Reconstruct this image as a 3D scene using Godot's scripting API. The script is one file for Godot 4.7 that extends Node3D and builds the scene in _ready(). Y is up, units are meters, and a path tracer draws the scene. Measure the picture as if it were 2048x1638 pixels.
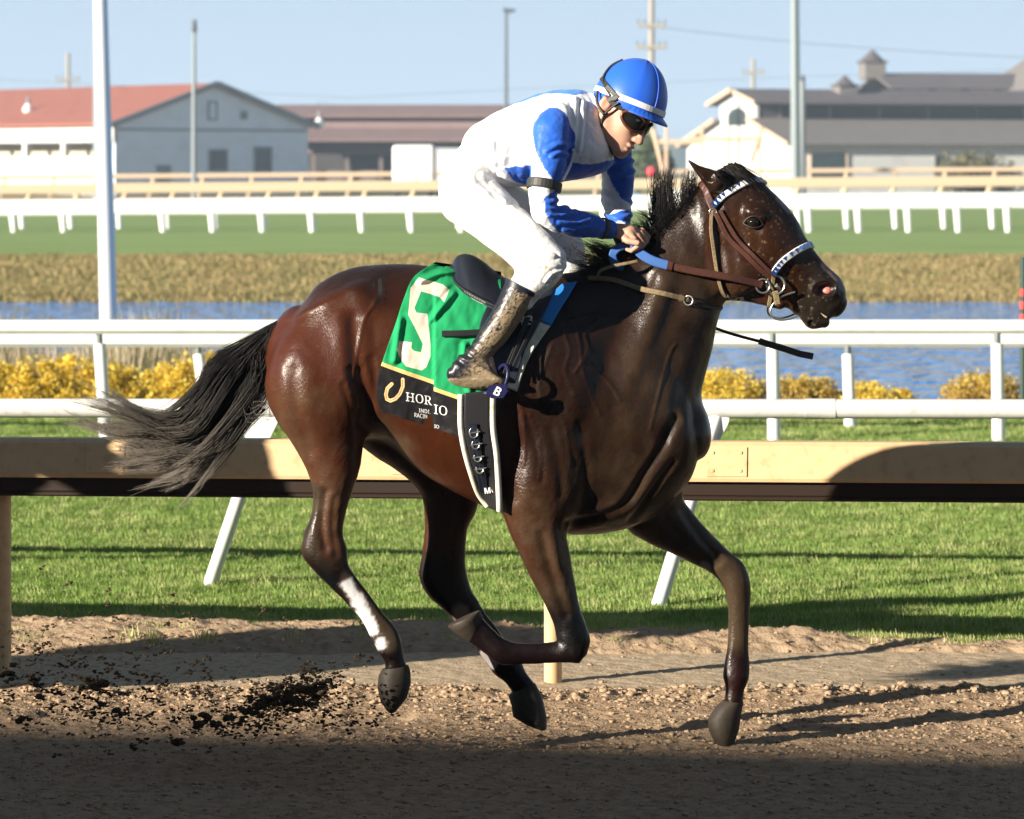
extends Node3D

# ---------------------------------------------------------------- scale of the place
# The horse gallops in the plane z = 0, twelve metres from the camera; x runs along the track, z towards the camera.
const S := 0.00175
const DH := 12.0
const CH := 2.065
const HY := 330.0

var rng := RandomNumberGenerator.new()
var M := {}
var taken := {}


func P(px: float, py: float, z := 0.0) -> Vector3:
	var k := (DH - z) / DH * S
	return Vector3((px - 1024.0) * k, CH + (HY - py) * k, z)


func W(px: float, py: float, d: float) -> Vector3:
	return P(px, py, DH - d)


func numbered(called: String) -> String:
	var n: int = taken.get(called, 0)
	taken[called] = n + 1
	return called if n == 0 else "%s_%03d" % [called, n]


func thing(called: String, label: String, category: String, at := Vector3.ZERO, group := "") -> Node3D:
	var o := Node3D.new()
	o.name = numbered(called)
	o.position = at
	add_child(o, true)
	tag(o, label, category, group)
	return o


func tag(o: Node3D, label := "", category := "", group := "", kind := "") -> Node3D:
	if label: o.set_meta("label", label)
	if category: o.set_meta("category", category)
	if group: o.set_meta("group", group)
	if kind: o.set_meta("kind", kind)
	return o


func obj(called: String, mesh: Mesh, m: Material, parent: Node3D = null, at := Vector3.ZERO) -> MeshInstance3D:
	var o := MeshInstance3D.new()
	o.mesh = mesh
	if m: o.material_override = m
	o.position = at
	if parent == null or parent == self:
		o.name = numbered(called)
		add_child(o, true)
	else:
		o.name = called
		parent.add_child(o, true)
	return o


func copy_of(o: Node3D, label: String) -> Node3D:
	var c: Node3D = o.duplicate()
	var stem := String(o.name)
	var re := RegEx.create_from_string("_[0-9]{3}$")
	c.name = numbered(re.sub(stem, ""))
	add_child(c, true)
	c.set_meta("label", label)
	return c


func lin(r: float, g: float, b: float, a := 1.0) -> Color:
	var c := Color(r, g, b, a).linear_to_srgb()
	c.a = a
	return c


func mat(called: String, r: float, g: float, b: float, rough := 0.8, spec := 0.5, metal := 0.0) -> StandardMaterial3D:
	var m := StandardMaterial3D.new()
	m.resource_name = called
	m.albedo_color = lin(r, g, b)
	m.roughness = rough
	m.metallic = metal
	m.metallic_specular = spec
	M[called] = m
	return m


func noise_tex(freq: float, seed_: int, size := 512, oct := 4, ramp: Gradient = null, normal := false, bump := 4.0, kind := FastNoiseLite.TYPE_SIMPLEX_SMOOTH) -> NoiseTexture2D:
	var n := FastNoiseLite.new()
	n.noise_type = kind
	n.frequency = freq
	n.seed = seed_
	n.fractal_octaves = oct
	var t := NoiseTexture2D.new()
	t.width = size
	t.height = size
	t.seamless = true
	t.noise = n
	t.normalize = true
	if ramp: t.color_ramp = ramp
	if normal:
		t.as_normal_map = true
		t.bump_strength = bump
	return t


func ramp(stops: Array) -> Gradient:
	var g := Gradient.new()
	var o := PackedFloat32Array()
	var c := PackedColorArray()
	for s in stops:
		o.append(s[0])
		c.append(lin(s[1], s[2], s[3]))
	g.offsets = o
	g.colors = c
	return g


func grey_ramp(a: float, b: float, c: float) -> Gradient:
	# plain values, for maps that hold numbers rather than colours
	var g := Gradient.new()
	g.offsets = PackedFloat32Array([0.0, 0.5, 1.0])
	g.colors = PackedColorArray([Color(a, a, a), Color(b, b, b), Color(c, c, c)])
	return g


func world_tri(m: StandardMaterial3D, sx: float, sy := 0.0, sz := 0.0) -> void:
	m.uv1_triplanar = true
	m.uv1_world_triplanar = true
	m.uv1_scale = Vector3(sx, sy if sy else sx, sz if sz else sx)


# ---------------------------------------------------------------- small mesh builders
func mesh_of(v: PackedVector3Array, n: PackedVector3Array, ix: PackedInt32Array, uv := PackedVector2Array(), col := PackedColorArray()) -> ArrayMesh:
	var a := []
	a.resize(Mesh.ARRAY_MAX)
	a[Mesh.ARRAY_VERTEX] = v
	a[Mesh.ARRAY_NORMAL] = n
	a[Mesh.ARRAY_INDEX] = ix
	if uv.size(): a[Mesh.ARRAY_TEX_UV] = uv
	if col.size(): a[Mesh.ARRAY_COLOR] = col
	var m := ArrayMesh.new()
	m.add_surface_from_arrays(Mesh.PRIMITIVE_TRIANGLES, a)
	return m


func st_new() -> SurfaceTool:
	var st := SurfaceTool.new()
	st.begin(Mesh.PRIMITIVE_TRIANGLES)
	return st


func quad(st: SurfaceTool, a: Vector3, b: Vector3, c: Vector3, d: Vector3) -> void:
	# a b c d counter-clockwise seen from outside; front faces run clockwise
	for p in [a, c, b, a, d, c]: st.add_vertex(p)


func tri(st: SurfaceTool, a: Vector3, b: Vector3, c: Vector3) -> void:
	for p in [a, c, b]: st.add_vertex(p)


func done(st: SurfaceTool, smooth := false) -> ArrayMesh:
	if smooth:
		st.index()
	st.generate_normals()
	return st.commit()


func add_box(st: SurfaceTool, t: Transform3D, size: Vector3, bev := 0.0) -> void:
	# a box with chamfered edges
	var h := size / 2.0
	var b: float = min(bev, min(h.x, min(h.y, h.z)) * 0.9)
	st.set_smooth_group(-1)
	if b <= 0.0:
		var c := []
		for i in 8: c.append(t * Vector3(h.x if i & 1 else -h.x, h.y if i & 2 else -h.y, h.z if i & 4 else -h.z))
		for f in [[4, 5, 7, 6], [1, 0, 2, 3], [5, 1, 3, 7], [0, 4, 6, 2], [6, 7, 3, 2], [0, 1, 5, 4]]:
			quad(st, c[f[0]], c[f[1]], c[f[2]], c[f[3]])
		return
	var i3 := h - Vector3(b, b, b)
	for ax in 3:
		var u := (ax + 1) % 3
		var w := (ax + 2) % 3
		for s in [-1.0, 1.0]:
			var q := []
			for k in [[-1, -1], [1, -1], [1, 1], [-1, 1]]:
				var p := Vector3.ZERO
				p[ax] = s * h[ax]
				p[u] = k[0] * i3[u]
				p[w] = k[1] * i3[w]
				q.append(t * p)
			if s > 0: quad(st, q[0], q[1], q[2], q[3])
			else: quad(st, q[3], q[2], q[1], q[0])
	for ax in 3:
		var u := (ax + 1) % 3
		var w := (ax + 2) % 3
		for su in [-1.0, 1.0]:
			for sw in [-1.0, 1.0]:
				var q := []
				for k in [[-1, 0], [1, 0], [1, 1], [-1, 1]]:
					var p := Vector3.ZERO
					p[ax] = k[0] * i3[ax]
					p[u] = su * (h[u] if k[1] == 0 else i3[u])
					p[w] = sw * (i3[w] if k[1] == 0 else h[w])
					q.append(t * p)
				if su * sw > 0: quad(st, q[0], q[1], q[2], q[3])
				else: quad(st, q[3], q[2], q[1], q[0])
	for sx in [-1.0, 1.0]:
		for sy in [-1.0, 1.0]:
			for sz in [-1.0, 1.0]:
				var a: Vector3 = t * Vector3(sx * h.x, sy * i3.y, sz * i3.z)
				var bb: Vector3 = t * Vector3(sx * i3.x, sy * h.y, sz * i3.z)
				var c: Vector3 = t * Vector3(sx * i3.x, sy * i3.y, sz * h.z)
				if sx * sy * sz > 0: tri(st, a, bb, c)
				else: tri(st, a, c, bb)


func box_mesh(size: Vector3, bev := 0.0, t := Transform3D()) -> ArrayMesh:
	var st := st_new()
	add_box(st, t, size, bev)
	return done(st)


func add_tube(st: SurfaceTool, pts: Array, radii: Array, sides := 8, caps := true, squash := 1.0, up := Vector3.UP) -> void:
	# a round tube along points; squash flattens it along the second axis
	var n := pts.size()
	var rings := []
	var side := Vector3.ZERO
	for i in n:
		var t: Vector3 = (pts[min(i + 1, n - 1)] - pts[max(i - 1, 0)]).normalized()
		if i == 0:
			side = t.cross(up)
			if side.length() < 0.05: side = t.cross(Vector3(0.3, 0.2, 1.0))
			side = side.normalized()
		else:
			side = (side - t * side.dot(t)).normalized()
		var other := t.cross(side).normalized()
		var r: float = radii[i] if i < radii.size() else radii[-1]
		var ring := []
		for k in sides:
			var a := TAU * k / sides
			ring.append(pts[i] + side * cos(a) * r + other * sin(a) * r * squash)
		rings.append(ring)
	st.set_smooth_group(1)
	for i in n - 1:
		for k in sides:
			var k2 := (k + 1) % sides
			quad(st, rings[i][k], rings[i][k2], rings[i + 1][k2], rings[i + 1][k])
	if caps:
		st.set_smooth_group(-1)
		for k in range(1, sides - 1):
			tri(st, rings[0][0], rings[0][k + 1], rings[0][k])
			tri(st, rings[-1][0], rings[-1][k], rings[-1][k + 1])


func tube_mesh(pts: Array, radii: Array, sides := 10, caps := true, squash := 1.0, up := Vector3.UP) -> ArrayMesh:
	var st := st_new()
	add_tube(st, pts, radii, sides, caps, squash, up)
	return done(st)


func add_prism(st: SurfaceTool, poly: PackedVector2Array, t: Transform3D, depth: float) -> void:
	# a flat outline (x, y) given thickness along its own z, centred on it
	var p := poly
	if Geometry2D.is_polygon_clockwise(p):
		p.reverse()
	var ix := Geometry2D.triangulate_polygon(p)
	st.set_smooth_group(-1)
	for k in range(0, ix.size(), 3):
		var a := p[ix[k]]
		var b := p[ix[k + 1]]
		var c := p[ix[k + 2]]
		if (b - a).cross(c - a) < 0:
			var x := b
			b = c
			c = x
		tri(st, t * Vector3(a.x, a.y, depth / 2), t * Vector3(b.x, b.y, depth / 2), t * Vector3(c.x, c.y, depth / 2))
		tri(st, t * Vector3(a.x, a.y, -depth / 2), t * Vector3(c.x, c.y, -depth / 2), t * Vector3(b.x, b.y, -depth / 2))
	for k in p.size():
		var a := p[k]
		var b := p[(k + 1) % p.size()]
		quad(st, t * Vector3(a.x, a.y, -depth / 2), t * Vector3(b.x, b.y, -depth / 2), t * Vector3(b.x, b.y, depth / 2), t * Vector3(a.x, a.y, depth / 2))


func curve_pts(ctrl: Array, per := 6) -> Array:
	# Catmull-Rom through the given points
	var out := []
	var n := ctrl.size()
	for i in n - 1:
		for k in per:
			out.append(cr(ctrl[max(i - 1, 0)], ctrl[i], ctrl[i + 1], ctrl[min(i + 2, n - 1)], float(k) / per))
	out.append(ctrl[n - 1])
	return out


func cr(a, b, c, d, t: float):
	return 0.5 * ((2.0 * b) + (c - a) * t + (2.0 * a - 5.0 * b + 4.0 * c - d) * t * t + (3.0 * b - a - 3.0 * c + d) * t * t * t)


func sm(a: float, b: float, x: float) -> float:
	return smoothstep(a, b, x)


# ---------------------------------------------------------------- bodies: sections blended into one field, meshed by surface nets
class Field:
	var cell := 0.01
	var lo := Vector3.ZERO
	var nx := 0
	var ny := 0
	var nz := 0
	var parts := []
	var data := PackedFloat32Array()
	var slabs := []
	var found := []
	var clip := Plane()
	var clipped := false

	func at(p: Vector3) -> float:
		var q := (p - lo) / cell
		var i := int(floor(q.x))
		var j := int(floor(q.y))
		var k := int(floor(q.z))
		if i < 0 or j < 0 or k < 0 or i >= nx - 1 or j >= ny - 1 or k >= nz - 1:
			return 1.0
		var f := q - Vector3(i, j, k)
		var b := (i * ny + j) * nz + k
		var sx := ny * nz
		var c00 := lerpf(data[b], data[b + 1], f.z)
		var c01 := lerpf(data[b + nz], data[b + nz + 1], f.z)
		var c10 := lerpf(data[b + sx], data[b + sx + 1], f.z)
		var c11 := lerpf(data[b + sx + nz], data[b + sx + nz + 1], f.z)
		return lerpf(lerpf(c00, c01, f.y), lerpf(c10, c11, f.y), f.x)

	func normal(p: Vector3) -> Vector3:
		var e := cell * 1.2
		return Vector3(at(p + Vector3(e, 0, 0)) - at(p - Vector3(e, 0, 0)), at(p + Vector3(0, e, 0)) - at(p - Vector3(0, e, 0)), at(p + Vector3(0, 0, e)) - at(p - Vector3(0, 0, e))).normalized()

	func hit(from: Vector3, dir: Vector3, off := 0.0, most := 3.0) -> Vector3:
		# the first point along a line that lies at the given distance outside the surface
		var t := 0.0
		var last := t
		while t < most:
			var d := at(from + dir * t) - off
			if d < 0.0:
				var a := last
				var b := t
				for i in 12:
					var c := (a + b) / 2.0
					if at(from + dir * c) - off < 0.0: b = c
					else: a = c
				return from + dir * b
			last = t
			t += cell * 0.6
		return Vector3.INF


# A part is {segs, k, cut, lo, hi}. Sections lie in planes that hold the z axis: [ax, ay, bx, by, z, half width].
func section_part(stations: Array, k := 0.03, egg := 0.0, per := 4, cap := 0.6, cut := false) -> Dictionary:
	var st := []
	for s in stations:
		var a := P(s[0], s[1], s[4])
		var b := P(s[2], s[3], s[4])
		st.append(PackedFloat32Array([(a.x + b.x) / 2, (a.y + b.y) / 2, s[4], a.x - b.x, a.y - b.y, s[5]]))
	return section_part_m(st, k, egg, per, cap, cut)


func section_part_m(st: Array, k := 0.03, egg := 0.0, per := 4, cap := 0.6, cut := false) -> Dictionary:
	var fine := []
	var n := st.size()
	for i in n - 1:
		for q in per:
			var t := float(q) / per
			var r := PackedFloat32Array()
			for c in 6:
				r.append(cr(st[max(i - 1, 0)][c], st[i][c], st[i + 1][c], st[min(i + 2, n - 1)][c], t))
			fine.append(r)
	fine.append(st[n - 1])
	var segs := []
	var lo := Vector3(1e9, 1e9, 1e9)
	var hi := -lo
	for i in fine.size() - 1:
		var a: PackedFloat32Array = fine[i]
		var b: PackedFloat32Array = fine[i + 1]
		var c0 := Vector3(a[0], a[1], a[2])
		var c1 := Vector3(b[0], b[1], b[2])
		var u0 := Vector2(a[3], a[4])
		var u1 := Vector2(b[3], b[4])
		var h0 := u0.length() / 2
		var h1 := u1.length() / 2
		u0 = u0.normalized()
		u1 = u1.normalized()
		var n0 := Vector2(-u0.y, u0.x)
		var n1 := Vector2(-u1.y, u1.x)
		var go := Vector2(c1.x - c0.x, c1.y - c0.y)
		if n0.dot(go) < 0: n0 = -n0
		if n1.dot(go) < 0: n1 = -n1
		var m := k + 0.02
		var slo := Vector3(1e9, 1e9, 1e9)
		var shi := -slo
		for e in [[c0, u0, h0, a[5]], [c1, u1, h1, b[5]]]:
			var c: Vector3 = e[0]
			var ext := Vector3(abs(e[1].x) * e[2], abs(e[1].y) * e[2], e[3] * (1.0 + abs(egg)))
			if i == 0 or i == fine.size() - 2: ext = Vector3(max(ext.x, min(e[2], e[3]) * cap), max(ext.y, min(e[2], e[3]) * cap), ext.z)
			slo = slo.min(c - ext)
			shi = shi.max(c + ext)
		slo -= Vector3(m, m, m)
		shi += Vector3(m, m, m)
		lo = lo.min(slo)
		hi = hi.max(shi)
		segs.append([0, slo, shi, PackedFloat32Array([c0.x, c0.y, c0.z, c1.x, c1.y, c1.z, u0.x, u0.y, u1.x, u1.y, n0.x, n0.y, n1.x, n1.y, h0, h1, max(a[5], 0.002), max(b[5], 0.002), 1.0 if i == 0 else 0.0, 1.0 if i == fine.size() - 2 else 0.0, egg, cap])])
	return {"segs": segs, "k": k, "cut": cut, "lo": lo, "hi": hi}


# Round tapered limbs between joints: [Vector3, radius].
func limb_part(joints: Array, k := 0.02, cut := false) -> Dictionary:
	var segs := []
	var lo := Vector3(1e9, 1e9, 1e9)
	var hi := -lo
	for i in max(joints.size() - 1, 1):
		var a: Vector3 = joints[i][0]
		var b: Vector3 = joints[min(i + 1, joints.size() - 1)][0]
		var ra: float = joints[i][1]
		var rb: float = joints[min(i + 1, joints.size() - 1)][1]
		var m := k + 0.02
		var slo := (a - Vector3.ONE * ra).min(b - Vector3.ONE * rb) - Vector3.ONE * m
		var shi := (a + Vector3.ONE * ra).max(b + Vector3.ONE * rb) + Vector3.ONE * m
		lo = lo.min(slo)
		hi = hi.max(shi)
		segs.append([1, slo, shi, PackedFloat32Array([a.x, a.y, a.z, b.x, b.y, b.z, ra, rb])])
	return {"segs": segs, "k": k, "cut": cut, "lo": lo, "hi": hi}


# An ellipsoid with its own axes.
func ball_part(c: Vector3, r: Vector3, basis := Basis(), k := 0.02, cut := false) -> Dictionary:
	var m := k + 0.02
	var e := Vector3.ZERO
	for i in 3:
		e[i] = sqrt(pow(basis.x[i] * r.x, 2) + pow(basis.y[i] * r.y, 2) + pow(basis.z[i] * r.z, 2))
	var slo := c - e - Vector3.ONE * m
	var shi := c + e + Vector3.ONE * m
	var x := basis.x
	var y := basis.y
	var z := basis.z
	return {"segs": [[2, slo, shi, PackedFloat32Array([c.x, c.y, c.z, x.x, x.y, x.z, y.x, y.y, y.z, z.x, z.y, z.z, r.x, r.y, r.z])]], "k": k, "cut": cut, "lo": slo, "hi": shi}


# The same part moved by a transform without scale (limbs and balls).
func moved(part: Dictionary, t: Transform3D) -> Dictionary:
	var s: Array = part.segs[0]
	if s[0] == 2:
		var f: PackedFloat32Array = s[3]
		return ball_part(t * Vector3(f[0], f[1], f[2]), Vector3(f[12], f[13], f[14]), t.basis * Basis(Vector3(f[3], f[4], f[5]), Vector3(f[6], f[7], f[8]), Vector3(f[9], f[10], f[11])), part.k, part.cut)
	var joints := []
	for g in part.segs:
		var f: PackedFloat32Array = g[3]
		if joints.is_empty(): joints.append([t * Vector3(f[0], f[1], f[2]), f[6]])
		joints.append([t * Vector3(f[3], f[4], f[5]), f[7]])
	return limb_part(joints, part.k, part.cut)


var job: Field
const SLAB := 8


func build_field(parts: Array, cell: float, lo := Vector3.INF, hi := Vector3.INF) -> Field:
	var f := Field.new()
	f.cell = cell
	f.parts = parts
	if lo == Vector3.INF:
		lo = Vector3(1e9, 1e9, 1e9)
		hi = -lo
		for p in parts:
			if not p.cut:
				lo = lo.min(p.lo)
				hi = hi.max(p.hi)
	f.lo = lo
	f.nx = int((hi.x - lo.x) / cell) + 2
	f.ny = int((hi.y - lo.y) / cell) + 2
	f.nz = int((hi.z - lo.z) / cell) + 2
	var count := (f.nx + SLAB - 1) / SLAB
	f.slabs.resize(count)
	job = f
	var id := WorkerThreadPool.add_group_task(_fill_slab, count)
	WorkerThreadPool.wait_for_group_task_completion(id)
	for s in f.slabs:
		f.data.append_array(s)
	f.slabs.clear()
	return f


func _fill_slab(si: int) -> void:
	var f := job
	var i0 := si * SLAB
	var i1: int = min(i0 + SLAB, f.nx)
	var ny := f.ny
	var nz := f.nz
	var cell := f.cell
	var lo := f.lo
	var g := PackedFloat32Array()
	g.resize((i1 - i0) * ny * nz)
	g.fill(1.0)
	for part in f.parts:
		var pa: Vector3 = (part.lo - lo) / cell
		var pb: Vector3 = (part.hi - lo) / cell
		var pi0: int = max(i0, int(ceil(pa.x)))
		var pi1: int = min(i1, int(floor(pb.x)) + 1)
		if pi0 >= pi1: continue
		var pj0: int = max(0, int(ceil(pa.y)))
		var pj1: int = min(ny, int(floor(pb.y)) + 1)
		var pk0: int = max(0, int(ceil(pa.z)))
		var pk1: int = min(nz, int(floor(pb.z)) + 1)
		if pj0 >= pj1 or pk0 >= pk1: continue
		var wj := pj1 - pj0
		var wk := pk1 - pk0
		var loc := PackedFloat32Array()
		loc.resize((pi1 - pi0) * wj * wk)
		loc.fill(1.0)
		var any := false
		for seg in part.segs:
			var a: Vector3 = (seg[1] - lo) / cell
			var b: Vector3 = (seg[2] - lo) / cell
			var ia: int = max(pi0, int(ceil(a.x)))
			var ib: int = min(pi1, int(floor(b.x)) + 1)
			if ia >= ib: continue
			any = true
			var ja: int = max(pj0, int(ceil(a.y)))
			var jb: int = min(pj1, int(floor(b.y)) + 1)
			var ka: int = max(pk0, int(ceil(a.z)))
			var kb: int = min(pk1, int(floor(b.z)) + 1)
			var d: PackedFloat32Array = seg[3]
			var kind: int = seg[0]
			if kind == 0:
				var c0x := d[0]
				var c0y := d[1]
				var c0z := d[2]
				var c1x := d[3]
				var c1y := d[4]
				var c1z := d[5]
				var u0x := d[6]
				var u0y := d[7]
				var u1x := d[8]
				var u1y := d[9]
				var first := d[18] > 0.5
				var last := d[19] > 0.5
				var egg := d[20]
				var cap := d[21]
				for i in range(ia, ib):
					var x := lo.x + i * cell
					for j in range(ja, jb):
						var y := lo.y + j * cell
						var f0 := (x - c0x) * d[10] + (y - c0y) * d[11]
						var f1 := (x - c1x) * d[12] + (y - c1y) * d[13]
						var ax := 0.0
						var t := 0.0
						if f0 < 0.0:
							if not first: continue
							ax = f0
						elif f1 > 0.0:
							if not last: continue
							ax = f1
							t = 1.0
						else:
							t = f0 / maxf(f0 - f1, 1e-9)
						var h := lerpf(d[14], d[15], t)
						var w := lerpf(d[16], d[17], t)
						var ux := lerpf(u0x, u1x, t)
						var uy := lerpf(u0y, u1y, t)
						var u := (x - lerpf(c0x, c1x, t)) * ux + (y - lerpf(c0y, c1y, t)) * uy
						var cz := lerpf(c0z, c1z, t)
						if egg != 0.0:
							w *= 1.0 + egg * clampf(u / h, -1.0, 1.0)
						var uh := u / h
						var base := uh * uh
						var gb := uh / h
						gb *= gb
						if ax != 0.0:
							var ra := minf(h, w) * cap
							base += ax * ax / (ra * ra)
							var ga := ax / (ra * ra)
							gb += ga * ga
						var iw := 1.0 / w
						var o := ((i - pi0) * wj + (j - pj0)) * wk - pk0
						var z := lo.z + ka * cell - cz
						for kk in range(ka, kb):
							var v := z * iw
							var v2 := v * iw
							var q := sqrt(base + v * v)
							var dist := q * (q - 1.0) / sqrt(maxf(gb + v2 * v2, 1e-6))
							if dist < loc[o + kk]:
								loc[o + kk] = dist
							z += cell
			elif kind == 1:
				var A := Vector3(d[0], d[1], d[2])
				var B := Vector3(d[3], d[4], d[5])
				var AB := B - A
				var il := 1.0 / maxf(AB.length_squared(), 1e-9)
				for i in range(ia, ib):
					for j in range(ja, jb):
						var o := ((i - pi0) * wj + (j - pj0)) * wk - pk0
						for kk in range(ka, kb):
							var p := lo + Vector3(i, j, kk) * cell - A
							var t := clampf(p.dot(AB) * il, 0.0, 1.0)
							var dist := (p - AB * t).length() - lerpf(d[6], d[7], t)
							if dist < loc[o + kk]:
								loc[o + kk] = dist
			else:
				var C := Vector3(d[0], d[1], d[2])
				var X := Vector3(d[3], d[4], d[5])
				var Y := Vector3(d[6], d[7], d[8])
				var Z := Vector3(d[9], d[10], d[11])
				var R := Vector3(d[12], d[13], d[14])
				for i in range(ia, ib):
					for j in range(ja, jb):
						var o := ((i - pi0) * wj + (j - pj0)) * wk - pk0
						for kk in range(ka, kb):
							var p := lo + Vector3(i, j, kk) * cell - C
							var l := Vector3(p.dot(X), p.dot(Y), p.dot(Z)) / R
							var q := l.length()
							var dist := q * (q - 1.0) / maxf((l / R).length(), 1e-4)
							if dist < loc[o + kk]:
								loc[o + kk] = dist
		if not any: continue
		var k: float = maxf(part.k, 1e-4)
		var cut: bool = part.cut
		for i in range(pi0, pi1):
			for j in range(pj0, pj1):
				var o := ((i - pi0) * wj + (j - pj0)) * wk - pk0
				var og := ((i - i0) * ny + j) * nz
				for kk in range(pk0, pk1):
					var b := loc[o + kk]
					var a := g[og + kk]
					if cut:
						if b < k and b < 0.9:
							var hh := clampf(0.5 - 0.5 * (a + b) / k, 0.0, 1.0)
							g[og + kk] = lerpf(a, -b, hh) + k * hh * (1.0 - hh)
					elif b < 0.9:
						if a > b + k: g[og + kk] = b
						elif b < a + k:
							var hh := 0.5 + 0.5 * (a - b) / k
							g[og + kk] = lerpf(a, b, hh) - k * hh * (1.0 - hh)
	f.slabs[si] = g


func _net_slab(si: int) -> void:
	var f := job
	var ny := f.ny
	var nz := f.nz
	var cell := f.cell
	var sx := ny * nz
	var data := f.data
	var lim := cell * 7.0
	var ids := PackedInt32Array()
	var vs := PackedVector3Array()
	var ns := PackedVector3Array()
	for i in range(si * SLAB, min((si + 1) * SLAB, f.nx - 1)):
		for j in ny - 1:
			var b := (i * ny + j) * nz
			for k in nz - 1:
				var v0 := data[b + k]
				if v0 > lim or v0 < -lim: continue
				var o := b + k
				var v1 := data[o + 1]
				var v2 := data[o + nz]
				var v3 := data[o + nz + 1]
				var v4 := data[o + sx]
				var v5 := data[o + sx + 1]
				var v6 := data[o + sx + nz]
				var v7 := data[o + sx + nz + 1]
				var m := int(v0 < 0.0) + int(v1 < 0.0) + int(v2 < 0.0) + int(v3 < 0.0) + int(v4 < 0.0) + int(v5 < 0.0) + int(v6 < 0.0) + int(v7 < 0.0)
				if m == 0 or m == 8: continue
				var s := Vector3.ZERO
				var c := 0
				if (v0 < 0.0) != (v1 < 0.0):
					s += Vector3(0, 0, v0 / (v0 - v1)); c += 1
				if (v2 < 0.0) != (v3 < 0.0):
					s += Vector3(0, 1, v2 / (v2 - v3)); c += 1
				if (v4 < 0.0) != (v5 < 0.0):
					s += Vector3(1, 0, v4 / (v4 - v5)); c += 1
				if (v6 < 0.0) != (v7 < 0.0):
					s += Vector3(1, 1, v6 / (v6 - v7)); c += 1
				if (v0 < 0.0) != (v2 < 0.0):
					s += Vector3(0, v0 / (v0 - v2), 0); c += 1
				if (v1 < 0.0) != (v3 < 0.0):
					s += Vector3(0, v1 / (v1 - v3), 1); c += 1
				if (v4 < 0.0) != (v6 < 0.0):
					s += Vector3(1, v4 / (v4 - v6), 0); c += 1
				if (v5 < 0.0) != (v7 < 0.0):
					s += Vector3(1, v5 / (v5 - v7), 1); c += 1
				if (v0 < 0.0) != (v4 < 0.0):
					s += Vector3(v0 / (v0 - v4), 0, 0); c += 1
				if (v1 < 0.0) != (v5 < 0.0):
					s += Vector3(v1 / (v1 - v5), 0, 1); c += 1
				if (v2 < 0.0) != (v6 < 0.0):
					s += Vector3(v2 / (v2 - v6), 1, 0); c += 1
				if (v3 < 0.0) != (v7 < 0.0):
					s += Vector3(v3 / (v3 - v7), 1, 1); c += 1
				s /= c
				var p := f.lo + (Vector3(i, j, k) + s) * cell
				ids.append(o)
				vs.append(p)
				ns.append(f.normal(p))
	f.found[si] = [ids, vs, ns]


# keep: which side of a plane to mesh (used where two fields of one body meet); shape(p, n) -> a small offset along the normal; tint(p, n) -> colour
func net(f: Field, shape := "", tint := "") -> Array:
	job = f
	var count := (f.nx + SLAB - 1) / SLAB
	f.found.resize(count)
	var id := WorkerThreadPool.add_group_task(_net_slab, count)
	WorkerThreadPool.wait_for_group_task_completion(id)
	var ids := PackedInt32Array()
	var v := PackedVector3Array()
	var n := PackedVector3Array()
	for s in f.found:
		ids.append_array(s[0])
		v.append_array(s[1])
		n.append_array(s[2])
	f.found.clear()
	var at := PackedInt32Array()
	at.resize(f.nx * f.ny * f.nz)
	at.fill(-1)
	for i in ids.size(): at[ids[i]] = i
	var ix := PackedInt32Array()
	var nz := f.nz
	var sx := f.ny * f.nz
	var data := f.data
	for i in ids.size():
		var o := ids[i]
		var inside := data[o] < 0.0
		for ax in 3:
			var st: int = [sx, nz, 1][ax]
			if inside == (data[o + st] < 0.0): continue
			var u: int = [nz, 1, sx][ax]
			var w: int = [1, sx, nz][ax]
			if o - u - w < 0: continue
			var a := at[o - u - w]
			var b := at[o - w]
			var c := i
			var d := at[o - u]
			if a < 0 or b < 0 or d < 0: continue
			if f.clipped and f.clip.distance_to((v[a] + v[c]) * 0.5) < -0.55 * f.cell: continue
			if inside: ix.append_array(PackedInt32Array([a, c, b, a, d, c]))
			else: ix.append_array(PackedInt32Array([a, b, c, a, c, d]))
	# one pass of smoothing takes the steps of the grid away
	var sum := PackedVector3Array()
	sum.resize(v.size())
	var num := PackedInt32Array()
	num.resize(v.size())
	for q in range(0, ix.size(), 3):
		var a := ix[q]
		var b := ix[q + 1]
		var c := ix[q + 2]
		sum[a] += v[b] + v[c]
		sum[b] += v[a] + v[c]
		sum[c] += v[a] + v[b]
		num[a] += 2
		num[b] += 2
		num[c] += 2
	for i in v.size():
		if num[i]: v[i] = v[i].lerp(sum[i] / num[i], 0.35)
	var col := PackedColorArray()
	if shape or tint:
		work_v = v
		work_n = n
		work_c = PackedColorArray()
		work_c.resize(v.size())
		work_shape = shape
		work_tint = tint
		var id2 := WorkerThreadPool.add_group_task(_dress, 16)
		WorkerThreadPool.wait_for_group_task_completion(id2)
		v = work_v
		n = work_n
		if shape: n = face_normals(v, ix)
		if tint: col = work_c
	return [v, n, ix, col]


var work_v: PackedVector3Array
var work_n: PackedVector3Array
var work_c: PackedColorArray
var work_shape := ""
var work_tint := ""
var work_out := []
var lock := Mutex.new()


func _dress(part: int) -> void:
	var n := work_v.size()
	var a := n * part / 16
	var b := n * (part + 1) / 16
	var vv := work_v.slice(a, b)
	var nn := work_n.slice(a, b)
	var cc := PackedColorArray()
	cc.resize(b - a)
	for i in b - a:
		var p := vv[i]
		var q := nn[i]
		if work_tint: cc[i] = tint_of(work_tint, p, q)
		if work_shape: vv[i] = p + q * relief_of(work_shape, p, q)
	lock.lock()
	for i in b - a:
		work_c[a + i] = cc[i]
		work_v[a + i] = vv[i]
	lock.unlock()


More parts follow.
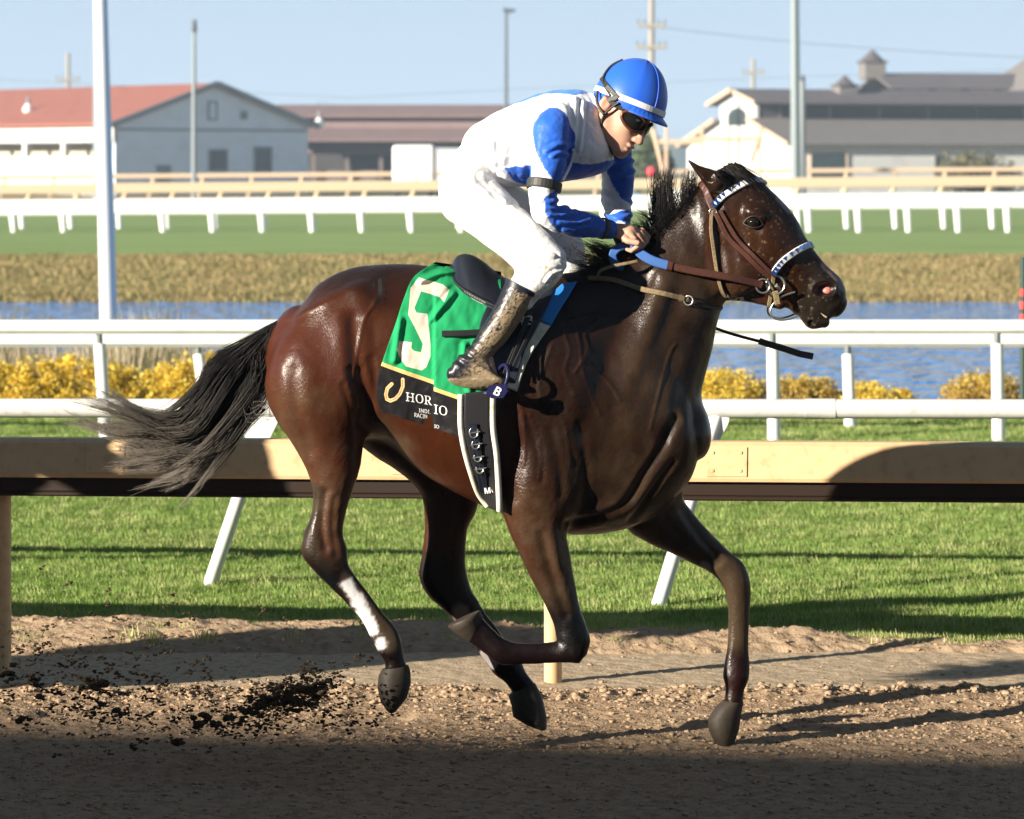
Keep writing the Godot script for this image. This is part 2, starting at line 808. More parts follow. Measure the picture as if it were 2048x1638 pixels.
func face_normals(v: PackedVector3Array, ix: PackedInt32Array) -> PackedVector3Array:
	var n := PackedVector3Array()
	n.resize(v.size())
	for q in range(0, ix.size(), 3):
		var a := v[ix[q]]
		var c := (v[ix[q + 2]] - a).cross(v[ix[q + 1]] - a)
		n[ix[q]] += c
		n[ix[q + 1]] += c
		n[ix[q + 2]] += c
	for i in n.size(): n[i] = n[i].normalized()
	return n


func joined_mesh(arrays: Array) -> ArrayMesh:
	var v := PackedVector3Array()
	var n := PackedVector3Array()
	var ix := PackedInt32Array()
	var col := PackedColorArray()
	for a in arrays:
		var base := v.size()
		v.append_array(a[0])
		n.append_array(a[1])
		col.append_array(a[3])
		for i in a[2]: ix.append(i + base)
	return mesh_of(v, n, ix, PackedVector2Array(), col)


# the point of a body's near side met by the line from the eye through a place in the plane of the horse
func surf(f: Field, px: float, py: float, off := 0.0, from_z := 0.75) -> Vector3:
	var eye := Vector3(0, CH, DH)
	var dir := (P(px, py, 0.0) - eye).normalized()
	var start := eye + dir * ((DH - from_z) / -dir.z)
	return f.hit(start, dir, off, 1.6)


# ================================================================ the horse
var nz_a := FastNoiseLite.new()
var nz_b := FastNoiseLite.new()
var nz_c := FastNoiseLite.new()
var horse_f: Field
var head_f: Field


func poly_dist(x: float, y: float, line: PackedVector2Array) -> float:
	var best := 1e9
	var p := Vector2(x, y)
	for i in line.size() - 1:
		var a := line[i]
		var ab := line[i + 1] - a
		var t := clampf((p - a).dot(ab) / ab.length_squared(), 0.0, 1.0)
		best = minf(best, (p - a - ab * t).length_squared())
	return sqrt(best)


func v2(list: Array) -> PackedVector2Array:
	var o := PackedVector2Array()
	for i in range(0, list.size(), 2): o.append(Vector2(list[i], list[i + 1]))
	return o


func smooth_line(l: Array) -> PackedVector2Array:
	var pts := []
	for i in range(0, l.size(), 2): pts.append(Vector2(l[i], l[i + 1]))
	return PackedVector2Array(curve_pts(pts, 4))


# the same for places measured along the track and up from the ground, in units of S
func img(p: Vector3) -> Vector2:
	var k := DH / (DH - p.z) / S
	return Vector2(1024.0 + p.x * k, HY + (CH - p.y) * k)


var veins := []
var skin_folds := []


func mixc(a: Vector3, b: Vector3, t: float) -> Vector3:
	return a.lerp(b, clampf(t, 0.0, 1.0))


func tint_of(kind: String, p: Vector3, n: Vector3) -> Color:
	var c := Vector3(0.5, 0.5, 0.5)
	match kind:
		"horse": c = horse_tint(p, n)
		"silks": c = silks_tint(p, n)
		"breeches": c = breeches_tint(p, n)
		"boot": c = boot_tint(p, n)
		"skin": c = skin_tint(p, n)
		"helmet": c = helmet_tint(p, n)
	return Color(c.x, c.y, c.z)


func relief_of(kind: String, p: Vector3, n: Vector3) -> float:
	match kind:
		"horse": return horse_relief(p, n)
		"silks": return silks_relief(p, n)
		"breeches": return breeches_relief(p, n)
		"boot": return boot_relief(p, n)
	return 0.0


func horse_tint(p: Vector3, n: Vector3) -> Vector3:
	var q := img(p)
	var x := q.x
	var y := q.y
	var a := nz_a.get_noise_3d(p.x * 3.0, p.y * 3.0, p.z * 3.0)
	var b := nz_b.get_noise_3d(p.x * 14.0, p.y * 14.0, p.z * 14.0)
	var f := nz_c.get_noise_3d(p.x * 60.0, p.y * 60.0, p.z * 60.0)
	var red := Vector3(0.124, 0.037, 0.017)
	var bay := Vector3(0.062, 0.022, 0.012)
	var dark := Vector3(0.027, 0.0145, 0.0098)
	var black := Vector3(0.011, 0.0095, 0.009)
	var mud := Vector3(0.17, 0.118, 0.07)
	var c := mixc(bay, red, 0.5 + 0.5 * a)
	# the quarters and flank are reddest, the top line and forehand dark
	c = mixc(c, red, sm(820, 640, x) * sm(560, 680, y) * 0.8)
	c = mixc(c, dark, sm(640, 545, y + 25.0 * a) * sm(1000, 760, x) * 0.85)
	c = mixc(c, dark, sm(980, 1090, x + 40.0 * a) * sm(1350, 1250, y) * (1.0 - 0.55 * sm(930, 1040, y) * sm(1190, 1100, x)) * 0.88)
	# neck crest and throat
	if x > 1410 and y < 680:
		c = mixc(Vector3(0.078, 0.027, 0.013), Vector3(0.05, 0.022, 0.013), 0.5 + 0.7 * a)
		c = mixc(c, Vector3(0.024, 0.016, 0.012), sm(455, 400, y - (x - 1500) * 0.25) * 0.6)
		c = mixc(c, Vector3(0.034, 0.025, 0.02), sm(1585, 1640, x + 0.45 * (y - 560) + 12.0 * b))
		c = mixc(c, Vector3(0.42, 0.30, 0.28), sm(15.0, 9.0, poly_dist(x, y, blaze) + 3.0 * b))
		c = mixc(c, Vector3(0.40, 0.36, 0.32), sm(9.0, 4.0, poly_dist(x, y, star) + 3.0 * b))
		c = mixc(c, Vector3(0.3, 0.22, 0.13), sm(0.36, 0.56, f + 0.1 * b) * sm(1440, 1520, x) * 0.75)
		# inside of the nostril
		c = mixc(c, Vector3(0.012, 0.008, 0.008), sm(0.033, 0.024, p.distance_to(nostril_at)) * 0.9)
	# hoof side of the limbs
	var low := sm(1075, 1150, y + 20.0 * a)
	if x > 1000 and x < 1200: low = sm(1120, 1230, y + 20.0 * a)
	if x > 1380: low = sm(1180, 1260, y + 20.0 * a) * 0.8
	c = mixc(c, black, low * 0.92)
	if x < 830 and p.z > 0.0 and y > 960: c = mixc(c, black, sm(30, 8, poly_dist(x, y, tendon)) * 0.9)
	# dried sand: gaskin, flank, chest, forearms
	var dust := 0.0
	dust = maxf(dust, sm(150, 40, poly_dist(x, y, dust_hind)) * (0.30 + 0.45 * a + 0.25 * b))
	dust = maxf(dust, sm(170, 60, poly_dist(x, y, dust_chest)) * (0.20 + 0.3 * a + 0.14 * b))
	dust = maxf(dust, sm(70, 20, poly_dist(x, y, dust_arm)) * (0.34 + 0.3 * b))
	dust = maxf(dust, sm(60, 20, poly_dist(x, y, dust_far)) * (0.5 + 0.3 * a) * sm(0.05, -0.02, p.z))
	dust = maxf(dust, sm(46, 12, poly_dist(x, y, dust_flank)) * (0.4 + 0.5 * b))
	dust = maxf(dust, sm(40, 24, poly_dist(x, y, dust_far_hind)) * 0.30 * sm(0.02, -0.04, p.z))
	c = mixc(c, mud, clampf(dust, 0.0, 0.62))
	# white cannon of the near hind leg, muddied towards the front
	if x < 830 and p.z > 0.0 and y > 1130:
		var d := poly_dist(x, y, sock)
		c = mixc(c, Vector3(0.11, 0.075, 0.048), sm(40, 28, poly_dist(x, y, sock_mud)) * 0.9)
		c = mixc(c, Vector3(1.2, 1.17, 1.17), sm(17, 10, d + 7.0 * b + 5.0 * f) * sm(1152, 1160, y + 0.55 * (x - 700)))
		c = mixc(c, Vector3(1.1, 1.08, 1.08), sm(15, 6, Vector2(x - 761, (y - 1288) * 0.8).length() + 7.0 * b + 6.0 * f))
	if p.z < 0.0 and x > 880 and x < 1010:
		c = mixc(c, Vector3(0.42, 0.31, 0.24), sm(24, 10, Vector2(x - 922, (y - 1228) * 0.9).length() + 8.0 * b))
		c = mixc(c, Vector3(0.5, 0.44, 0.42), sm(10, 6, poly_dist(x, y, sock_far)))
	if p.z < 0.0 and x > 1380 and x < 1430:
		c = mixc(c, Vector3(0.4, 0.34, 0.30), sm(14, 8, Vector2(x - 1412, (y - 1134) * 1.1 - (x - 1412) * 0.6).length()))
	c *= 0.50 * (1.0 + 0.16 * f)
	return c


func horse_relief(p: Vector3, n: Vector3) -> float:
	var q := img(p)
	var r := 0.0009 * nz_b.get_noise_3d(p.x * 22.0, p.y * 15.0, p.z * 22.0) + 0.0005 * nz_c.get_noise_3d(p.x * 46.0, p.y * 30.0, p.z * 46.0)
	r += 0.0016 * nz_a.get_noise_3d(p.x * 9.0, p.y * 6.0, p.z * 9.0)
	if n.z > 0.05:
		var face := sm(0.05, 0.35, n.z)
		var hide := p.z < 0.0 and not (q.x > 1290 and q.y > 1000 or q.x > 835 and q.x < 960 and q.y > 960)
		if not hide:
			for l in skin_folds:
				var w: float = l[2]
				if q.x < l[3].x - 3.0 * w or q.x > l[4].x + 3.0 * w or q.y < l[3].y - 3.0 * w or q.y > l[4].y + 3.0 * w: continue
				var d := poly_dist(q.x, q.y, l[0]) / w
				if d < 3.0: r -= l[1] * face * (exp(-d * d) - 0.14 * exp(-pow(d - 1.7, 2.0) * 1.5))
			if p.z > 0.0:
				for v in veins:
					var d := poly_dist(q.x, q.y, v)
					if d < 14.0: r += 0.0034 * exp(-d * d / 11.0) * face
	return r


var blaze := v2([1655, 530, 1676, 548, 1690, 572])
var star := v2([1557, 398, 1570, 410, 1580, 422])
var tendon := v2([630, 985, 618, 1060, 622, 1110, 660, 1160])
var dust_hind := v2([620, 850, 655, 930, 660, 1010])
var dust_chest := v2([1400, 620, 1340, 800, 1300, 960, 1200, 1040])
var dust_arm := v2([1060, 1020, 1085, 1090, 1120, 1170])
var dust_far := v2([1330, 1060, 1420, 1100, 1480, 1150, 1478, 1260])
var dust_far_hind := v2([890, 980, 890, 1150, 960, 1230])
var dust_flank := v2([742, 840, 762, 868, 800, 900])
var sock := v2([690, 1160, 716, 1200, 742, 1262])
var sock_far := v2([968, 1306, 986, 1330])
var sock_mud := v2([715, 1165, 780, 1270])
var nostril_at := Vector3.ZERO


func horse_parts() -> Array:
	var o := []
	# trunk
	o.append(section_part([
		[603, 612, 556, 760, 0.0, 0.13], [640, 566, 590, 850, 0.0, 0.20], [705, 536, 680, 880, 0.0, 0.245], [790, 528, 770, 880, 0.0, 0.26],
		[870, 534, 845, 945, 0.0, 0.27], [950, 552, 925, 992, 0.0, 0.28], [1040, 562, 1015, 1030, 0.0, 0.275], [1130, 556, 1120, 1066, 0.0, 0.25],
		[1210, 580, 1225, 1064, 0.0, 0.225], [1290, 640, 1310, 1030, 0.0, 0.205], [1350, 730, 1376, 965, 0.0, 0.175], [1378, 800, 1394, 920, 0.0, 0.12]], 0.02, -0.10, 4, 0.6))
	# neck
	o.append(section_part([
		[1130, 552, 1280, 1000, 0.0, 0.16], [1190, 536, 1380, 880, 0.0, 0.155], [1250, 510, 1404, 775, 0.0, 0.135], [1310, 466, 1424, 700, 0.0, 0.110],
		[1365, 408, 1436, 640, 0.0, 0.090], [1408, 360, 1452, 600, 0.0, 0.080], [1450, 336, 1480, 585, 0.0, 0.078]], 0.05, -0.15, 4, 0.5))
	# near hind leg
	var z := 0.13
	o.append(section_part([
		[585, 640, 760, 560, 0.10, 0.11], [536, 735, 770, 690, 0.115, 0.150], [534, 795, 752, 790, 0.125, 0.150], [555, 845, 734, 848, 0.135, 0.125],
		[585, 888, 727, 890, 0.14, 0.095], [614, 942, 720, 938, 0.145, 0.072], [626, 988, 704, 985, 0.15, 0.056], [622, 1030, 690, 1034, 0.15, 0.045],
		[606, 1073, 686, 1070, 0.15, 0.042], [605, 1112, 694, 1098, 0.15, 0.042], [632, 1146, 696, 1126, 0.15, 0.040], [660, 1174, 708, 1148, 0.15, 0.034],
		[692, 1206, 733, 1180, 0.15, 0.028], [722, 1240, 763, 1222, 0.15, 0.027], [744, 1280, 792, 1256, 0.15, 0.030], [757, 1304, 803, 1282, 0.15, 0.036],
		[770, 1326, 807, 1310, 0.15, 0.031], [768, 1344, 815, 1334, 0.15, 0.033]], 0.045, 0.0, 4, 0.3))
	# far hind leg, brought forward under the belly
	o.append(section_part([
		[620, 760, 820, 620, -0.10, 0.12], [715, 885, 880, 760, -0.13, 0.13], [800, 945, 945, 880, -0.14, 0.10], [840, 985, 956, 990, -0.145, 0.075],
		[848, 1020, 951, 1025, -0.15, 0.062], [849, 1058, 935, 1060, -0.15, 0.050], [844, 1105, 931, 1112, -0.15, 0.045], [838, 1152, 933, 1142, -0.15, 0.045],
		[855, 1190, 943, 1180, -0.15, 0.040], [885, 1218, 956, 1200, -0.15, 0.035], [914, 1248, 970, 1225, -0.15, 0.029], [948, 1290, 1000, 1264, -0.15, 0.027],
		[972, 1326, 1026, 1302, -0.15, 0.030], [988, 1348, 1044, 1326, -0.15, 0.036], [1010, 1364, 1052, 1345, -0.15, 0.031], [1026, 1386, 1070, 1368, -0.15, 0.033]], 0.03, 0.0, 4, 0.3))
	# near fore: shoulder, forearm, knee
	o.append(section_part([
		[1060, 780, 1250, 800, 0.12, 0.11], [1010, 900, 1190, 900, 0.135, 0.125], [998, 990, 1170, 985, 0.15, 0.115], [1014, 1050, 1134, 1056, 0.16, 0.085],
		[1038, 1107, 1140, 1106, 0.16, 0.066], [1066, 1165, 1149, 1160, 0.16, 0.055], [1092, 1213, 1159, 1210, 0.16, 0.046], [1108, 1250, 1171, 1245, 0.16, 0.043],
		[1114, 1278, 1181, 1278, 0.16, 0.044], [1128, 1302, 1176, 1302, 0.16, 0.040]], 0.05, 0.0, 4, 0.7))
	# near fore: the folded cannon
	o.append(section_part([
		[1162, 1275, 1158, 1327, 0.16, 0.036], [1130, 1279, 1134, 1326, 0.16, 0.038], [1105, 1284, 1108, 1326, 0.16, 0.030], [1075, 1286, 1077, 1327, 0.16, 0.026], [1042, 1286, 1045, 1328, 0.16, 0.027], [1022, 1283, 1022, 1330, 0.16, 0.033],
		[1004, 1275, 994, 1326, 0.16, 0.036], [988, 1260, 975, 1311, 0.16, 0.031], [972, 1243, 953, 1294, 0.16, 0.031], [960, 1228, 936, 1283, 0.16, 0.034]], 0.012, 0.0, 4, 0.3))
	# far fore
	o.append(section_part([
		[1220, 950, 1385, 900, -0.10, 0.11], [1250, 1050, 1366, 985, -0.125, 0.095], [1290, 1082, 1384, 1022, -0.14, 0.072], [1345, 1108, 1412, 1056, -0.15, 0.056],
		[1400, 1134, 1456, 1100, -0.155, 0.046], [1430, 1152, 1485, 1124, -0.155, 0.045], [1447, 1176, 1499, 1156, -0.155, 0.044], [1454, 1200, 1501, 1192, -0.155, 0.038],
		[1456, 1235, 1499, 1233, -0.155, 0.030], [1455, 1285, 1497, 1288, -0.155, 0.027], [1449, 1328, 1499, 1333, -0.155, 0.030], [1446, 1350, 1498, 1358, -0.155, 0.036],
		[1451, 1376, 1488, 1382, -0.155, 0.031], [1449, 1402, 1486, 1408, -0.155, 0.034]], 0.03, 0.0, 4, 0.3))
	# muscles
	o.append(ball_part(P(1110, 760, 0.165), Vector3(0.15, 0.24, 0.085), Basis(Vector3(0, 0, 1), 0.35), 0.06))
	o.append(ball_part(P(1075, 950, 0.19), Vector3(0.10, 0.14, 0.075), Basis(Vector3(0, 0, 1), -0.5), 0.05))
	o.append(ball_part(P(1330, 900, 0.085), Vector3(0.075, 0.13, 0.075), Basis(Vector3(0, 0, 1), -0.55), 0.04))
	o.append(ball_part(P(1215, 1010, 0.09), Vector3(0.13, 0.05, 0.08), Basis(Vector3(0, 0, 1), 0.25), 0.04))
	o.append(ball_part(P(1330, 900, -0.085), Vector3(0.07, 0.13, 0.075), Basis(Vector3(0, 0, 1), -0.55), 0.04))
	o.append(ball_part(P(615, 760, 0.17), Vector3(0.11, 0.16, 0.10), Basis(Vector3(0, 0, 1), 0.2), 0.06))
	o.append(ball_part(P(690, 740, 0.20), Vector3(0.085, 0.17, 0.07), Basis(Vector3(0, 0, 1), -0.1), 0.05))
	o.append(ball_part(P(735, 612, 0.165), Vector3(0.07, 0.05, 0.05), Basis(Vector3(0, 0, 1), -0.6), 0.05))
	o.append(ball_part(P(1100, 1075, 0.205), Vector3(0.03, 0.11, 0.03), Basis(Vector3(0, 0, 1), 0.2), 0.03))
	o.append(ball_part(P(1058, 1090, 0.2), Vector3(0.028, 0.10, 0.03), Basis(Vector3(0, 0, 1), 0.38), 0.03))
	o.append(limb_part([[P(1410, 640, 0.055), 0.022], [P(1360, 790, 0.10), 0.03], [P(1318, 900, 0.13), 0.035]], 0.03))
	o.append(limb_part([[P(1330, 560, 0.085), 0.03], [P(1290, 700, 0.13), 0.045], [P(1255, 830, 0.16), 0.05]], 0.05))
	return o


func head_parts() -> Array:
	var o := []
	o.append(section_part([
		[1396, 380, 1436, 600, 0.0, 0.085], [1440, 340, 1458, 590, 0.0, 0.082], [1475, 333, 1478, 588, 0.0, 0.088], [1512, 354, 1500, 596, 0.0, 0.098], [1555, 393, 1528, 603, 0.0, 0.098],
		[1588, 430, 1556, 612, 0.0, 0.080], [1612, 476, 1580, 618, 0.0, 0.064], [1634, 508, 1594, 624, 0.0, 0.055], [1658, 536, 1606, 632, 0.0, 0.054], [1680, 556, 1622, 642, 0.0, 0.055],
		[1691, 578, 1650, 640, 0.0, 0.048], [1692, 596, 1668, 634, 0.0, 0.036]], 0.02, 0.12, 4, 0.5))
	o.append(section_part([[1600, 592, 1597, 632, 0.0, 0.036], [1620, 612, 1612, 652, 0.0, 0.038], [1640, 630, 1626, 658, 0.0, 0.036], [1655, 636, 1645, 655, 0.0, 0.028]], 0.012, 0.0, 4, 0.8))
	for s in [1.0, -1.0]:
		# cheek, brow, eye socket, nostril rim, cheek ridge, ear
		o.append(ball_part(P(1470, 545, 0.062 * s), Vector3(0.095, 0.085, 0.038), Basis(Vector3(0, 0, 1), 0.2), 0.03))
		o.append(ball_part(P(1512, 428, 0.093 * s), Vector3(0.040, 0.020, 0.022), Basis(Vector3(0, 0, 1), -0.35), 0.02))
		o.append(ball_part(P(1508, 446, 0.106 * s), Vector3(0.027, 0.021, 0.016), Basis(Vector3(0, 0, 1), -0.3), 0.012, true))
		o.append(limb_part([[P(1530, 466, 0.09 * s), 0.010], [P(1572, 512, 0.068 * s), 0.008], [P(1590, 535, 0.055 * s), 0.006]], 0.025))
		o.append(ball_part(P(1648, 580, 0.045 * s), Vector3(0.052, 0.040, 0.024), Basis(Vector3(0, 0, 1), -0.2), 0.015))
		o.append(ball_part(P(1650, 578, 0.064 * s), Vector3(0.040, 0.025, 0.026), Basis(Vector3(0, 0, 1), 0.2), 0.008, true))
		o.append(limb_part([[P(1604, 597, 0.050 * s), 0.005], [P(1632, 618, 0.050 * s), 0.009], [P(1664, 640, 0.040 * s), 0.009]], 0.006, true))
		o.append(limb_part([[P(1432, 365, 0.06 * s), 0.040], [P(1415, 352, 0.068 * s), 0.027], [P(1396, 338, 0.074 * s), 0.014], [P(1378, 322, 0.078 * s), 0.004]], 0.012))
		o.append(limb_part([[P(1420, 353, (0.068 + 0.03) * s), 0.018], [P(1398, 338, (0.074 + 0.018) * s), 0.008]], 0.008, true))
		o.append(limb_part([[P(1448, 590, 0.03 * s), 0.016], [P(1500, 596, 0.034 * s), 0.014], [P(1560, 612, 0.024 * s), 0.012]], 0.02))
	o.append(limb_part([[P(1606, 612, 0.0), 0.001], [P(1640, 626, 0.0), 0.010], [P(1668, 640, 0.0), 0.010]], 0.004, true))
	return o


func build_horse() -> void:
	veins = []
	for l in [[1195, 640, 1170, 668, 1176, 700, 1150, 745], [1150, 640, 1160, 690, 1165, 740, 1185, 790, 1200, 830], [1105, 690, 1080, 760, 1085, 800, 1105, 830],
			[1120, 650, 1140, 700, 1130, 740, 1150, 790], [1240, 640, 1200, 628, 1140, 640], [1060, 830, 1080, 900, 1078, 960], [1170, 720, 1215, 760, 1240, 800],
			[1100, 800, 1130, 850, 1140, 930], [1030, 760, 1050, 860, 1046, 930], [1350, 690, 1335, 720, 1300, 860], [756, 560, 752, 600, 728, 640, 716, 700, 706, 760], [1480, 520, 1530, 545, 1560, 575], [1500, 490, 1540, 520, 1570, 560]]:
		veins.append(smooth_line(l))
	# [line, depth, half width in pixels]
	skin_folds = []
	for l in [[[700, 740, 716, 800, 725, 850], 0.006, 8], [[722, 740, 734, 790, 734, 830], 0.005, 7], [[742, 720, 750, 770, 738, 830], 0.004, 8], [[688, 770, 704, 820, 716, 850], 0.004, 7],
			[[1060, 840, 1078, 905, 1082, 960], 0.005, 9], [[1102, 860, 1120, 940, 1122, 990], 0.004, 9], [[1160, 850, 1172, 930, 1168, 1000], 0.004, 9],
			[[1352, 838, 1326, 890, 1292, 945, 1240, 1018, 1140, 1046], 0.010, 9], [[1346, 925, 1302, 985, 1262, 1040], 0.007, 7], [[1420, 660, 1396, 720, 1366, 790, 1330, 880], 0.007, 15],
			[[704, 640, 712, 720, 728, 800, 734, 850], 0.012, 15], [[588, 740, 594, 830, 622, 900], 0.006, 14], [[650, 985, 644, 1050, 652, 1095], 0.009, 9], [[668, 1000, 664, 1060, 672, 1110], 0.005, 7],
			[[1085, 1070, 1108, 1160, 1132, 1230], 0.008, 10], [[1290, 560, 1240, 650, 1200, 760, 1170, 860], 0.010, 22], [[1020, 990, 1030, 900, 1010, 800], 0.008, 20], [[1350, 600, 1310, 700, 1270, 800], 0.006, 16],
			[[1365, 1020, 1405, 1080, 1440, 1120], 0.006, 8], [[1330, 1040, 1390, 1100, 1430, 1130], 0.004, 8], [[890, 990, 885, 1080, 880, 1150], 0.006, 10], [[1432, 400, 1440, 500, 1452, 590], 0.006, 10], [[1440, 470, 1462, 500, 1468, 560], 0.003, 10]]:
		var line := smooth_line(l[0])
		var lo := Vector2(1e9, 1e9)
		var hi := -lo
		for q in line:
			lo = lo.min(q)
			hi = hi.max(q)
		skin_folds.append([line, l[1], float(l[2]), lo, hi])
	var parts := horse_parts() + head_parts()
	nostril_at = P(1652, 579, 0.05)
	horse_f = build_field(parts, 0.0072 if fine else 0.012)
	head_f = build_field(parts, 0.0045 if fine else 0.007, P(1362, 668, -0.17), P(1705, 300, 0.17))
	# both fields hold the same shape; they meet under the throat latch
	var a := P(1372, 352)
	var b := P(1454, 606)
	var across := Vector3(b.y - a.y, a.x - b.x, 0.0).normalized()
	if across.x > 0: across = -across
	horse_f.clipped = true
	horse_f.clip = Plane(across, a)
	head_f.clipped = true
	head_f.clip = Plane(-across, a)
	var coat := mat("horse_coat", 1, 1, 1, 1.0, 0.38)
	coat.vertex_color_use_as_albedo = true
	coat.normal_enabled = true
	coat.normal_texture = noise_tex(0.06, 11, 1024, 5, null, true, 5.0)
	coat.normal_scale = 0.45
	coat.roughness_texture = noise_tex(0.008, 12, 512, 4, grey_ramp(0.24, 0.33, 0.46))
	coat.uv1_triplanar = true
	coat.uv1_scale = Vector3(3.6, 1.3, 2.5)
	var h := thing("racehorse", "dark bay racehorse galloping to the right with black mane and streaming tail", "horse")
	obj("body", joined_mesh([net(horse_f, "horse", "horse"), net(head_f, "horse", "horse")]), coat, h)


# ================================================================ the place
const UPLAND := 0.3   # the infield beyond the pond lies a little higher


func far_y(d: float) -> float:
	# height of the ground sheet with distance from the camera
	if d < 29.4: return 0.0
	if d < 31.4: return lerpf(0.0, -0.55, (d - 29.4) / 2.0)
	if d < 56.5: return -0.6
	if d < 58.5: return lerpf(-0.6, -0.16, (d - 56.5) / 2.0)
	if d < 67.0: return lerpf(-0.16, UPLAND, sm(58.5, 67.0, d))
	return UPLAND


func sheet(called: String, m: Material, x0: float, x1: float, d0: float, d1: float, lift: float, nx := 2, nd := 2) -> MeshInstance3D:
	# a strip of ground lying on the terrain
	var v := PackedVector3Array()
	var n := PackedVector3Array()
	var ix := PackedInt32Array()
	for i in nd + 1:
		var d := lerpf(d0, d1, float(i) / nd)
		for j in nx + 1:
			v.append(Vector3(lerpf(x0, x1, float(j) / nx), far_y(d) + lift, DH - d))
			var sl := (far_y(d + 0.2) - far_y(d - 0.2)) / 0.4
			n.append(Vector3(0, 1, sl).normalized())
	for i in nd:
		for j in nx:
			var a := i * (nx + 1) + j
			ix.append_array(PackedInt32Array([a, a + nx + 1, a + 1, a + 1, a + nx + 1, a + nx + 2]))
	var o := obj(called, mesh_of(v, n, ix), m)
	tag(o, "", "", "", "structure")
	return o


func relief_sheet(called: String, m: Material, x0: float, x1: float, d0: float, d1: float, step: float, kind: int) -> MeshInstance3D:
	var nx := int((x1 - x0) / step)
	var nd := int((d1 - d0) / step)
	var v := PackedVector3Array()
	var ix := PackedInt32Array()
	v.resize((nx + 1) * (nd + 1))
	for i in nd + 1:
		var d := lerpf(d0, d1, float(i) / nd)
		for j in nx + 1:
			var x := lerpf(x0, x1, float(j) / nx)
			v[i * (nx + 1) + j] = Vector3(x, dirt_h(x, d, kind), DH - d)
	for i in nd:
		for j in nx:
			var a := i * (nx + 1) + j
			ix.append_array(PackedInt32Array([a, a + nx + 1, a + 1, a + 1, a + nx + 1, a + nx + 2]))
	var o := obj(called, mesh_of(v, face_normals(v, ix), ix), m)
	tag(o, "", "", "", "structure")
	return o


# edges of the strips wander a little along the track
func edge(x: float, at: float, wobble: float) -> float:
	return at + wobble * nz_b.get_noise_2d(x * 0.8, at * 7.0) + wobble * 0.5 * nz_b.get_noise_2d(x * 4.0, at * 3.0)


func dirt_h(x: float, d: float, kind: int) -> float:
	var a := nz_a.get_noise_2d(x * 1.1, d * 2.2)
	var b := nz_b.get_noise_2d(x * 7.0, d * 11.0)
	var c := nz_c.get_noise_2d(x * 22.0, d * 30.0)
	if kind == 0:     # harrowed cushion of the track
		var h := 0.012 + 0.014 * a + 0.008 * b + 0.0045 * c + 0.0035 * nz_c.get_noise_2d(x * 60.0, d * 70.0)
		var near := edge(x, 13.45, 0.12)
		h += 0.020 * exp(-pow((d - near + 0.12) / 0.13, 2.0)) * (0.6 + 1.0 * nz_b.get_noise_2d(x * 5.0, 3.0))
		h += 0.02 * exp(-pow((d - 12.75 - 0.1 * a) / 0.12, 2.0)) * sm(-0.1, 0.5, nz_b.get_noise_2d(x * 2.4, 9.0))
		return h - 0.06 * sm(near, near + 0.14, d)
	if kind == 1:     # packed gravel strip
		return 0.004 + 0.005 * b + 0.003 * c
	# loose verge heaped against the turf
	var lo := edge(x, 14.42, 0.10)
	var hi := edge(x, 15.25 - 0.17 * (x + 1.0), 0.08)
	return -0.05 + 0.06 * sm(lo - 0.05, lo + 0.12, d) + 0.055 * sm(lo, lo + 0.35, d) * (0.7 + 0.7 * a) + 0.013 * b + 0.006 * c + 0.004 * nz_c.get_noise_2d(x * 60.0, d * 70.0) - 0.07 * sm(hi - 0.1, hi + 0.2, d)


func blade_mesh(n: int, h: float, w: float, spread: float, seed_: int, lean := 0.4) -> ArrayMesh:
	var r := RandomNumberGenerator.new()
	r.seed = seed_
	var v := PackedVector3Array()
	var nn := PackedVector3Array()
	var ix := PackedInt32Array()
	for i in n:
		var a := r.randf() * TAU
		var at := Vector3(cos(a), 0, sin(a)) * spread * sqrt(r.randf())
		var b := r.randf() * TAU
		var side := Vector3(cos(b), 0, sin(b)) * w / 2
		var c := r.randf() * TAU
		var top := at + Vector3(cos(c) * lean * h * r.randf(), h * r.randf_range(0.6, 1.15), sin(c) * lean * h * r.randf())
		var mid := at.lerp(top, 0.55) + Vector3(0, h * 0.1, 0)
		var nrm := (Vector3(-sin(b), 0.9, cos(b))).normalized()
		var k := v.size()
		v.append_array(PackedVector3Array([at - side, at + side, mid - side * 0.7, mid + side * 0.7, top]))
		for q in 5: nn.append(nrm)
		ix.append_array(PackedInt32Array([k, k + 2, k + 1, k + 1, k + 2, k + 3, k + 2, k + 4, k + 3]))
	return mesh_of(v, nn, ix)


func scatter(called: String, mesh: Mesh, m: Material, places: Array, colors := PackedColorArray(), parent: Node3D = null) -> MultiMeshInstance3D:
	# places: Transform3D
	var mm := MultiMesh.new()
	mm.transform_format = MultiMesh.TRANSFORM_3D
	mm.use_colors = colors.size() > 0
	mm.mesh = mesh
	mm.instance_count = places.size()
	var w := 16 if colors.size() else 12
	var buf := PackedFloat32Array()
	buf.resize(places.size() * w)
	for i in places.size():
		var t: Transform3D = places[i]
		var o := i * w
		for r in 3:
			buf[o + r * 4] = t.basis.x[r]
			buf[o + r * 4 + 1] = t.basis.y[r]
			buf[o + r * 4 + 2] = t.basis.z[r]
			buf[o + r * 4 + 3] = t.origin[r]
		if w == 16:
			var c := colors[i]
			buf[o + 12] = c.r
			buf[o + 13] = c.g
			buf[o + 14] = c.b
			buf[o + 15] = 1.0
	mm.buffer = buf
	var mi := MultiMeshInstance3D.new()
	mi.multimesh = mm
	mi.material_override = m
	if parent:
		mi.name = called
		parent.add_child(mi, true)
	else:
		mi.name = numbered(called)
		add_child(mi, true)
	mi.set_meta("kind", "stuff")
	return mi


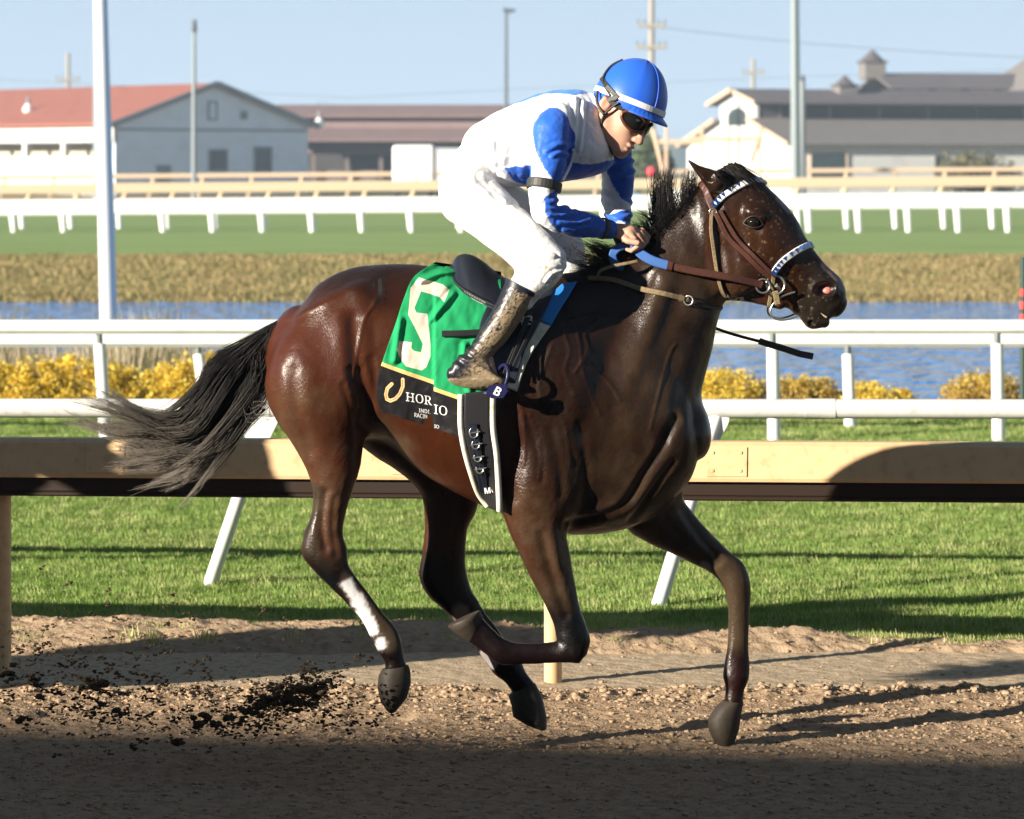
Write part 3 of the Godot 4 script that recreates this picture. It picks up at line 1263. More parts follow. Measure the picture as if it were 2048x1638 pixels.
func lump_mesh(seed_: int, rough := 0.45) -> ArrayMesh:
	var r := RandomNumberGenerator.new()
	r.seed = seed_
	var s := SphereMesh.new()
	s.radial_segments = 7
	s.rings = 4
	s.radius = 0.5
	s.height = 1.0
	var a := s.get_mesh_arrays()
	var v: PackedVector3Array = a[Mesh.ARRAY_VERTEX]
	var n := FastNoiseLite.new()
	n.seed = seed_
	n.frequency = 1.3
	for i in v.size(): v[i] *= 1.0 + rough * 1.6 * n.get_noise_3dv(v[i])
	var ix: PackedInt32Array = a[Mesh.ARRAY_INDEX]
	return mesh_of(v, face_normals(v, ix), ix)


func ragged_mesh(seed_: int, n: int) -> ArrayMesh:
	# a clod torn from wet sand: several lumps grown together unevenly
	var r := RandomNumberGenerator.new()
	r.seed = seed_
	var v := PackedVector3Array()
	var ix := PackedInt32Array()
	var at := Vector3.ZERO
	for i in n:
		var l := lump_mesh(seed_ * 31 + i, 0.8)
		var a := l.surface_get_arrays(0)
		var k := v.size()
		var s := r.randf_range(0.22, 0.62) * (1.0 - 0.4 * float(i) / n)
		for p in a[Mesh.ARRAY_VERTEX]: v.append(at + p * s)
		for q in a[Mesh.ARRAY_INDEX]: ix.append(q + k)
		at = Vector3(r.randfn(), r.randfn(), r.randfn()).normalized() * r.randf_range(0.15, 0.52)
	return mesh_of(v, face_normals(v, ix), ix)


func build_ground() -> void:
	var far := mat("far_ground", 0.20, 0.18, 0.10, 0.95, 0.2)
	far.albedo_texture = noise_tex(0.01, 21, 512, 4, ramp([[0.0, 0.6, 0.75, 0.5], [0.5, 0.9, 0.9, 0.8], [1.0, 1.3, 1.15, 1.0]]))
	world_tri(far, 0.05)
	var v := PackedVector3Array()
	var n := PackedVector3Array()
	var ix := PackedInt32Array()
	var ds := [-60.0, -10.0, 0.0, 10.0, 20.0, 29.4, 30.4, 31.4, 45.0, 56.5, 57.5, 58.5, 60.0, 61.5, 63.0, 64.5, 66.0, 67.0, 90.0, 150.0, 250.0, 500.0, 1200.0, 3500.0]
	for d in ds:
		for x in [-1800.0, -100.0, 0.0, 100.0, 1800.0]:
			v.append(Vector3(x, far_y(d) - (0.07 if d < 16.0 else 0.012), DH - d))
			n.append(Vector3(0, 1, (far_y(d + 0.3) - far_y(d - 0.3)) / 0.6).normalized())
	for i in ds.size() - 1:
		for j in 4:
			var a := i * 5 + j
			ix.append_array(PackedInt32Array([a, a + 5, a + 1, a + 1, a + 5, a + 6]))
	tag(obj("ground", mesh_of(v, n, ix), far), "", "", "", "structure")

	var dirt := mat("track_dirt", 0.40, 0.295, 0.195, 0.95, 0.12)
	dirt.albedo_texture = noise_tex(0.012, 31, 1024, 6, ramp([[0.0, 0.62, 0.55, 0.50], [0.45, 0.92, 0.9, 0.88], [0.75, 1.05, 1.05, 1.05], [1.0, 1.25, 1.27, 1.3]]))
	dirt.heightmap_enabled = true
	dirt.heightmap_scale = 0.35
	dirt.heightmap_texture = noise_tex(0.06, 32, 1024, 6)
	world_tri(dirt, 0.9)
	var gravel := mat("strip_gravel", 0.46, 0.36, 0.25, 0.95, 0.15)
	gravel.albedo_texture = noise_tex(0.02, 33, 1024, 6, ramp([[0.0, 0.6, 0.58, 0.52], [0.4, 0.88, 0.88, 0.85], [0.6, 1.0, 1.0, 1.0], [1.0, 1.3, 1.28, 1.25]]))
	gravel.heightmap_enabled = true
	gravel.heightmap_scale = 0.2
	gravel.heightmap_texture = noise_tex(0.06, 34, 1024, 4)
	world_tri(gravel, 0.8)
	var cushion: StandardMaterial3D = dirt.duplicate()
	cushion.resource_name = "track_cushion"
	cushion.albedo_color = lin(0.34, 0.245, 0.16)
	relief_sheet("dirt_track", cushion, -3.6, 3.6, 8.6, 13.8, 0.012, 0)
	relief_sheet("gravel_path", gravel, -3.6, 3.6, 13.2, 14.7, 0.02, 1)
	relief_sheet("dirt_verge", dirt, -3.6, 3.6, 14.3, 15.6, 0.014, 2)
	for e in [[-60.0, -3.6], [3.6, 60.0]]:
		sheet("dirt_track", cushion, e[0], e[1], -6.0, 13.5, 0.006)
		sheet("gravel_path", gravel, e[0], e[1], 13.5, 14.45, 0.004)
		sheet("dirt_verge", dirt, e[0], e[1], 14.45, 15.3, 0.02)
	sheet("dirt_track", cushion, -3.6, 3.6, -6.0, 8.6, 0.004)

	var turf := mat("turf_soil", 0.19, 0.25, 0.08, 0.95, 0.1)
	turf.albedo_texture = noise_tex(0.008, 41, 1024, 6, ramp([[0.0, 0.5, 0.62, 0.5], [0.5, 0.95, 0.98, 0.9], [1.0, 1.5, 1.35, 1.3]]))
	world_tri(turf, 0.35)
	sheet("turf_course", turf, -60, 60, 15.1, 29.6, 0.0, 2, 4)
	var turf2 := mat("infield_turf", 0.24, 0.33, 0.125, 0.95, 0.1)
	turf2.albedo_texture = noise_tex(0.012, 43, 1024, 5, ramp([[0.0, 0.72, 0.82, 0.7], [0.5, 1.0, 1.0, 1.0], [1.0, 1.4, 1.15, 1.2]]))
	world_tri(turf2, 0.012, 0.012, 0.05)
	sheet("infield_turf", turf2, -160, 160, 66.4, 152.0, 0.004, 2, 4)
	var bankm := mat("dry_bank", 0.38, 0.285, 0.135, 0.95, 0.1)
	bankm.albedo_texture = noise_tex(0.014, 44, 1024, 5, ramp([[0.0, 0.5, 0.42, 0.4], [0.4, 0.85, 0.8, 0.75], [0.65, 1.05, 1.1, 1.0], [1.0, 1.35, 1.35, 1.3]]))
	world_tri(bankm, 0.10, 0.2, 0.35)
	sheet("pond_bank", bankm, -160, 160, 57.0, 66.6, 0.006, 2, 22)
	var dt := mat("far_dirt", 0.52, 0.34, 0.20, 0.95, 0.1)
	sheet("far_dirt_track", dt, -260, 260, 158.0, 190.0, 0.004)

	# the pond: water in a wind-ruffled sheet
	var water := mat("pond_water", 0.04, 0.22, 0.60, 0.09, 0.5)
	water.normal_enabled = true
	water.normal_texture = noise_tex(0.02, 51, 1024, 5, null, true, 6.0)
	water.normal_scale = 1.5
	water.uv1_triplanar = true
	water.uv1_world_triplanar = true
	water.uv1_scale = Vector3(0.10, 1, 0.035)
	var wv := PackedVector3Array([Vector3(-180, -0.25, DH - 29.8), Vector3(180, -0.25, DH - 29.8), Vector3(-180, -0.25, DH - 58.2), Vector3(180, -0.25, DH - 58.2)])
	var up := PackedVector3Array([Vector3.UP, Vector3.UP, Vector3.UP, Vector3.UP])
	tag(obj("pond", mesh_of(wv, up, PackedInt32Array([0, 2, 1, 1, 2, 3])), water), "", "", "", "structure")

	build_plants()
	build_clods()


func build_plants() -> void:
	# turf in blades where the camera can tell them
	var gm := mat("grass_blades", 1, 1, 1, 0.75, 0.25)
	gm.vertex_color_use_as_albedo = true
	gm.backlight_enabled = true
	gm.backlight = lin(0.35, 0.5, 0.12)
	var r := RandomNumberGenerator.new()
	r.seed = 77
	var places := []
	var cols := PackedColorArray()
	var total := 165000 if fine else 50000
	while places.size() < total:
		var d := 14.6 + 14.0 * pow(r.randf(), 1.7)
		var half := 1220.0 * S * d / DH + 0.2
		var x := r.randf_range(-half, half)
		var start := edge(x, 15.2 - 0.17 * (x + 1.0), 0.10) + 0.1 * nz_c.get_noise_2d(x * 5.0, 1.0)
		if d < start:
			if r.randf() > 0.004: continue
		var thin := nz_b.get_noise_2d(x * 0.9, d * 2.0)
		var worn: float = sm(0.9, 0.1, d - start)
		if worn > 0.3 and r.randf() < worn * 0.45: continue
		var s := r.randf_range(0.75, 1.35) * (1.0 + 0.4 * thin)
		var b := Basis(Vector3.UP, r.randf() * TAU).scaled(Vector3(s, s * r.randf_range(0.7, 1.25), s))
		var y0 := dirt_h(x, d, 2) if d < start else 0.0
		places.append(Transform3D(b, Vector3(x, y0 - 0.004, DH - d)))
		var g := r.randf()
		var dry := sm(0.62, 1.0, g + 0.5 * worn + 0.35 * thin)
		var c := Vector3(0.15, 0.25, 0.055).lerp(Vector3(0.33, 0.45, 0.13), clampf(r.randf() + 0.25 * nz_a.get_noise_2d(x * 0.5, d * 3.0), 0, 1))
		c = c.lerp(Vector3(0.58, 0.56, 0.27), dry * 0.8)
		cols.append(Color(c.x, c.y, c.z))
	tag(scatter("grass", blade_mesh(9, 0.034, 0.0042, 0.036, 5, 0.7), gm, places, cols), "short green turf growing between the tan rail and the pond", "grass")

	# dry growth on the far bank
	places = []
	cols = PackedColorArray()
	for i in 36000:
		var d := r.randf_range(57.8, 66.2)
		var x := r.randf_range(-15.0, 15.0)
		var s := r.randf_range(0.6, 1.5)
		places.append(Transform3D(Basis(Vector3.UP, r.randf() * TAU).scaled(Vector3(s, s, s)), Vector3(x, far_y(d), DH - d)))
		var k := clampf(0.5 + 0.9 * nz_a.get_noise_2d(x * 0.5, d * 1.2) + r.randf_range(-0.3, 0.3), 0, 1)
		var c := Vector3(0.31, 0.28, 0.12).lerp(Vector3(0.46, 0.35, 0.18), k)
		if r.randf() < 0.25 * sm(0.0, 0.4, nz_b.get_noise_2d(x * 0.6, d)): c = Vector3(0.42, 0.27, 0.15)
		cols.append(Color(c.x, c.y, c.z))
	tag(scatter("dry_grass", blade_mesh(8, 0.075, 0.016, 0.15, 6, 0.8), gm, places, cols), "tawny dry grass on the far bank of the pond", "grass")

	# pale reeds in the water's edge on the left
	places = []
	cols = PackedColorArray()
	for i in 5200:
		var x := r.randf_range(-7.2, -1.2)
		var d := r.randf_range(30.6, 33.5)
		if r.randf() > 0.55 + 0.9 * nz_a.get_noise_2d(x * 1.3, d * 0.4): continue
		var s := r.randf_range(0.55, 1.1) * (1.0 + 0.35 * nz_b.get_noise_2d(x * 0.9, 2.0))
		places.append(Transform3D(Basis(Vector3.UP, r.randf() * TAU).scaled(Vector3(s, s, s)), Vector3(x, -0.5, DH - d)))
		var c := Vector3(0.50, 0.40, 0.28).lerp(Vector3(0.72, 0.60, 0.44), r.randf())
		cols.append(Color(c.x, c.y, c.z))
	tag(scatter("reeds", blade_mesh(5, 0.95, 0.016, 0.10, 8, 0.16), gm, places, cols), "pale dry reeds standing in the edge of the pond", "reeds")

	# yellow bushes along the pond
	var leafm := mat("bush_leaves", 1, 1, 1, 0.7, 0.25)
	leafm.vertex_color_use_as_albedo = true
	leafm.backlight_enabled = true
	leafm.backlight = lin(0.7, 0.6, 0.2)
	var twig := mat("twigs", 0.12, 0.075, 0.045)
	var bushes := [[-25, 705, 110, 0, "golden yellow bush at the left edge of the photo, partly behind a white post"], [62, 712, 105, 0, "golden bush in the hedge just right of the leftmost white rail post"], [140, 706, 110, 0, "bright yellow bush left of the white rail post with the grey bracket"],
		[228, 728, 110, 1, "yellow-green bush directly behind the left grey-bracketed rail post"], [300, 742, 100, 1, "low greenish bush in the gap of the hedge where reeds show above"], [372, 708, 110, 0, "tall yellow bush behind the second white rail post"], [450, 694, 125, 0, "highest yellow bush, beside the horse's tail"],
		[1452, 738, 150, 0, "bright yellow bush just in front of the horse's chest"], [1606, 752, 120, 2, "small brownish bush between the two white rail posts"], [1745, 768, 150, 0, "lowest, flattest yellow bush right of the two rail posts"], [1972, 742, 160, 2, "olive and brown bush near the right edge of the photo"]]
	for b in bushes:
		var d := 28.9
		var top: Vector3 = W(b[0], b[1], d)
		var w: float = b[2] * S * d / DH
		var t := thing("yellow_bush", b[4], "bush", Vector3(top.x, 0, DH - d), "bushes along the pond")
		obj("foliage", bush_mesh(w * 0.62, top.y, int(b[0]) + 500, b[3]), leafm, t)
		var st := st_new()
		for k in 7:
			var a := TAU * k / 7.0 + 0.3
			add_tube(st, [Vector3.ZERO, Vector3(cos(a) * w * 0.2, top.y * 0.45, sin(a) * w * 0.2), Vector3(cos(a) * w * 0.4, top.y * 0.8, sin(a) * w * 0.35)], [0.014, 0.009, 0.004], 5)
		obj("stem", done(st), twig, t)


func bush_mesh(w: float, h: float, seed_: int, kind: int, count := 6000, leaf := 0.0165) -> ArrayMesh:
	var r := RandomNumberGenerator.new()
	r.seed = seed_
	var v := PackedVector3Array()
	var nn := PackedVector3Array()
	var col := PackedColorArray()
	var ix := PackedInt32Array()
	var clumps := []
	for i in 34:
		var a := r.randf() * TAU
		var e := r.randf_range(0.0, 1.0)
		var rad := sqrt(r.randf()) * 0.82
		clumps.append([Vector3(cos(a) * rad * w, (0.12 + 0.74 * e * sqrt(max(0.05, 1.0 - rad * rad * 0.75))) * h, sin(a) * rad * w * 0.8), r.randf_range(0.16, 0.36) * min(w, h * 1.3), r.randf()])
	for i in count:
		var c: Array = clumps[r.randi() % clumps.size()]
		var dir := Vector3(r.randfn(), r.randfn() + 0.35, r.randfn()).normalized()
		var p: Vector3 = c[0] + dir * c[1] * pow(r.randf(), 0.35)
		if r.randf() < 0.22:
			var aa := r.randf() * TAU
			var rr := sqrt(r.randf())
			p = Vector3(cos(aa) * rr * w, r.randf() * h * (1.05 - 0.5 * rr * rr), sin(aa) * rr * w * 0.8)
		p.y = clampf(p.y, 0.02, h * 1.04)
		var along := (dir + Vector3(r.randfn(), r.randfn() + 0.6, r.randfn()) * 0.6).normalized()
		var side := along.cross(Vector3(r.randfn(), r.randfn(), r.randfn())).normalized()
		var s := leaf * r.randf_range(0.6, 1.4)
		var nrm := (side.cross(along).normalized() + dir * 0.8).normalized()
		var tint := Vector3(0.84, 0.63, 0.08).lerp(Vector3(0.95, 0.80, 0.20), r.randf())
		var g := clampf(0.7 * c[2] + r.randf_range(-0.25, 0.3), 0.0, 1.0)
		if kind == 1: g = clampf(g + 0.25, 0, 1)
		tint = tint.lerp(Vector3(0.42, 0.38, 0.05), g * 0.5)
		if kind == 2: tint = tint.lerp(Vector3(0.40, 0.26, 0.11), 0.35 + 0.5 * (1.0 - p.y / h))
		if kind == 3: tint = Vector3(0.09, 0.14, 0.05).lerp(Vector3(0.20, 0.26, 0.10), r.randf())
		if kind == 4: tint = Vector3(0.12, 0.12, 0.05).lerp(Vector3(0.22, 0.20, 0.09), r.randf())
		var k := v.size()
		v.append_array(PackedVector3Array([p - along * s, p + side * s * 0.45, p + along * s, p - side * s * 0.45]))
		for q in 4:
			nn.append(nrm)
			col.append(Color(tint.x, tint.y, tint.z))
		ix.append_array(PackedInt32Array([k, k + 2, k + 1, k, k + 3, k + 2]))
	return mesh_of(v, nn, ix, PackedVector2Array(), col)


func build_clods() -> void:
	var m := mat("loose_dirt", 0.35, 0.255, 0.168, 0.95, 0.12)
	var r := RandomNumberGenerator.new()
	r.seed = 99
	var places := []
	for i in (28000 if fine else 8000):
		var d := r.randf_range(10.4, 15.2)
		var x := r.randf_range(-2.6, 2.6)
		var kind := 0
		if d > 13.45:
			kind = 1 if d < 14.4 else 2
			if r.randf() > (0.06 if kind == 1 else 0.35): continue
		var s := 0.0014 + 0.0058 * pow(r.randf(), 5.0)
		if abs(d - 13.25) < 0.2: s *= 1.0 + 0.8 * r.randf()
		var y := dirt_h(x, d, kind)
		places.append(Transform3D(Basis.from_euler(Vector3(r.randf() * 6.0, r.randf() * 6.0, 0)).scaled(Vector3(s * 1.6, s, s * 1.3) * 2.0), Vector3(x, y + s * 0.3, DH - d)))
	tag(scatter("dirt_crumbs", lump_mesh(4, 0.8), m, places), "loose sandy crumbs lying on the track", "dirt")
	# heaped clods along the edge of the cushion
	places = []
	for i in 420:
		var x := r.randf_range(-2.4, 2.4)
		var d := edge(x, 13.34, 0.12) + r.randfn() * 0.06
		var s := (0.003 + 0.015 * pow(r.randf(), 3.0)) * (0.6 + 0.8 * sm(-0.3, 0.5, nz_b.get_noise_2d(x * 5.0, 3.0)))
		places.append(Transform3D(Basis.from_euler(Vector3(r.randf() * 6.0, r.randf() * 6.0, 0)).scaled(Vector3(s * 1.5, s, s * 1.2) * 1.6), Vector3(x, dirt_h(x, d, 0) + s * 0.2, DH - d)))
	tag(scatter("dirt_clumps", ragged_mesh(14, 5), m, places), "clumps of sandy dirt heaped along the edge of the track", "dirt")
	# what the hind hooves throw up
	var wet := mat("thrown_dirt", 0.07, 0.05, 0.033, 0.95, 0.12)
	var big := []
	for c in [[655, 1362, 9], [640, 1372, 13], [620, 1380, 15], [596, 1378, 12], [560, 1372, 10], [540, 1398, 16], [572, 1402, 14], [600, 1408, 16], [632, 1396, 12], [520, 1412, 14], [500, 1424, 15], [480, 1420, 10], [455, 1434, 12], [438, 1450, 14],
			[410, 1432, 13], [398, 1446, 15], [350, 1484, 13], [265, 1492, 11], [190, 1372, 13], [172, 1362, 15], [208, 1366, 12], [74, 1372, 10], [68, 1358, 11], [80, 1394, 9], [26, 1330, 8], [40, 1306, 7], [42, 1440, 12], [200, 1408, 11], [232, 1420, 10], [150, 1398, 8], [16, 1348, 12], [118, 1386, 8]]:
		big.append(c)
	var kinds := [ragged_mesh(61, 9), ragged_mesh(62, 7), ragged_mesh(63, 11), ragged_mesh(64, 8)]
	for i in big.size():
		var c: Array = big[i]
		var z := r.randf_range(0.2, 0.7)
		var o := obj("mud_clod", kinds[i % 4], wet, null, P(c[0], c[1], z))
		var s: float = c[2] * S * 2.0
		o.basis = Basis.from_euler(Vector3(r.randf() * 6, r.randf() * 6, r.randf() * 6)).scaled(Vector3(s * 1.35, s * 0.8, s))
		tag(o, "dark lump of mud flying up behind the horse's hind hooves", "mud clod", "mud thrown up behind the horse")
	places = []
	for i in 3200:
		var t := r.randf()
		var px := lerpf(760, 10, pow(t, 0.8)) + r.randfn() * 40.0
		var py := 1430.0 - 60.0 * t + r.randfn() * (28.0 + 34.0 * t)
		if r.randf() < 0.2: py -= r.randf() * 170.0
		if r.randf() < 0.34:
			px = 575 + r.randfn() * 58.0
			py = 1392 + r.randfn() * 22.0 - 0.42 * (px - 575)
		if py > 1512 or px > 800: continue
		var s := (0.0022 + 0.017 * pow(r.randf(), 4.5))
		places.append(Transform3D(Basis.from_euler(Vector3(r.randf() * 6, r.randf() * 6, r.randf() * 6)).scaled(Vector3(s * 1.7, s, s) * 1.3), P(px, py, r.randf_range(0.1, 0.75))))
	tag(scatter("dirt_spray", ragged_mesh(71, 4), wet, places), "spray of dark dirt specks flying behind the hind hooves", "dirt")


# ---------------------------------------------------------------- rails
func build_rails() -> void:
	var tan := mat("tan_paint", 0.64, 0.44, 0.24, 0.55, 0.4)
	tan.albedo_texture = noise_tex(0.02, 61, 512, 5, ramp([[0.0, 0.72, 0.66, 0.6], [0.35, 0.96, 0.95, 0.93], [0.7, 1.02, 1.02, 1.02], [1.0, 1.08, 1.1, 1.12]]))
	world_tri(tan, 1.3)
	var brown := mat("brown_metal", 0.022, 0.012, 0.007, 0.5, 0.4)
	var white := mat("white_paint", 0.80, 0.81, 0.80, 0.4, 0.5)
	white.albedo_texture = noise_tex(0.015, 62, 512, 4, ramp([[0.0, 0.86, 0.86, 0.84], [0.4, 0.98, 0.98, 0.98], [1.0, 1.02, 1.02, 1.02]]))
	world_tri(white, 0.8)
	var pipe := mat("grey_white_pipe", 0.62, 0.62, 0.60, 0.42, 0.5)
	pipe.albedo_texture = noise_tex(0.03, 63, 512, 5, ramp([[0.0, 0.62, 0.60, 0.52], [0.35, 0.94, 0.94, 0.92], [1.0, 1.05, 1.05, 1.05]]))
	world_tri(pipe, 0.9)
	var bracket := mat("bracket_grey", 0.13, 0.16, 0.16, 0.5)

	# tan inner rail of the dirt track: a sheet-metal cover over a recessed brown beam, on posts
	var t := thing("tan_rail", "tan metal safety rail with dark brown underside running behind the horse", "rail", Vector3.ZERO)
	var a := Vector3(W(0, 900, 13.25).x - 3.0, 0, 0)
	var ends := []
	for px in [-1700.0, 3700.0]:
		var f: float = px / 2048.0
		var d := lerpf(13.95, 13.40, f)
		var top := W(px, lerpf(877.0, 887.0, f), d)
		ends.append([top, 0.14, 0.066])
	var cover := st_new()
	var beam := st_new()
	var prof := PackedVector2Array([Vector2(-0.075, 0.0), Vector2(-0.045, 0.012), Vector2(0.03, 0.012), Vector2(0.052, -0.004), Vector2(0.082, -0.128), Vector2(0.078, -0.142), Vector2(0.066, -0.142), Vector2(0.03, -0.03), Vector2(-0.075, -0.03)])
	var go: Vector3 = (ends[1][0] - ends[0][0]).normalized()
	var back := go.cross(Vector3.UP).normalized()  # towards the camera when go is +x
	var ring0 := []
	var ring1 := []
	for q in prof:
		ring0.append(ends[0][0] + back * q.x + Vector3(0, q.y - 0.008, 0))
		ring1.append(ends[1][0] + back * q.x + Vector3(0, q.y - 0.008, 0))
	for k in prof.size():
		var k2 := (k + 1) % prof.size()
		cover.set_smooth_group(-1)
		quad(cover, ring0[k2], ring0[k], ring1[k], ring1[k2])
	obj("rail_cover", done(cover), tan, t)
	var mid: Vector3 = (ends[0][0] + ends[1][0]) / 2.0
	var rot := Basis(go, Vector3.UP, go.cross(Vector3.UP))
	var length: float = (ends[1][0] - ends[0][0]).length()
	add_box(beam, Transform3D(rot, mid + back * 0.028 + Vector3(0, -0.132, 0)), Vector3(length, 0.165, 0.045), 0.01)
	add_box(beam, Transform3D(rot, mid + back * 0.022 + Vector3(0, -0.218, 0)), Vector3(length, 0.02, 0.056), 0.006)
	obj("beam", done(beam), brown, t)
	for k in 10:
		var c: Vector3 = ends[0][0].lerp(ends[1][0], 0.035 + 0.115 * k)
		var jst := st_new()
		add_box(jst, Transform3D(rot * Basis(Vector3(1, 0, 0), -0.24), c + back * 0.0695 + Vector3(0, -0.072, 0)), Vector3(0.16, 0.118, 0.004), 0.0015)
		for q in [[-0.055, 0.035], [0.055, 0.035], [-0.055, -0.035], [0.055, -0.035]]:
			add_box(jst, Transform3D(rot * Basis(Vector3(1, 0, 0), -0.24), c + back * (0.0725 - q[1] * 0.24) + go * q[0] + Vector3(0, -0.072 + q[1], 0)), Vector3(0.012, 0.012, 0.006), 0.002)
		obj("joint_plate", done(jst), tan, t)
	for px in [-1095.0, 5.0, 1106.0, 2206.0]:
		var f: float = px / 2048.0
		var d := lerpf(13.95, 13.44, f)
		var base := Vector3(W(px, 0, d).x, 0, DH - d)
		var st := st_new()
		var top := base + Vector3(0, 0.80, 0.0)
		add_tube(st, [base + Vector3(0, -0.05, 0), top], [0.036], 14)
		obj("post", done(st), tan, t)
		obj("bracket", tube_mesh([top + Vector3(0, -0.03, -0.03), top + Vector3(0, 0.06, 0.03)], [0.03], 8), brown, t)

	# grey-white pipe rail on leaning posts
	t = thing("pipe_rail", "grey-white round pipe rail on leaning white posts on the turf", "rail")
	var p0 := W(-1400, 815, 16.75)
	var p1 := W(3500, 819, 15.75)
	obj("pipe", tube_mesh([p0, p1], [0.046], 16), pipe, t)
	for k in 9:
		var c := p0.lerp(p1, 0.06 + 0.115 * k)
		var along_pipe := (p1 - p0).normalized() * 0.07
		obj("coupling", tube_mesh([c - along_pipe, c + along_pipe], [0.0485], 16), pipe, t)
	for q in [[-490.0, 1130.0, -365.0], [410.0, 1178.0, 534.0], [1307.0, 1222.0, 1432.0], [2205.0, 1266.0, 2340.0]]:
		var d: float = 14160.0 / (q[1] - HY)
		var base := Vector3(W(q[0], 0, d).x, -0.05, DH - d)
		var tx: float = W(q[2], 0, lerpf(16.5, 16.05, q[2] / 2048.0)).x
		var top := p0.lerp(p1, (tx - p0.x) / (p1.x - p0.x)) + Vector3(0, -0.035, 0)
		obj("post", tube_mesh([base, base.lerp(top, 0.9), top], [0.034], 14), white, t)
		var st := st_new()
		add_prism(st, PackedVector2Array([Vector2(-0.16, 0.0), Vector2(0.05, 0.0), Vector2(0.045, -0.03), Vector2(-0.02, -0.16), Vector2(-0.08, -0.16)]), Transform3D(Basis(), top + Vector3(0.01, 0.0, 0)), 0.05)
		obj("gusset", done(st), white, t)

	# the two white rails beyond the turf
	var rows := [[25.6, 640.0, 668.0, 198.0, 449.0, 668.0, 15.0, "white double-plank rail nearest the pond, front line with grey post brackets", 0.0], [27.0, 662.0, 694.0, 395.0, 433.3, 694.0, 25.0, "second white rail just behind the front one, beside the yellow bushes", 1.0]]
	for w in rows:
		var d: float = w[0]
		t = thing("white_rail", w[7], "rail")
		var at: Vector3 = W(1024, (w[1] + w[2]) / 2, d)
		var hh: float = (w[2] - w[1]) * S * d / DH
		obj("rail", box_mesh(Vector3(34, hh, 0.11), 0.03, Transform3D(Basis(Vector3.UP, 0.004), at)), white, t)
		for k in range(-5, 10):
			var px: float = w[3] + w[4] * k
			var top := W(px, w[5], d)
			var foot := W(px + w[6] * (1.0 if px < 1000 else 0.25), 0, d - 0.12)
			foot.y = -0.03
			foot.z = DH - d + 0.12
			obj("bracket", tube_mesh([top + Vector3(0, 0.03, 0), top.lerp(foot, 0.10)], [0.026], 8), bracket, t)
			obj("post", tube_mesh([top.lerp(foot, 0.09), foot], [0.045, 0.05], 12), white, t)

	# white rails of the far turn
	for w in [[90.0, 404.0, 432.0, 25.0, 99.4, 466.0, "white rail on short paired posts across the far turf, nearer line", 388.0, 414.0], [95.0, 400.0, 424.0, 42.0, 97.0, 461.0, "white rail across the far turf, line just behind the nearer one", 385.0, 408.0]]:
		var d: float = w[0]
		t = thing("far_white_rail", w[6], "rail")
		var l0 := W(-700, w[1] + 5.0, d)
		var r0 := W(2700, w[7] - 5.0, d)
		var hh: float = (w[2] - w[1]) * S * d / DH
		var dir := (r0 - l0).normalized()
		obj("rail", box_mesh(Vector3((r0 - l0).length(), hh, 0.12), 0.03, Transform3D(Basis(dir, Vector3(-dir.y, dir.x, 0), Vector3(0, 0, 1)), (l0 + r0) / 2 - Vector3(0, hh / 2, 0))), white, t)
		for k in range(-4, 25):
			var px: float = w[3] + w[4] * k
			var top := W(px, lerpf(w[2], w[8], clampf(px / 2048.0, 0, 1)) - 4.0, d)
			obj("post", tube_mesh([top, Vector3(top.x + 0.05, UPLAND - 0.02, top.z)], [0.10, 0.085], 8), white, t)

	# tan rails of the far dirt track
	tan = mat("faded_tan", 0.56, 0.44, 0.30, 0.6, 0.4)
	for w in [[140.0, 362.0, 383.0, 96.0, 395.0, "broad tan rail along the far dirt track", 60.0], [185.0, 344.0, 353.0, 99.0, 378.0, "thin tan rail beyond the far dirt track", 10.0]]:
		var d: float = w[0]
		t = thing("far_tan_rail", w[5], "rail")
		var l0 := W(-500, w[1] + 10.0, d)
		var r0 := W(2500, w[1] - 14.0, d)
		var hh: float = (w[2] - w[1]) * S * d / DH
		var dir := (r0 - l0).normalized()
		obj("rail", box_mesh(Vector3((r0 - l0).length(), hh, 0.2), 0.04, Transform3D(Basis(dir, Vector3(-dir.y, dir.x, 0), Vector3(0, 0, 1)), (l0 + r0) / 2 - Vector3(0, hh / 2, 0))), tan, t)
		for k in range(-4, 25):
			var px: float = w[6] + w[3] * k
			var f := (px + 500.0) / 3000.0
			var top := l0.lerp(r0, f) - Vector3(0, hh * 0.9, 0)
			obj("post", tube_mesh([top, Vector3(top.x - 0.25, UPLAND - 0.02, top.z - 0.2)], [0.10], 6), tan, t)


# ---------------------------------------------------------------- poles
func pole(called: String, label: String, cat: String, px: float, top_py: float, base_y: float, d: float, r0: float, r1: float, m: Material, px_top := -1.0) -> Node3D:
	var top := W(px if px_top < 0 else px_top, top_py, d)
	var base := Vector3(W(px, 0, d).x, base_y, DH - d)
	var t := thing(called, label, cat, base)
	obj("shaft", tube_mesh([Vector3.ZERO, (top - base) * 0.5, top - base], [r0, (r0 + r1) / 2, r1], 16), m, t)
	return t


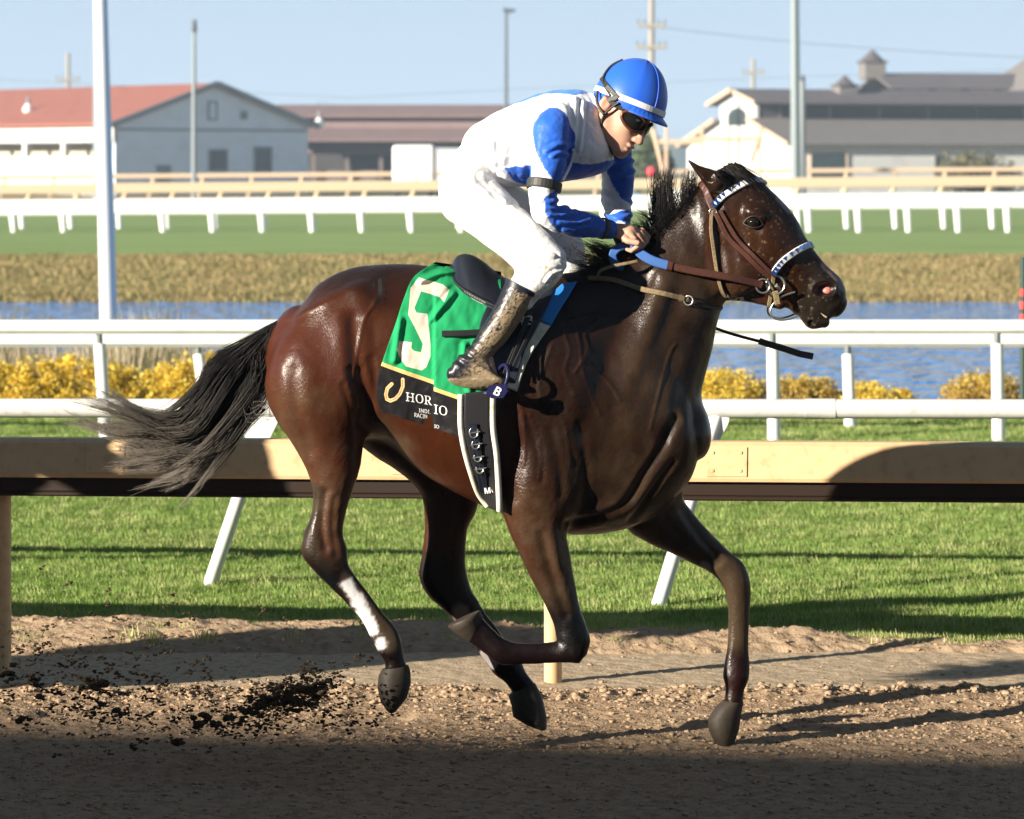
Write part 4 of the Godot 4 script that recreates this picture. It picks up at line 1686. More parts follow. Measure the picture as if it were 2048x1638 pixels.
func build_poles() -> void:
	var galv := mat("galvanised", 0.74, 0.75, 0.74, 0.34, 0.6, 0.1)
	var steel := mat("dull_steel", 0.22, 0.26, 0.28, 0.55, 0.5, 0.1)
	var darkp := mat("dark_pole", 0.10, 0.12, 0.15, 0.6)
	var wood := mat("pole_wood", 0.33, 0.30, 0.25, 0.9)
	var conc := mat("footing_concrete", 0.55, 0.53, 0.48, 0.9)
	# the near light mast stands on a footing in the reeds
	var t := pole("light_mast", "tall bright galvanised light mast at left, cropped at the top", "light mast", 219, -420, -0.25, 44.0, 0.118, 0.075, galv, 190)
	obj("footing", tube_mesh([Vector3(0, -0.3, 0), Vector3(0, 0.12, 0), Vector3(0, 0.32, 0)], [0.07, 0.07, 0.125], 16), conc, t)
	obj("lamp_head", box_mesh(Vector3(1.4, 0.3, 0.4), 0.05, Transform3D(Basis(), W(190, -420, 44.0) - t.position)), steel, t)
	t = pole("light_mast", "grey light mast rising past the top of the photo before the white barns", "light mast", 1592, -330, UPLAND, 150.0, 0.22, 0.16, steel, 1587)
	obj("lamp_head", box_mesh(Vector3(3.5, 0.8, 0.6), 0.1, Transform3D(Basis(), W(1587, -330, 150.0) - t.position)), darkp, t)
	t = pole("light_mast", "dull grey mast half hidden behind the bright galvanised mast", "light mast", 197, -300, UPLAND, 160.0, 0.25, 0.22, steel, 195)
	obj("lamp_head", box_mesh(Vector3(3.5, 0.8, 0.6), 0.1, Transform3D(Basis(), W(195, -300, 160.0) - t.position)), darkp, t)
	t = pole("short_mast", "short grey mast close behind the tall mast at the white barn", "mast", 1604, 162, UPLAND, 170.0, 0.22, 0.16, steel)
	obj("cap", tube_mesh([Vector3(0, 0, 0), Vector3(0, 0.3, 0)], [0.2, 0.1], 8), darkp, t, W(1604, 162, 170.0) - t.position)
	t = pole("flag_pole", "thin grey pole standing before the blue-grey gable", "pole", 388, 62, UPLAND, 165.0, 0.13, 0.09, steel)
	obj("finial", tube_mesh([Vector3(0, 0, 0), Vector3(0, 0.6, 0)], [0.16, 0.12], 8), darkp, t, W(388, 64, 165.0) - t.position)
	t = pole("parking_light", "slim dark lamp post with a small flat lamp head, left of the rider's helmet", "lamp post", 1012, 24, UPLAND, 230.0, 0.16, 0.11, darkp)
	obj("arm", box_mesh(Vector3(0.5, 0.14, 0.3), 0.03, Transform3D(Basis(), W(1016, 24, 230.0) - t.position)), darkp, t)
	obj("lamp_head", box_mesh(Vector3(0.85, 0.22, 0.5), 0.06, Transform3D(Basis(Vector3(0, 0, 1), -0.1), W(1018, 20, 230.0) - t.position)), darkp, t)
	for q in [[1303, -40, 210.0, [[52, 58], [95, 62]], "tall wooden utility pole with two crossarms right above the blue helmet"], [136, 106, 300.0, [[160, 48]], "faint utility pole with one crossarm behind the red roof"], [1506, 118, 300.0, [[146, 44]], "faint utility pole with one crossarm behind the white barn's gable"]]:
		var d: float = q[2]
		t = pole("utility_pole", q[4], "utility pole", q[0], q[1], UPLAND, d, 0.24, 0.17, wood)
		for arm in q[3]:
			var at := W(q[0], arm[0], d) - t.position
			var half: float = arm[1] * S * d / DH / 2
			obj("crossarm", box_mesh(Vector3(half * 2, 0.22, 0.16), 0.03, Transform3D(Basis(), at + Vector3(0, 0, 0.2))), wood, t)
			for s in [-0.9, -0.5, 0.5, 0.9]:
				obj("insulator", tube_mesh([Vector3(s * half, 0.1, 0.2) + at, Vector3(s * half, 0.42, 0.2) + at], [0.06, 0.045], 6), darkp, t)
	# overhead lines between the faint poles and beyond
	var wire := mat("wire", 0.12, 0.14, 0.16, 0.7)
	for q in [[-400, 140, 136, 158, 700, 196, 300.0, "overhead wire running past the red roof"], [700, 196, 1506, 144, 2400, 130, 300.0, "overhead wire running behind the white barns"], [1303, 52, 1800, 112, 2500, 128, 212.0, "overhead wire drooping right from the tall utility pole"]]:
		var pts := []
		for i in 17:
			var f := i / 16.0
			var x: float = lerpf(lerpf(q[0], q[2], f), lerpf(q[2], q[4], f), f)
			var y: float = lerpf(lerpf(q[1], q[3] + 6, f), lerpf(q[3] + 6, q[5], f), f)
			pts.append(W(x, y, q[6]))
		tag(obj("overhead_wire", tube_mesh(pts, [0.022], 5), wire), q[7], "wire")
	# striped marker at the right edge
	var green := mat("marker_green", 0.02, 0.05, 0.04, 0.6)
	var redm := mat("marker_red", 0.55, 0.045, 0.04, 0.55)
	var d := 28.4
	var top := W(2046, 514, d)
	t = thing("furlong_pole", "dark green marker pole with red bands at the right edge", "marker pole", Vector3(top.x, 0, top.z))
	obj("shaft", tube_mesh([Vector3(0, -0.05, 0), Vector3(0, top.y, 0)], [0.026], 12), green, t)
	for k in 3:
		var y := W(2046, 585 + 25 * k, d).y
		obj("band", tube_mesh([Vector3(0, y - 0.03, 0), Vector3(0, y + 0.03, 0)], [0.0285], 12), redm, t)


# ---------------------------------------------------------------- buildings
func panel(t: Node3D, called: String, m: Material, c: Vector3, size: Vector3, bev := 0.0) -> MeshInstance3D:
	return obj(called, box_mesh(size, bev, Transform3D(Basis(), c)), m, t)


func roof_slab(t: Node3D, called: String, m: Material, x0: float, y0: float, x1: float, y1: float, z0: float, z1: float, thick := 0.18) -> MeshInstance3D:
	# a sloping slab seen in section from (x0, y0) to (x1, y1), running from z0 to z1
	var st := st_new()
	var go := Vector2(x1 - x0, y1 - y0)
	var a := go.angle()
	add_box(st, Transform3D(Basis(Vector3(0, 0, 1), a), Vector3((x0 + x1) / 2, (y0 + y1) / 2, (z0 + z1) / 2)), Vector3(go.length(), thick, abs(z1 - z0)), 0.03)
	return obj(called, done(st), m, t)


func gable(t: Node3D, called: String, m: Material, w: float, eave: float, apex: float, z: float, thick := 0.2, x0 := 0.0) -> MeshInstance3D:
	var st := st_new()
	add_prism(st, PackedVector2Array([Vector2(x0, 0), Vector2(x0 + w, 0), Vector2(x0 + w, eave), Vector2(x0 + w / 2, apex), Vector2(x0, eave)]), Transform3D(Basis(), Vector3(0, 0, z)), thick)
	return obj(called, done(st), m, t)


func window_at(t: Node3D, frame: Material, glass: Material, c: Vector3, w: float, h: float, facing_x := false) -> void:
	var n := Node3D.new()
	n.name = "window"
	n.position = c
	if facing_x: n.rotation.y = -PI / 2
	t.add_child(n, true)
	var st := st_new()
	for s in [-1.0, 1.0]:
		add_box(st, Transform3D(Basis(), Vector3(s * (w / 2 + 0.03), 0, 0.03)), Vector3(0.1, h + 0.16, 0.12), 0.01)
		add_box(st, Transform3D(Basis(), Vector3(0, s * (h / 2 + 0.03), 0.03)), Vector3(w - 0.042, 0.1, 0.12), 0.01)
	obj("frame", done(st), frame, n)
	obj("pane", box_mesh(Vector3(w, h, 0.04)), glass, n, Vector3(0, 0, 0.025))


func siding(called: String, r: float, g: float, b: float, seed_: int, rough := 0.7) -> StandardMaterial3D:
	var m := mat(called, r, g, b, rough, 0.35)
	m.albedo_texture = noise_tex(0.02, seed_, 256, 4, ramp([[0.0, 0.84, 0.84, 0.84], [0.5, 1, 1, 1], [1.0, 1.08, 1.08, 1.08]]))
	world_tri(m, 0.12)
	return m


func build_buildings() -> void:
	var red := siding("red_roof", 0.34, 0.125, 0.09, 70)
	var grey := siding("blue_grey_siding", 0.68, 0.79, 0.95, 71)
	var trim := mat("grey_trim", 0.20, 0.24, 0.28)
	var whitew := siding("barn_white", 0.62, 0.63, 0.62, 72)
	var beige := siding("porch_beige", 0.55, 0.50, 0.38, 73)
	var glass := mat("dark_window", 0.03, 0.05, 0.05, 0.15, 0.5)
	var lampw := mat("lamp_white", 0.85, 0.85, 0.85, 0.4)
	# ---- red-roofed barn with a blue-grey gable, turned so that its gable faces right
	var d := 200.0
	var c := W(230, 390, d)
	var t := thing("barn", "red-roofed stable with blue-grey gable end and white porch at left", "barn", Vector3(c.x, UPLAND, DH - d))
	t.rotation.y = deg_to_rad(40)
	var w := 14.0
	var eave := 4.25
	var apex := 6.5
	var ln := 34.0
	gable(t, "gable_wall", grey, w, eave, apex, -0.1)
	panel(t, "trim_band", trim, Vector3(w / 2, 3.85, 0.04), Vector3(w - 0.3, 0.12, 0.06))
	gable(t, "back_wall", grey, w, eave, apex, -ln)
	panel(t, "side_wall", grey, Vector3(w - 0.1, eave / 2, -ln / 2), Vector3(0.2, eave - 0.05, ln - 0.4))
	panel(t, "lower_wall", whitew, Vector3(0.15, 1.14, -ln / 2), Vector3(0.3, 2.28, ln - 0.5), 0.02)
	panel(t, "porch_wall", beige, Vector3(1.7, 1.9, -ln / 2), Vector3(0.2, 3.8, ln - 0.6))
	panel(t, "fascia", whitew, Vector3(0.05, 3.62, -ln / 2), Vector3(0.34, 1.05, ln), 0.02)
	for k in 8:
		panel(t, "porch_post", whitew, Vector3(0.1, 2.68, -1.2 - 4.3 * k), Vector3(0.36, 0.83, 0.42))
	roof_slab(t, "roof", red, -0.5, eave - 0.12, w / 2 + 0.04, apex + 0.08, 0.35, -ln - 0.3)
	roof_slab(t, "roof", red, w / 2 - 0.04, apex + 0.08, w + 0.5, eave - 0.12, 0.35, -ln - 0.3)
	for s in [0, 1]:
		var st := st_new()
		var x0 := -0.55 if s == 0 else w + 0.55
		var go := Vector2(w / 2 - x0, apex + 0.14 - (eave - 0.15))
		add_box(st, Transform3D(Basis(Vector3(0, 0, 1), go.angle() if s == 0 else go.angle() - PI), Vector3((x0 + w / 2) / 2, (apex + eave) / 2 - 0.02, 0.40)), Vector3(go.length(), 0.34, 0.08), 0.02)
		obj("barge_board", done(st), trim, t)
	window_at(t, trim, glass, Vector3(7.3, 2.05, 0.0), 1.2, 1.15)
	window_at(t, trim, glass, Vector3(10.6, 2.1, 0.0), 1.15, 1.4)
	window_at(t, trim, grey, Vector3(6.9, 5.0, 0.0), 0.5, 1.0)
	panel(t, "vent", trim, Vector3(9.2, 4.75, 0.05), Vector3(0.5, 0.5, 0.1), 0.04)
	panel(t, "door", trim, Vector3(3.4, 0.9, 0.03), Vector3(1.0, 1.7, 0.1), 0.03)
	for q in [Vector3(2.2, 5.2, -13.0), Vector3(w + 0.7, eave + 0.05, 0.2)]:
		var st := st_new()
		add_tube(st, [q + Vector3(0, 0.35, 0), q, q + Vector3(0, -0.35, 0)], [0.12, 0.36, 0.2], 12)
		obj("floodlight", done(st), lampw, t)
		obj("lamp_bracket", tube_mesh([q + Vector3(0, 0.3, 0), q + Vector3(0, 0.75, 0)], [0.1], 6), trim, t)

	# ---- long purple-brown stable with a raised roof
	var purple := siding("purple_metal", 0.23, 0.155, 0.145, 74)
	var dark := mat("dark_opening", 0.055, 0.05, 0.05, 0.9)
	var post := mat("stable_post", 0.16, 0.13, 0.12, 0.9)
	d = 240.0
	c = W(555, 0, d)
	t = thing("stable_block", "long low purple-brown stable behind the rider's back", "stable", Vector3(c.x, UPLAND, DH - d))
	w = (1110.0 - 555.0) * S * d / DH
	var st := st_new()
	add_box(st, Transform3D(Basis(Vector3(1, 0, 0), 0.2), Vector3(w / 2, 4.05, 2.8)), Vector3(w, 0.2, 6.2), 0.03)
	add_box(st, Transform3D(Basis(Vector3(1, 0, 0), 1.0), Vector3(w / 2, 3.65, 2.2)), Vector3(w - 0.1, 0.16, 2.6), 0.03)
	obj("lower_roof", done(st), purple, t)
	roof_slab_x(t, "upper_roof", purple, w, 5.15, 1.5, 5.95, -3.0)
	roof_slab_x(t, "upper_roof", purple, w, 5.15, -7.5, 5.95, -3.0)
	panel(t, "clerestory", dark, Vector3(w / 2, 4.85, 0.4), Vector3(w - 0.6, 0.6, 0.2))
	panel(t, "back_wall", dark, Vector3(w / 2, 1.3, -1.0), Vector3(w - 0.2, 2.6, 0.3))
	for k in 9:
		panel(t, "post", post, Vector3(0.4 + (w - 0.8) * k / 8.0, 1.3, 3.6), Vector3(0.25, 2.6, 0.25))
	for k in 8:
		panel(t, "stall_door", post, Vector3(1.6 + (w - 0.8) * k / 8.0, 0.7, 3.2), Vector3(1.7, 1.4, 0.1), 0.03)

	# ---- trailers beside it
	var glow := siding("trailer_white", 0.8, 0.82, 0.82, 75, 0.45)
	var greyt := siding("trailer_grey", 0.45, 0.50, 0.54, 76, 0.5)
	var tyre := mat("tyre", 0.025, 0.025, 0.027, 0.8)
	for q in [[785.0, 868.0, 290.0, 176.0, glow, "white horse trailer with square end parked before the purple stable"], [868.0, 960.0, 296.0, 186.0, greyt, "grey trailer with a white panel, beside the white trailer"]]:
		d = q[3]
		var a := W(q[0], q[2], d)
		var b := W(q[1], q[2], d)
		t = thing("horse_trailer", q[5], "trailer", Vector3((a.x + b.x) / 2, UPLAND, a.z))
		var h: float = a.y - UPLAND
		panel(t, "body", q[4], Vector3(0, 0.45 + (h - 0.45) / 2, -3.0), Vector3(b.x - a.x, h - 0.45, 6.0), 0.12)
		panel(t, "door", glow, Vector3(-0.15 * (b.x - a.x), 0.55 + (h - 0.6) / 2, 0.03), Vector3((b.x - a.x) * 0.46, (h - 0.6) * 0.86, 0.06), 0.03)
		panel(t, "door", glow, Vector3(0.31 * (b.x - a.x), 0.55 + (h - 0.6) * 0.6, 0.03), Vector3((b.x - a.x) * 0.30, (h - 0.6) * 0.55, 0.06), 0.03)
		for s in [-1.0, 1.0]:
			obj("wheel", tube_mesh([Vector3(s * (b.x - a.x) * 0.42 - 0.12, 0.38, -1.5), Vector3(s * (b.x - a.x) * 0.42 + 0.12, 0.38, -1.5)], [0.38], 14), tyre, t)

	# ---- white barns with dark roofs on the right
	var roofm := siding("slate_roof", 0.13, 0.115, 0.12, 77)
	var roof2 := siding("slate_roof_low", 0.19, 0.175, 0.165, 78)
	var timber := siding("raw_timber", 0.62, 0.46, 0.32, 79)
	d = 205.0
	c = W(1592, 0, d)
	t = thing("barn", "white barn with dark clerestory roof and an arched gable window at right", "barn", Vector3(c.x, UPLAND, DH - d))
	t.rotation.y = deg_to_rad(17)
	t.scale.y = 0.92
	var gw := 18.5    # depth of the gable end, going back to the left
	var lx := 30.0
	# local x: along the long side to the right; local -z: back; the gable stands at x = 0
	panel(t, "long_wall", whitew, Vector3(lx / 2, 1.72, -0.15), Vector3(lx, 3.44, 0.3))
	var gst := st_new()
	var gp := PackedVector2Array([Vector2(0, 0), Vector2(gw, 0), Vector2(gw, 3.3), Vector2(gw * 0.67, 4.75), Vector2(gw * 0.67, 6.1), Vector2(gw * 0.5, 6.85), Vector2(gw * 0.33, 6.1), Vector2(gw * 0.33, 4.75), Vector2(0, 3.3)])
	add_prism(gst, gp, Transform3D(Basis(Vector3(0, 1, 0), PI / 2), Vector3(-0.12, 0, 0)), 0.2)
	obj("gable_wall", done(gst), whitew, t)
	var roofs := [[0.55, 3.25, -gw * 0.34, 5.0, roof2, "lower_roof"], [-gw - 0.55, 3.25, -gw * 0.66, 5.0, roof2, "lower_roof"], [-gw * 0.27, 6.05, -gw * 0.5, 7.0, roofm, "upper_roof"], [-gw * 0.73, 6.05, -gw * 0.5, 7.0, roofm, "upper_roof"]]
	for q in roofs:
		var sst := st_new()
		var go := Vector2(q[2] - q[0], q[3] - q[1])
		add_box(sst, Transform3D(Basis(Vector3(1, 0, 0), -atan2(go.y, go.x) if go.x > 0 else PI - atan2(go.y, go.x)), Vector3(lx / 2 - 0.35, (q[1] + q[3]) / 2, (q[0] + q[2]) / 2)), Vector3(lx + 0.7, 0.2, go.length()), 0.03)
		obj(q[5], done(sst), q[4], t)
		var bst := st_new()
		add_box(bst, Transform3D(Basis(Vector3(1, 0, 0), -atan2(go.y, go.x) if go.x > 0 else PI - atan2(go.y, go.x)), Vector3(-0.76, (q[1] + q[3]) / 2, (q[0] + q[2]) / 2)), Vector3(0.12, 0.3, go.length()), 0.02)
		obj("barge_board", done(bst), timber, t)
	panel(t, "clerestory", dark, Vector3(lx / 2, 5.4, -gw * 0.34), Vector3(lx - 0.2, 1.0, 0.2))
	for k in 9:
		panel(t, "mullion", roof2, Vector3(1.4 + 3.3 * k, 5.4, -gw * 0.34 + 0.12), Vector3(0.16, 0.9, 0.06), 0.01)
	# arched window of the gable
	var ast := st_new()
	var arch := PackedVector2Array()
	arch.append(Vector2(-1.0, -0.55))
	arch.append(Vector2(1.0, -0.55))
	for k in 9:
		var an := PI * k / 8.0
		arch.append(Vector2(cos(an) * 1.0, sin(an) * 0.55))
	add_prism(ast, arch, Transform3D(Basis(Vector3(0, 1, 0), PI / 2), Vector3(-0.24, 5.2, -gw * 0.5)).scaled_local(Vector3(1.6, 1.1, 1)), 0.08)
	obj("arched_window", done(ast), glass, t)
	window_at(t, timber, glass, Vector3(2.1, 1.75, 0.0), 2.3, 1.9)
	window_at(t, roof2, glass, Vector3(9.4, 1.6, 0.0), 0.7, 1.9)
	window_at(t, roof2, glass, Vector3(17.3, 1.6, 0.0), 0.7, 1.9)
	window_at(t, roof2, glass, Vector3(21.2, 1.6, 0.0), 0.75, 2.0)
	cupola(t, roofm, roof2, Vector3(6.6, 6.5, -gw * 0.45), 0.85)
	# ---- its second wing
	d = 226.0
	c = W(1805, 0, d)
	t = thing("barn", "second white barn wing with long dark roof and square cupola at far right", "barn", Vector3(c.x, UPLAND, DH - d))
	t.rotation.y = deg_to_rad(10)
	lx = 34.0
	panel(t, "long_wall", whitew, Vector3(lx / 2, 2.0, 3.0), Vector3(lx, 4.0, 0.3))
	panel(t, "end_wall", whitew, Vector3(0.15, 2.0, -3.0), Vector3(0.3, 4.0, 11.6))
	roof_slab_x(t, "lower_roof", roof2, lx, 4.0, 3.6, 6.3, -2.6)
	panel(t, "clerestory", dark, Vector3(lx / 2, 6.5, -2.5), Vector3(lx - 0.3, 0.8, 0.2))
	for k in 12:
		window_at(t, timber, glass, Vector3(1.6 + 2.3 * k, 6.5, -2.38), 1.5, 0.5)
	roof_slab_x(t, "upper_roof", roofm, lx, 6.9, -1.9, 7.9, -6.0)
	roof_slab_x(t, "upper_roof", roofm, lx, 6.9, -10.1, 7.9, -6.0)
	roof_slab(t, "cross_roof", roof2, 6.2, 5.5, 11.5, 9.0, 1.6, -9.0, 0.25)
	panel(t, "cross_wall", roofm, Vector3(11.4, 5.6, -1.2), Vector3(0.3, 6.2, 3.0))
	cupola(t, roofm, roof2, Vector3(-0.4, 7.75, -5.8), 1.0)

	# ---- timber frame going up in front, and what is parked by it
	d = 176.0
	c = W(1402, 0, d)
	t = thing("timber_frame", "open timber frame of posts, beams and braces under construction before the barn", "timber frame", Vector3(c.x, UPLAND, DH - d))
	var k2 := S * d / DH
	panel(t, "beam", timber, Vector3(53 * k2, W(0, 278, d).y - UPLAND, 0), Vector3(142 * k2, 0.24, 0.2), 0.03)
	panel(t, "beam", timber, Vector3(-36 * k2, W(0, 283, d).y - UPLAND, -4.0), Vector3(90 * k2, 0.24, 0.2), 0.03)
	for q in [-66.0, 2.0, 56.0, 118.0]:
		panel(t, "post", timber, Vector3(q * k2, 1.9, -2.0 if q < 0.0 else 0.0), Vector3(0.17, 3.75, 0.17), 0.03)
	for q in [[100.0, 1.9, 122.0, 3.7], [-96.0, 3.6, -70.0, 0.9]]:
		obj("brace", tube_mesh([Vector3(q[0] * k2, q[1], 0.02), Vector3(q[2] * k2, q[3], 0.02)], [0.12], 4), timber, t)
	car("van", "white van parked under the timber frame", "van", 1382, 172.0, 84.0, 40.0, glow, glass, tyre)
	car("parked_car", "dark car parked right of the white van", "car", 1462, 173.0, 74.0, 27.0, darkpaint(), glass, tyre)
	car("parked_car", "low blue car beside the dark green tree behind the rider's arm", "car", 1256, 174.0, 60.0, 22.0, siding("blue_paint", 0.12, 0.20, 0.34, 84, 0.3), glass, tyre)
	var ball := thing("red_marker", "small round red marker on a stake by the parked cars", "marker", Vector3(W(1303, 0, 160.0).x, UPLAND, DH - 160.0))
	var rm := mat("red_plastic", 0.75, 0.06, 0.07, 0.5)
	var by := W(1303, 343, 160.0).y - UPLAND
	obj("disc", tube_mesh([Vector3(0, by - 0.22, 0), Vector3(0, by - 0.1, 0), Vector3(0, by + 0.1, 0), Vector3(0, by + 0.22, 0)], [0.1, 0.24, 0.24, 0.1], 12), rm, ball)
	obj("stake", tube_mesh([Vector3(0, -0.05, 0), Vector3(0, by - 0.2, 0)], [0.04], 6), post, ball)

	# ---- grandstand behind the camera; its shadow lies over the near part of the track
	var stand := siding("stand_wall", 0.34, 0.33, 0.31, 85)
	t = thing("grandstand", "tall grandstand behind the camera whose shadow lies across the near track", "grandstand", Vector3(-34.2, 0, 21.17))
	t.rotation.y = deg_to_rad(-10.0)
	panel(t, "roof", stand, Vector3(0, 11.6, 14.0), Vector3(150, 0.8, 28.0), 0.05)
	panel(t, "upper_deck", stand, Vector3(0, 7.2, 17.0), Vector3(150, 0.7, 20.0), 0.05)
	panel(t, "back_wall", stand, Vector3(0, 5.6, 27.6), Vector3(150, 11.2, 0.6))
	panel(t, "upper_glazing", glass, Vector3(0, 9.4, 10.2), Vector3(149, 3.4, 0.2))
	panel(t, "lower_front", stand, Vector3(0, 3.4, 12.0), Vector3(149.5, 6.8, 0.6))
	for k in 11:
		panel(t, "seating_tier", stand, Vector3(0, 0.6 + k * 0.5, 0.2 + k * 0.95), Vector3(149, 0.5, 1.1), 0.03)
	for k in 16:
		panel(t, "column", stand, Vector3(-74 + 148.0 * k / 15.0, 5.6, 2.0), Vector3(0.4, 11.2, 0.4), 0.05)


func darkpaint() -> StandardMaterial3D:
	return siding("dark_paint", 0.05, 0.055, 0.06, 83, 0.3)


func roof_slab_x(t: Node3D, called: String, m: Material, w: float, y0: float, z0: float, y1: float, z1: float, thick := 0.2) -> MeshInstance3D:
	# a slab sloping in depth, running along x from 0 to w
	var st := st_new()
	var dz := z1 - z0
	var dy := y1 - y0
	var ln := sqrt(dz * dz + dy * dy)
	var fwd := Vector3(0, dy, dz) / ln
	var b := Basis(Vector3(1, 0, 0), fwd.cross(Vector3(1, 0, 0)), fwd)
	add_box(st, Transform3D(b, Vector3(w / 2, (y0 + y1) / 2, (z0 + z1) / 2)), Vector3(w + 0.6, thick, ln), 0.03)
	return obj(called, done(st), m, t)


func cupola(t: Node3D, roofm: Material, wall: Material, at: Vector3, s: float) -> void:
	var n := Node3D.new()
	n.name = "cupola"
	n.position = at
	t.add_child(n, true)
	obj("base", box_mesh(Vector3(1.5, 1.1, 1.5) * s, 0.05, Transform3D(Basis(), Vector3(0, 0.35 * s, 0))), wall, n)
	obj("cornice", box_mesh(Vector3(1.75, 0.16, 1.75) * s, 0.03, Transform3D(Basis(), Vector3(0, 0.98 * s, 0))), roofm, n)
	obj("cap", tube_mesh([Vector3(0, 1.05 * s, 0), Vector3(0, 1.35 * s, 0), Vector3(0, 1.62 * s, 0), Vector3(0, 1.8 * s, 0)], [1.05 * s, 0.62 * s, 0.3 * s, 0.1 * s], 4), roofm, n)


func car(called: String, label: String, cat: String, px: float, d: float, wpx: float, hpx: float, paint: Material, glass: Material, tyre: Material) -> void:
	var k := S * d / DH
	var t := thing(called, label, cat, Vector3(W(px, 0, d).x, UPLAND, DH - d))
	var l := wpx * k
	var h := hpx * k
	var st := st_new()
	var p := PackedVector2Array()
	if called == "van":
		p = PackedVector2Array([Vector2(-0.5, 0.14), Vector2(0.5, 0.14), Vector2(0.5, 0.42), Vector2(0.42, 0.5), Vector2(0.34, 0.92), Vector2(0.28, 1.0), Vector2(-0.47, 1.0), Vector2(-0.5, 0.95)])
	else:
		p = PackedVector2Array([Vector2(-0.5, 0.16), Vector2(0.5, 0.16), Vector2(0.5, 0.5), Vector2(0.30, 0.6), Vector2(0.16, 0.97), Vector2(0.10, 1.0), Vector2(-0.24, 1.0), Vector2(-0.40, 0.62), Vector2(-0.5, 0.58)])
	for i in p.size(): p[i] = Vector2(p[i].x * l, p[i].y * h)
	add_prism(st, p, Transform3D(Basis(), Vector3(0, 0, -0.95)), 1.8)
	obj("body", done(st), paint, t)
	obj("window", box_mesh(Vector3(l * 0.3, h * 0.24, 0.05), 0.01, Transform3D(Basis(), Vector3(-l * 0.06, h * 0.78, -0.04))), glass, t)
	for s in [-0.3, 0.3]:
		obj("wheel", tube_mesh([Vector3(s * l, h * 0.17, 0.0), Vector3(s * l, h * 0.17, -0.22)], [h * 0.19], 14), tyre, t)
	obj("headlight", box_mesh(Vector3(0.06, 0.12, 0.3), 0.02, Transform3D(Basis(), Vector3(l * 0.5, h * 0.4, -0.35))), glass, t)


func build_trees() -> void:
	var leafm: StandardMaterial3D = M["bush_leaves"]
	var bark := mat("bark", 0.10, 0.075, 0.05, 0.95)
	for q in [[1298, 262, 92, 182.0, 3, "dark green tree just right of the rider's far arm"], [646, 199, 96, 300.0, 4, "grey-green tree crown showing above the purple stable roof"], [1960, 303, 165, 190.0, 4, "olive shrub before the white wall at right"]]:
		var d: float = q[3]
		var top := W(q[0], q[1], d)
		var wd: float = q[2] * S * d / DH
		var h := top.y - UPLAND
		var t := thing("tree" if q[4] == 3 or q[3] > 250 else "shrub", q[5], "tree" if q[4] == 3 or q[3] > 250 else "shrub", Vector3(top.x, UPLAND, DH - d))
		obj("crown", bush_mesh(wd * 0.55, h, 900 + int(q[0]), q[4], 4600, 0.13), leafm, t)
		var st := st_new()
		add_tube(st, [Vector3(0, -0.1, 0), Vector3(0.05, h * 0.3, 0), Vector3(-0.05, h * 0.7, 0)], [0.22, 0.16, 0.06], 8)
		for k in 6:
			var a := TAU * k / 6.0
			add_tube(st, [Vector3(0, h * 0.25, 0), Vector3(cos(a) * wd * 0.2, h * 0.5, sin(a) * wd * 0.2), Vector3(cos(a) * wd * 0.38, h * 0.72, sin(a) * wd * 0.3)], [0.09, 0.06, 0.03], 5)
		obj("trunk", done(st), bark, t)
	# far wooded rise
	var far := mat("far_woods", 0.055, 0.075, 0.05, 0.95, 0.1)
	var r := RandomNumberGenerator.new()
	r.seed = 5
	var places := []
	for i in 2600:
		var d := r.randf_range(900.0, 1150.0)
		var px := r.randf_range(-900.0, 3000.0)
		var rise := 20.0 + 34.0 * exp(-pow((px - 1400.0) / 150.0, 2.0)) + 14.0 * exp(-pow((px - 1180.0) / 110.0, 2.0)) + 12.0 * nz_a.get_noise_1d(px * 0.004)
		var top := W(px, 330.0 - rise, d).y
		var s := r.randf_range(7.0, 13.0)
		places.append(Transform3D(Basis(Vector3.UP, r.randf() * 6.0).scaled(Vector3(s * 1.3, s, s)), Vector3(W(px, 0, d).x, r.randf_range(0.0, maxf(top - s * 0.45, 1.0)), DH - d)))
	tag(scatter("woods", lump_mesh(33, 0.5), far, places), "far blue-green wooded rise on the horizon", "woods")


func build_place() -> void:
	build_ground()
	print("  ground ", Time.get_ticks_msec())
	build_rails()
	build_poles()
	build_buildings()
	build_trees()


# ================================================================ hair, hooves, tack
func loft(st: SurfaceTool, sections: Array, sides := 24) -> void:
	# rings through [ax, ay, bx, by, z, half width], closed at both ends
	var rings := []
	for s in sections:
		var a := P(s[0], s[1], s[4])
		var b := P(s[2], s[3], s[4])
		var c := (a + b) / 2.0
		var u := (a - b) / 2.0
		var ring := []
		for k in sides:
			var t := TAU * k / sides
			ring.append(c + u * cos(t) + Vector3(0, 0, s[5]) * sin(t))
		rings.append(ring)
	st.set_smooth_group(1)
	for i in rings.size() - 1:
		for k in sides:
			var k2 := (k + 1) % sides
			quad(st, rings[i][k2], rings[i][k], rings[i + 1][k], rings[i + 1][k2])
	st.set_smooth_group(-1)
	for e in [0, rings.size() - 1]:
		var m := Vector3.ZERO
		for q in rings[e]: m += q / sides
		for k in sides:
			var k2 := (k + 1) % sides
			if e == 0: tri(st, m, rings[e][k], rings[e][k2])
			else: tri(st, m, rings[e][k2], rings[e][k])


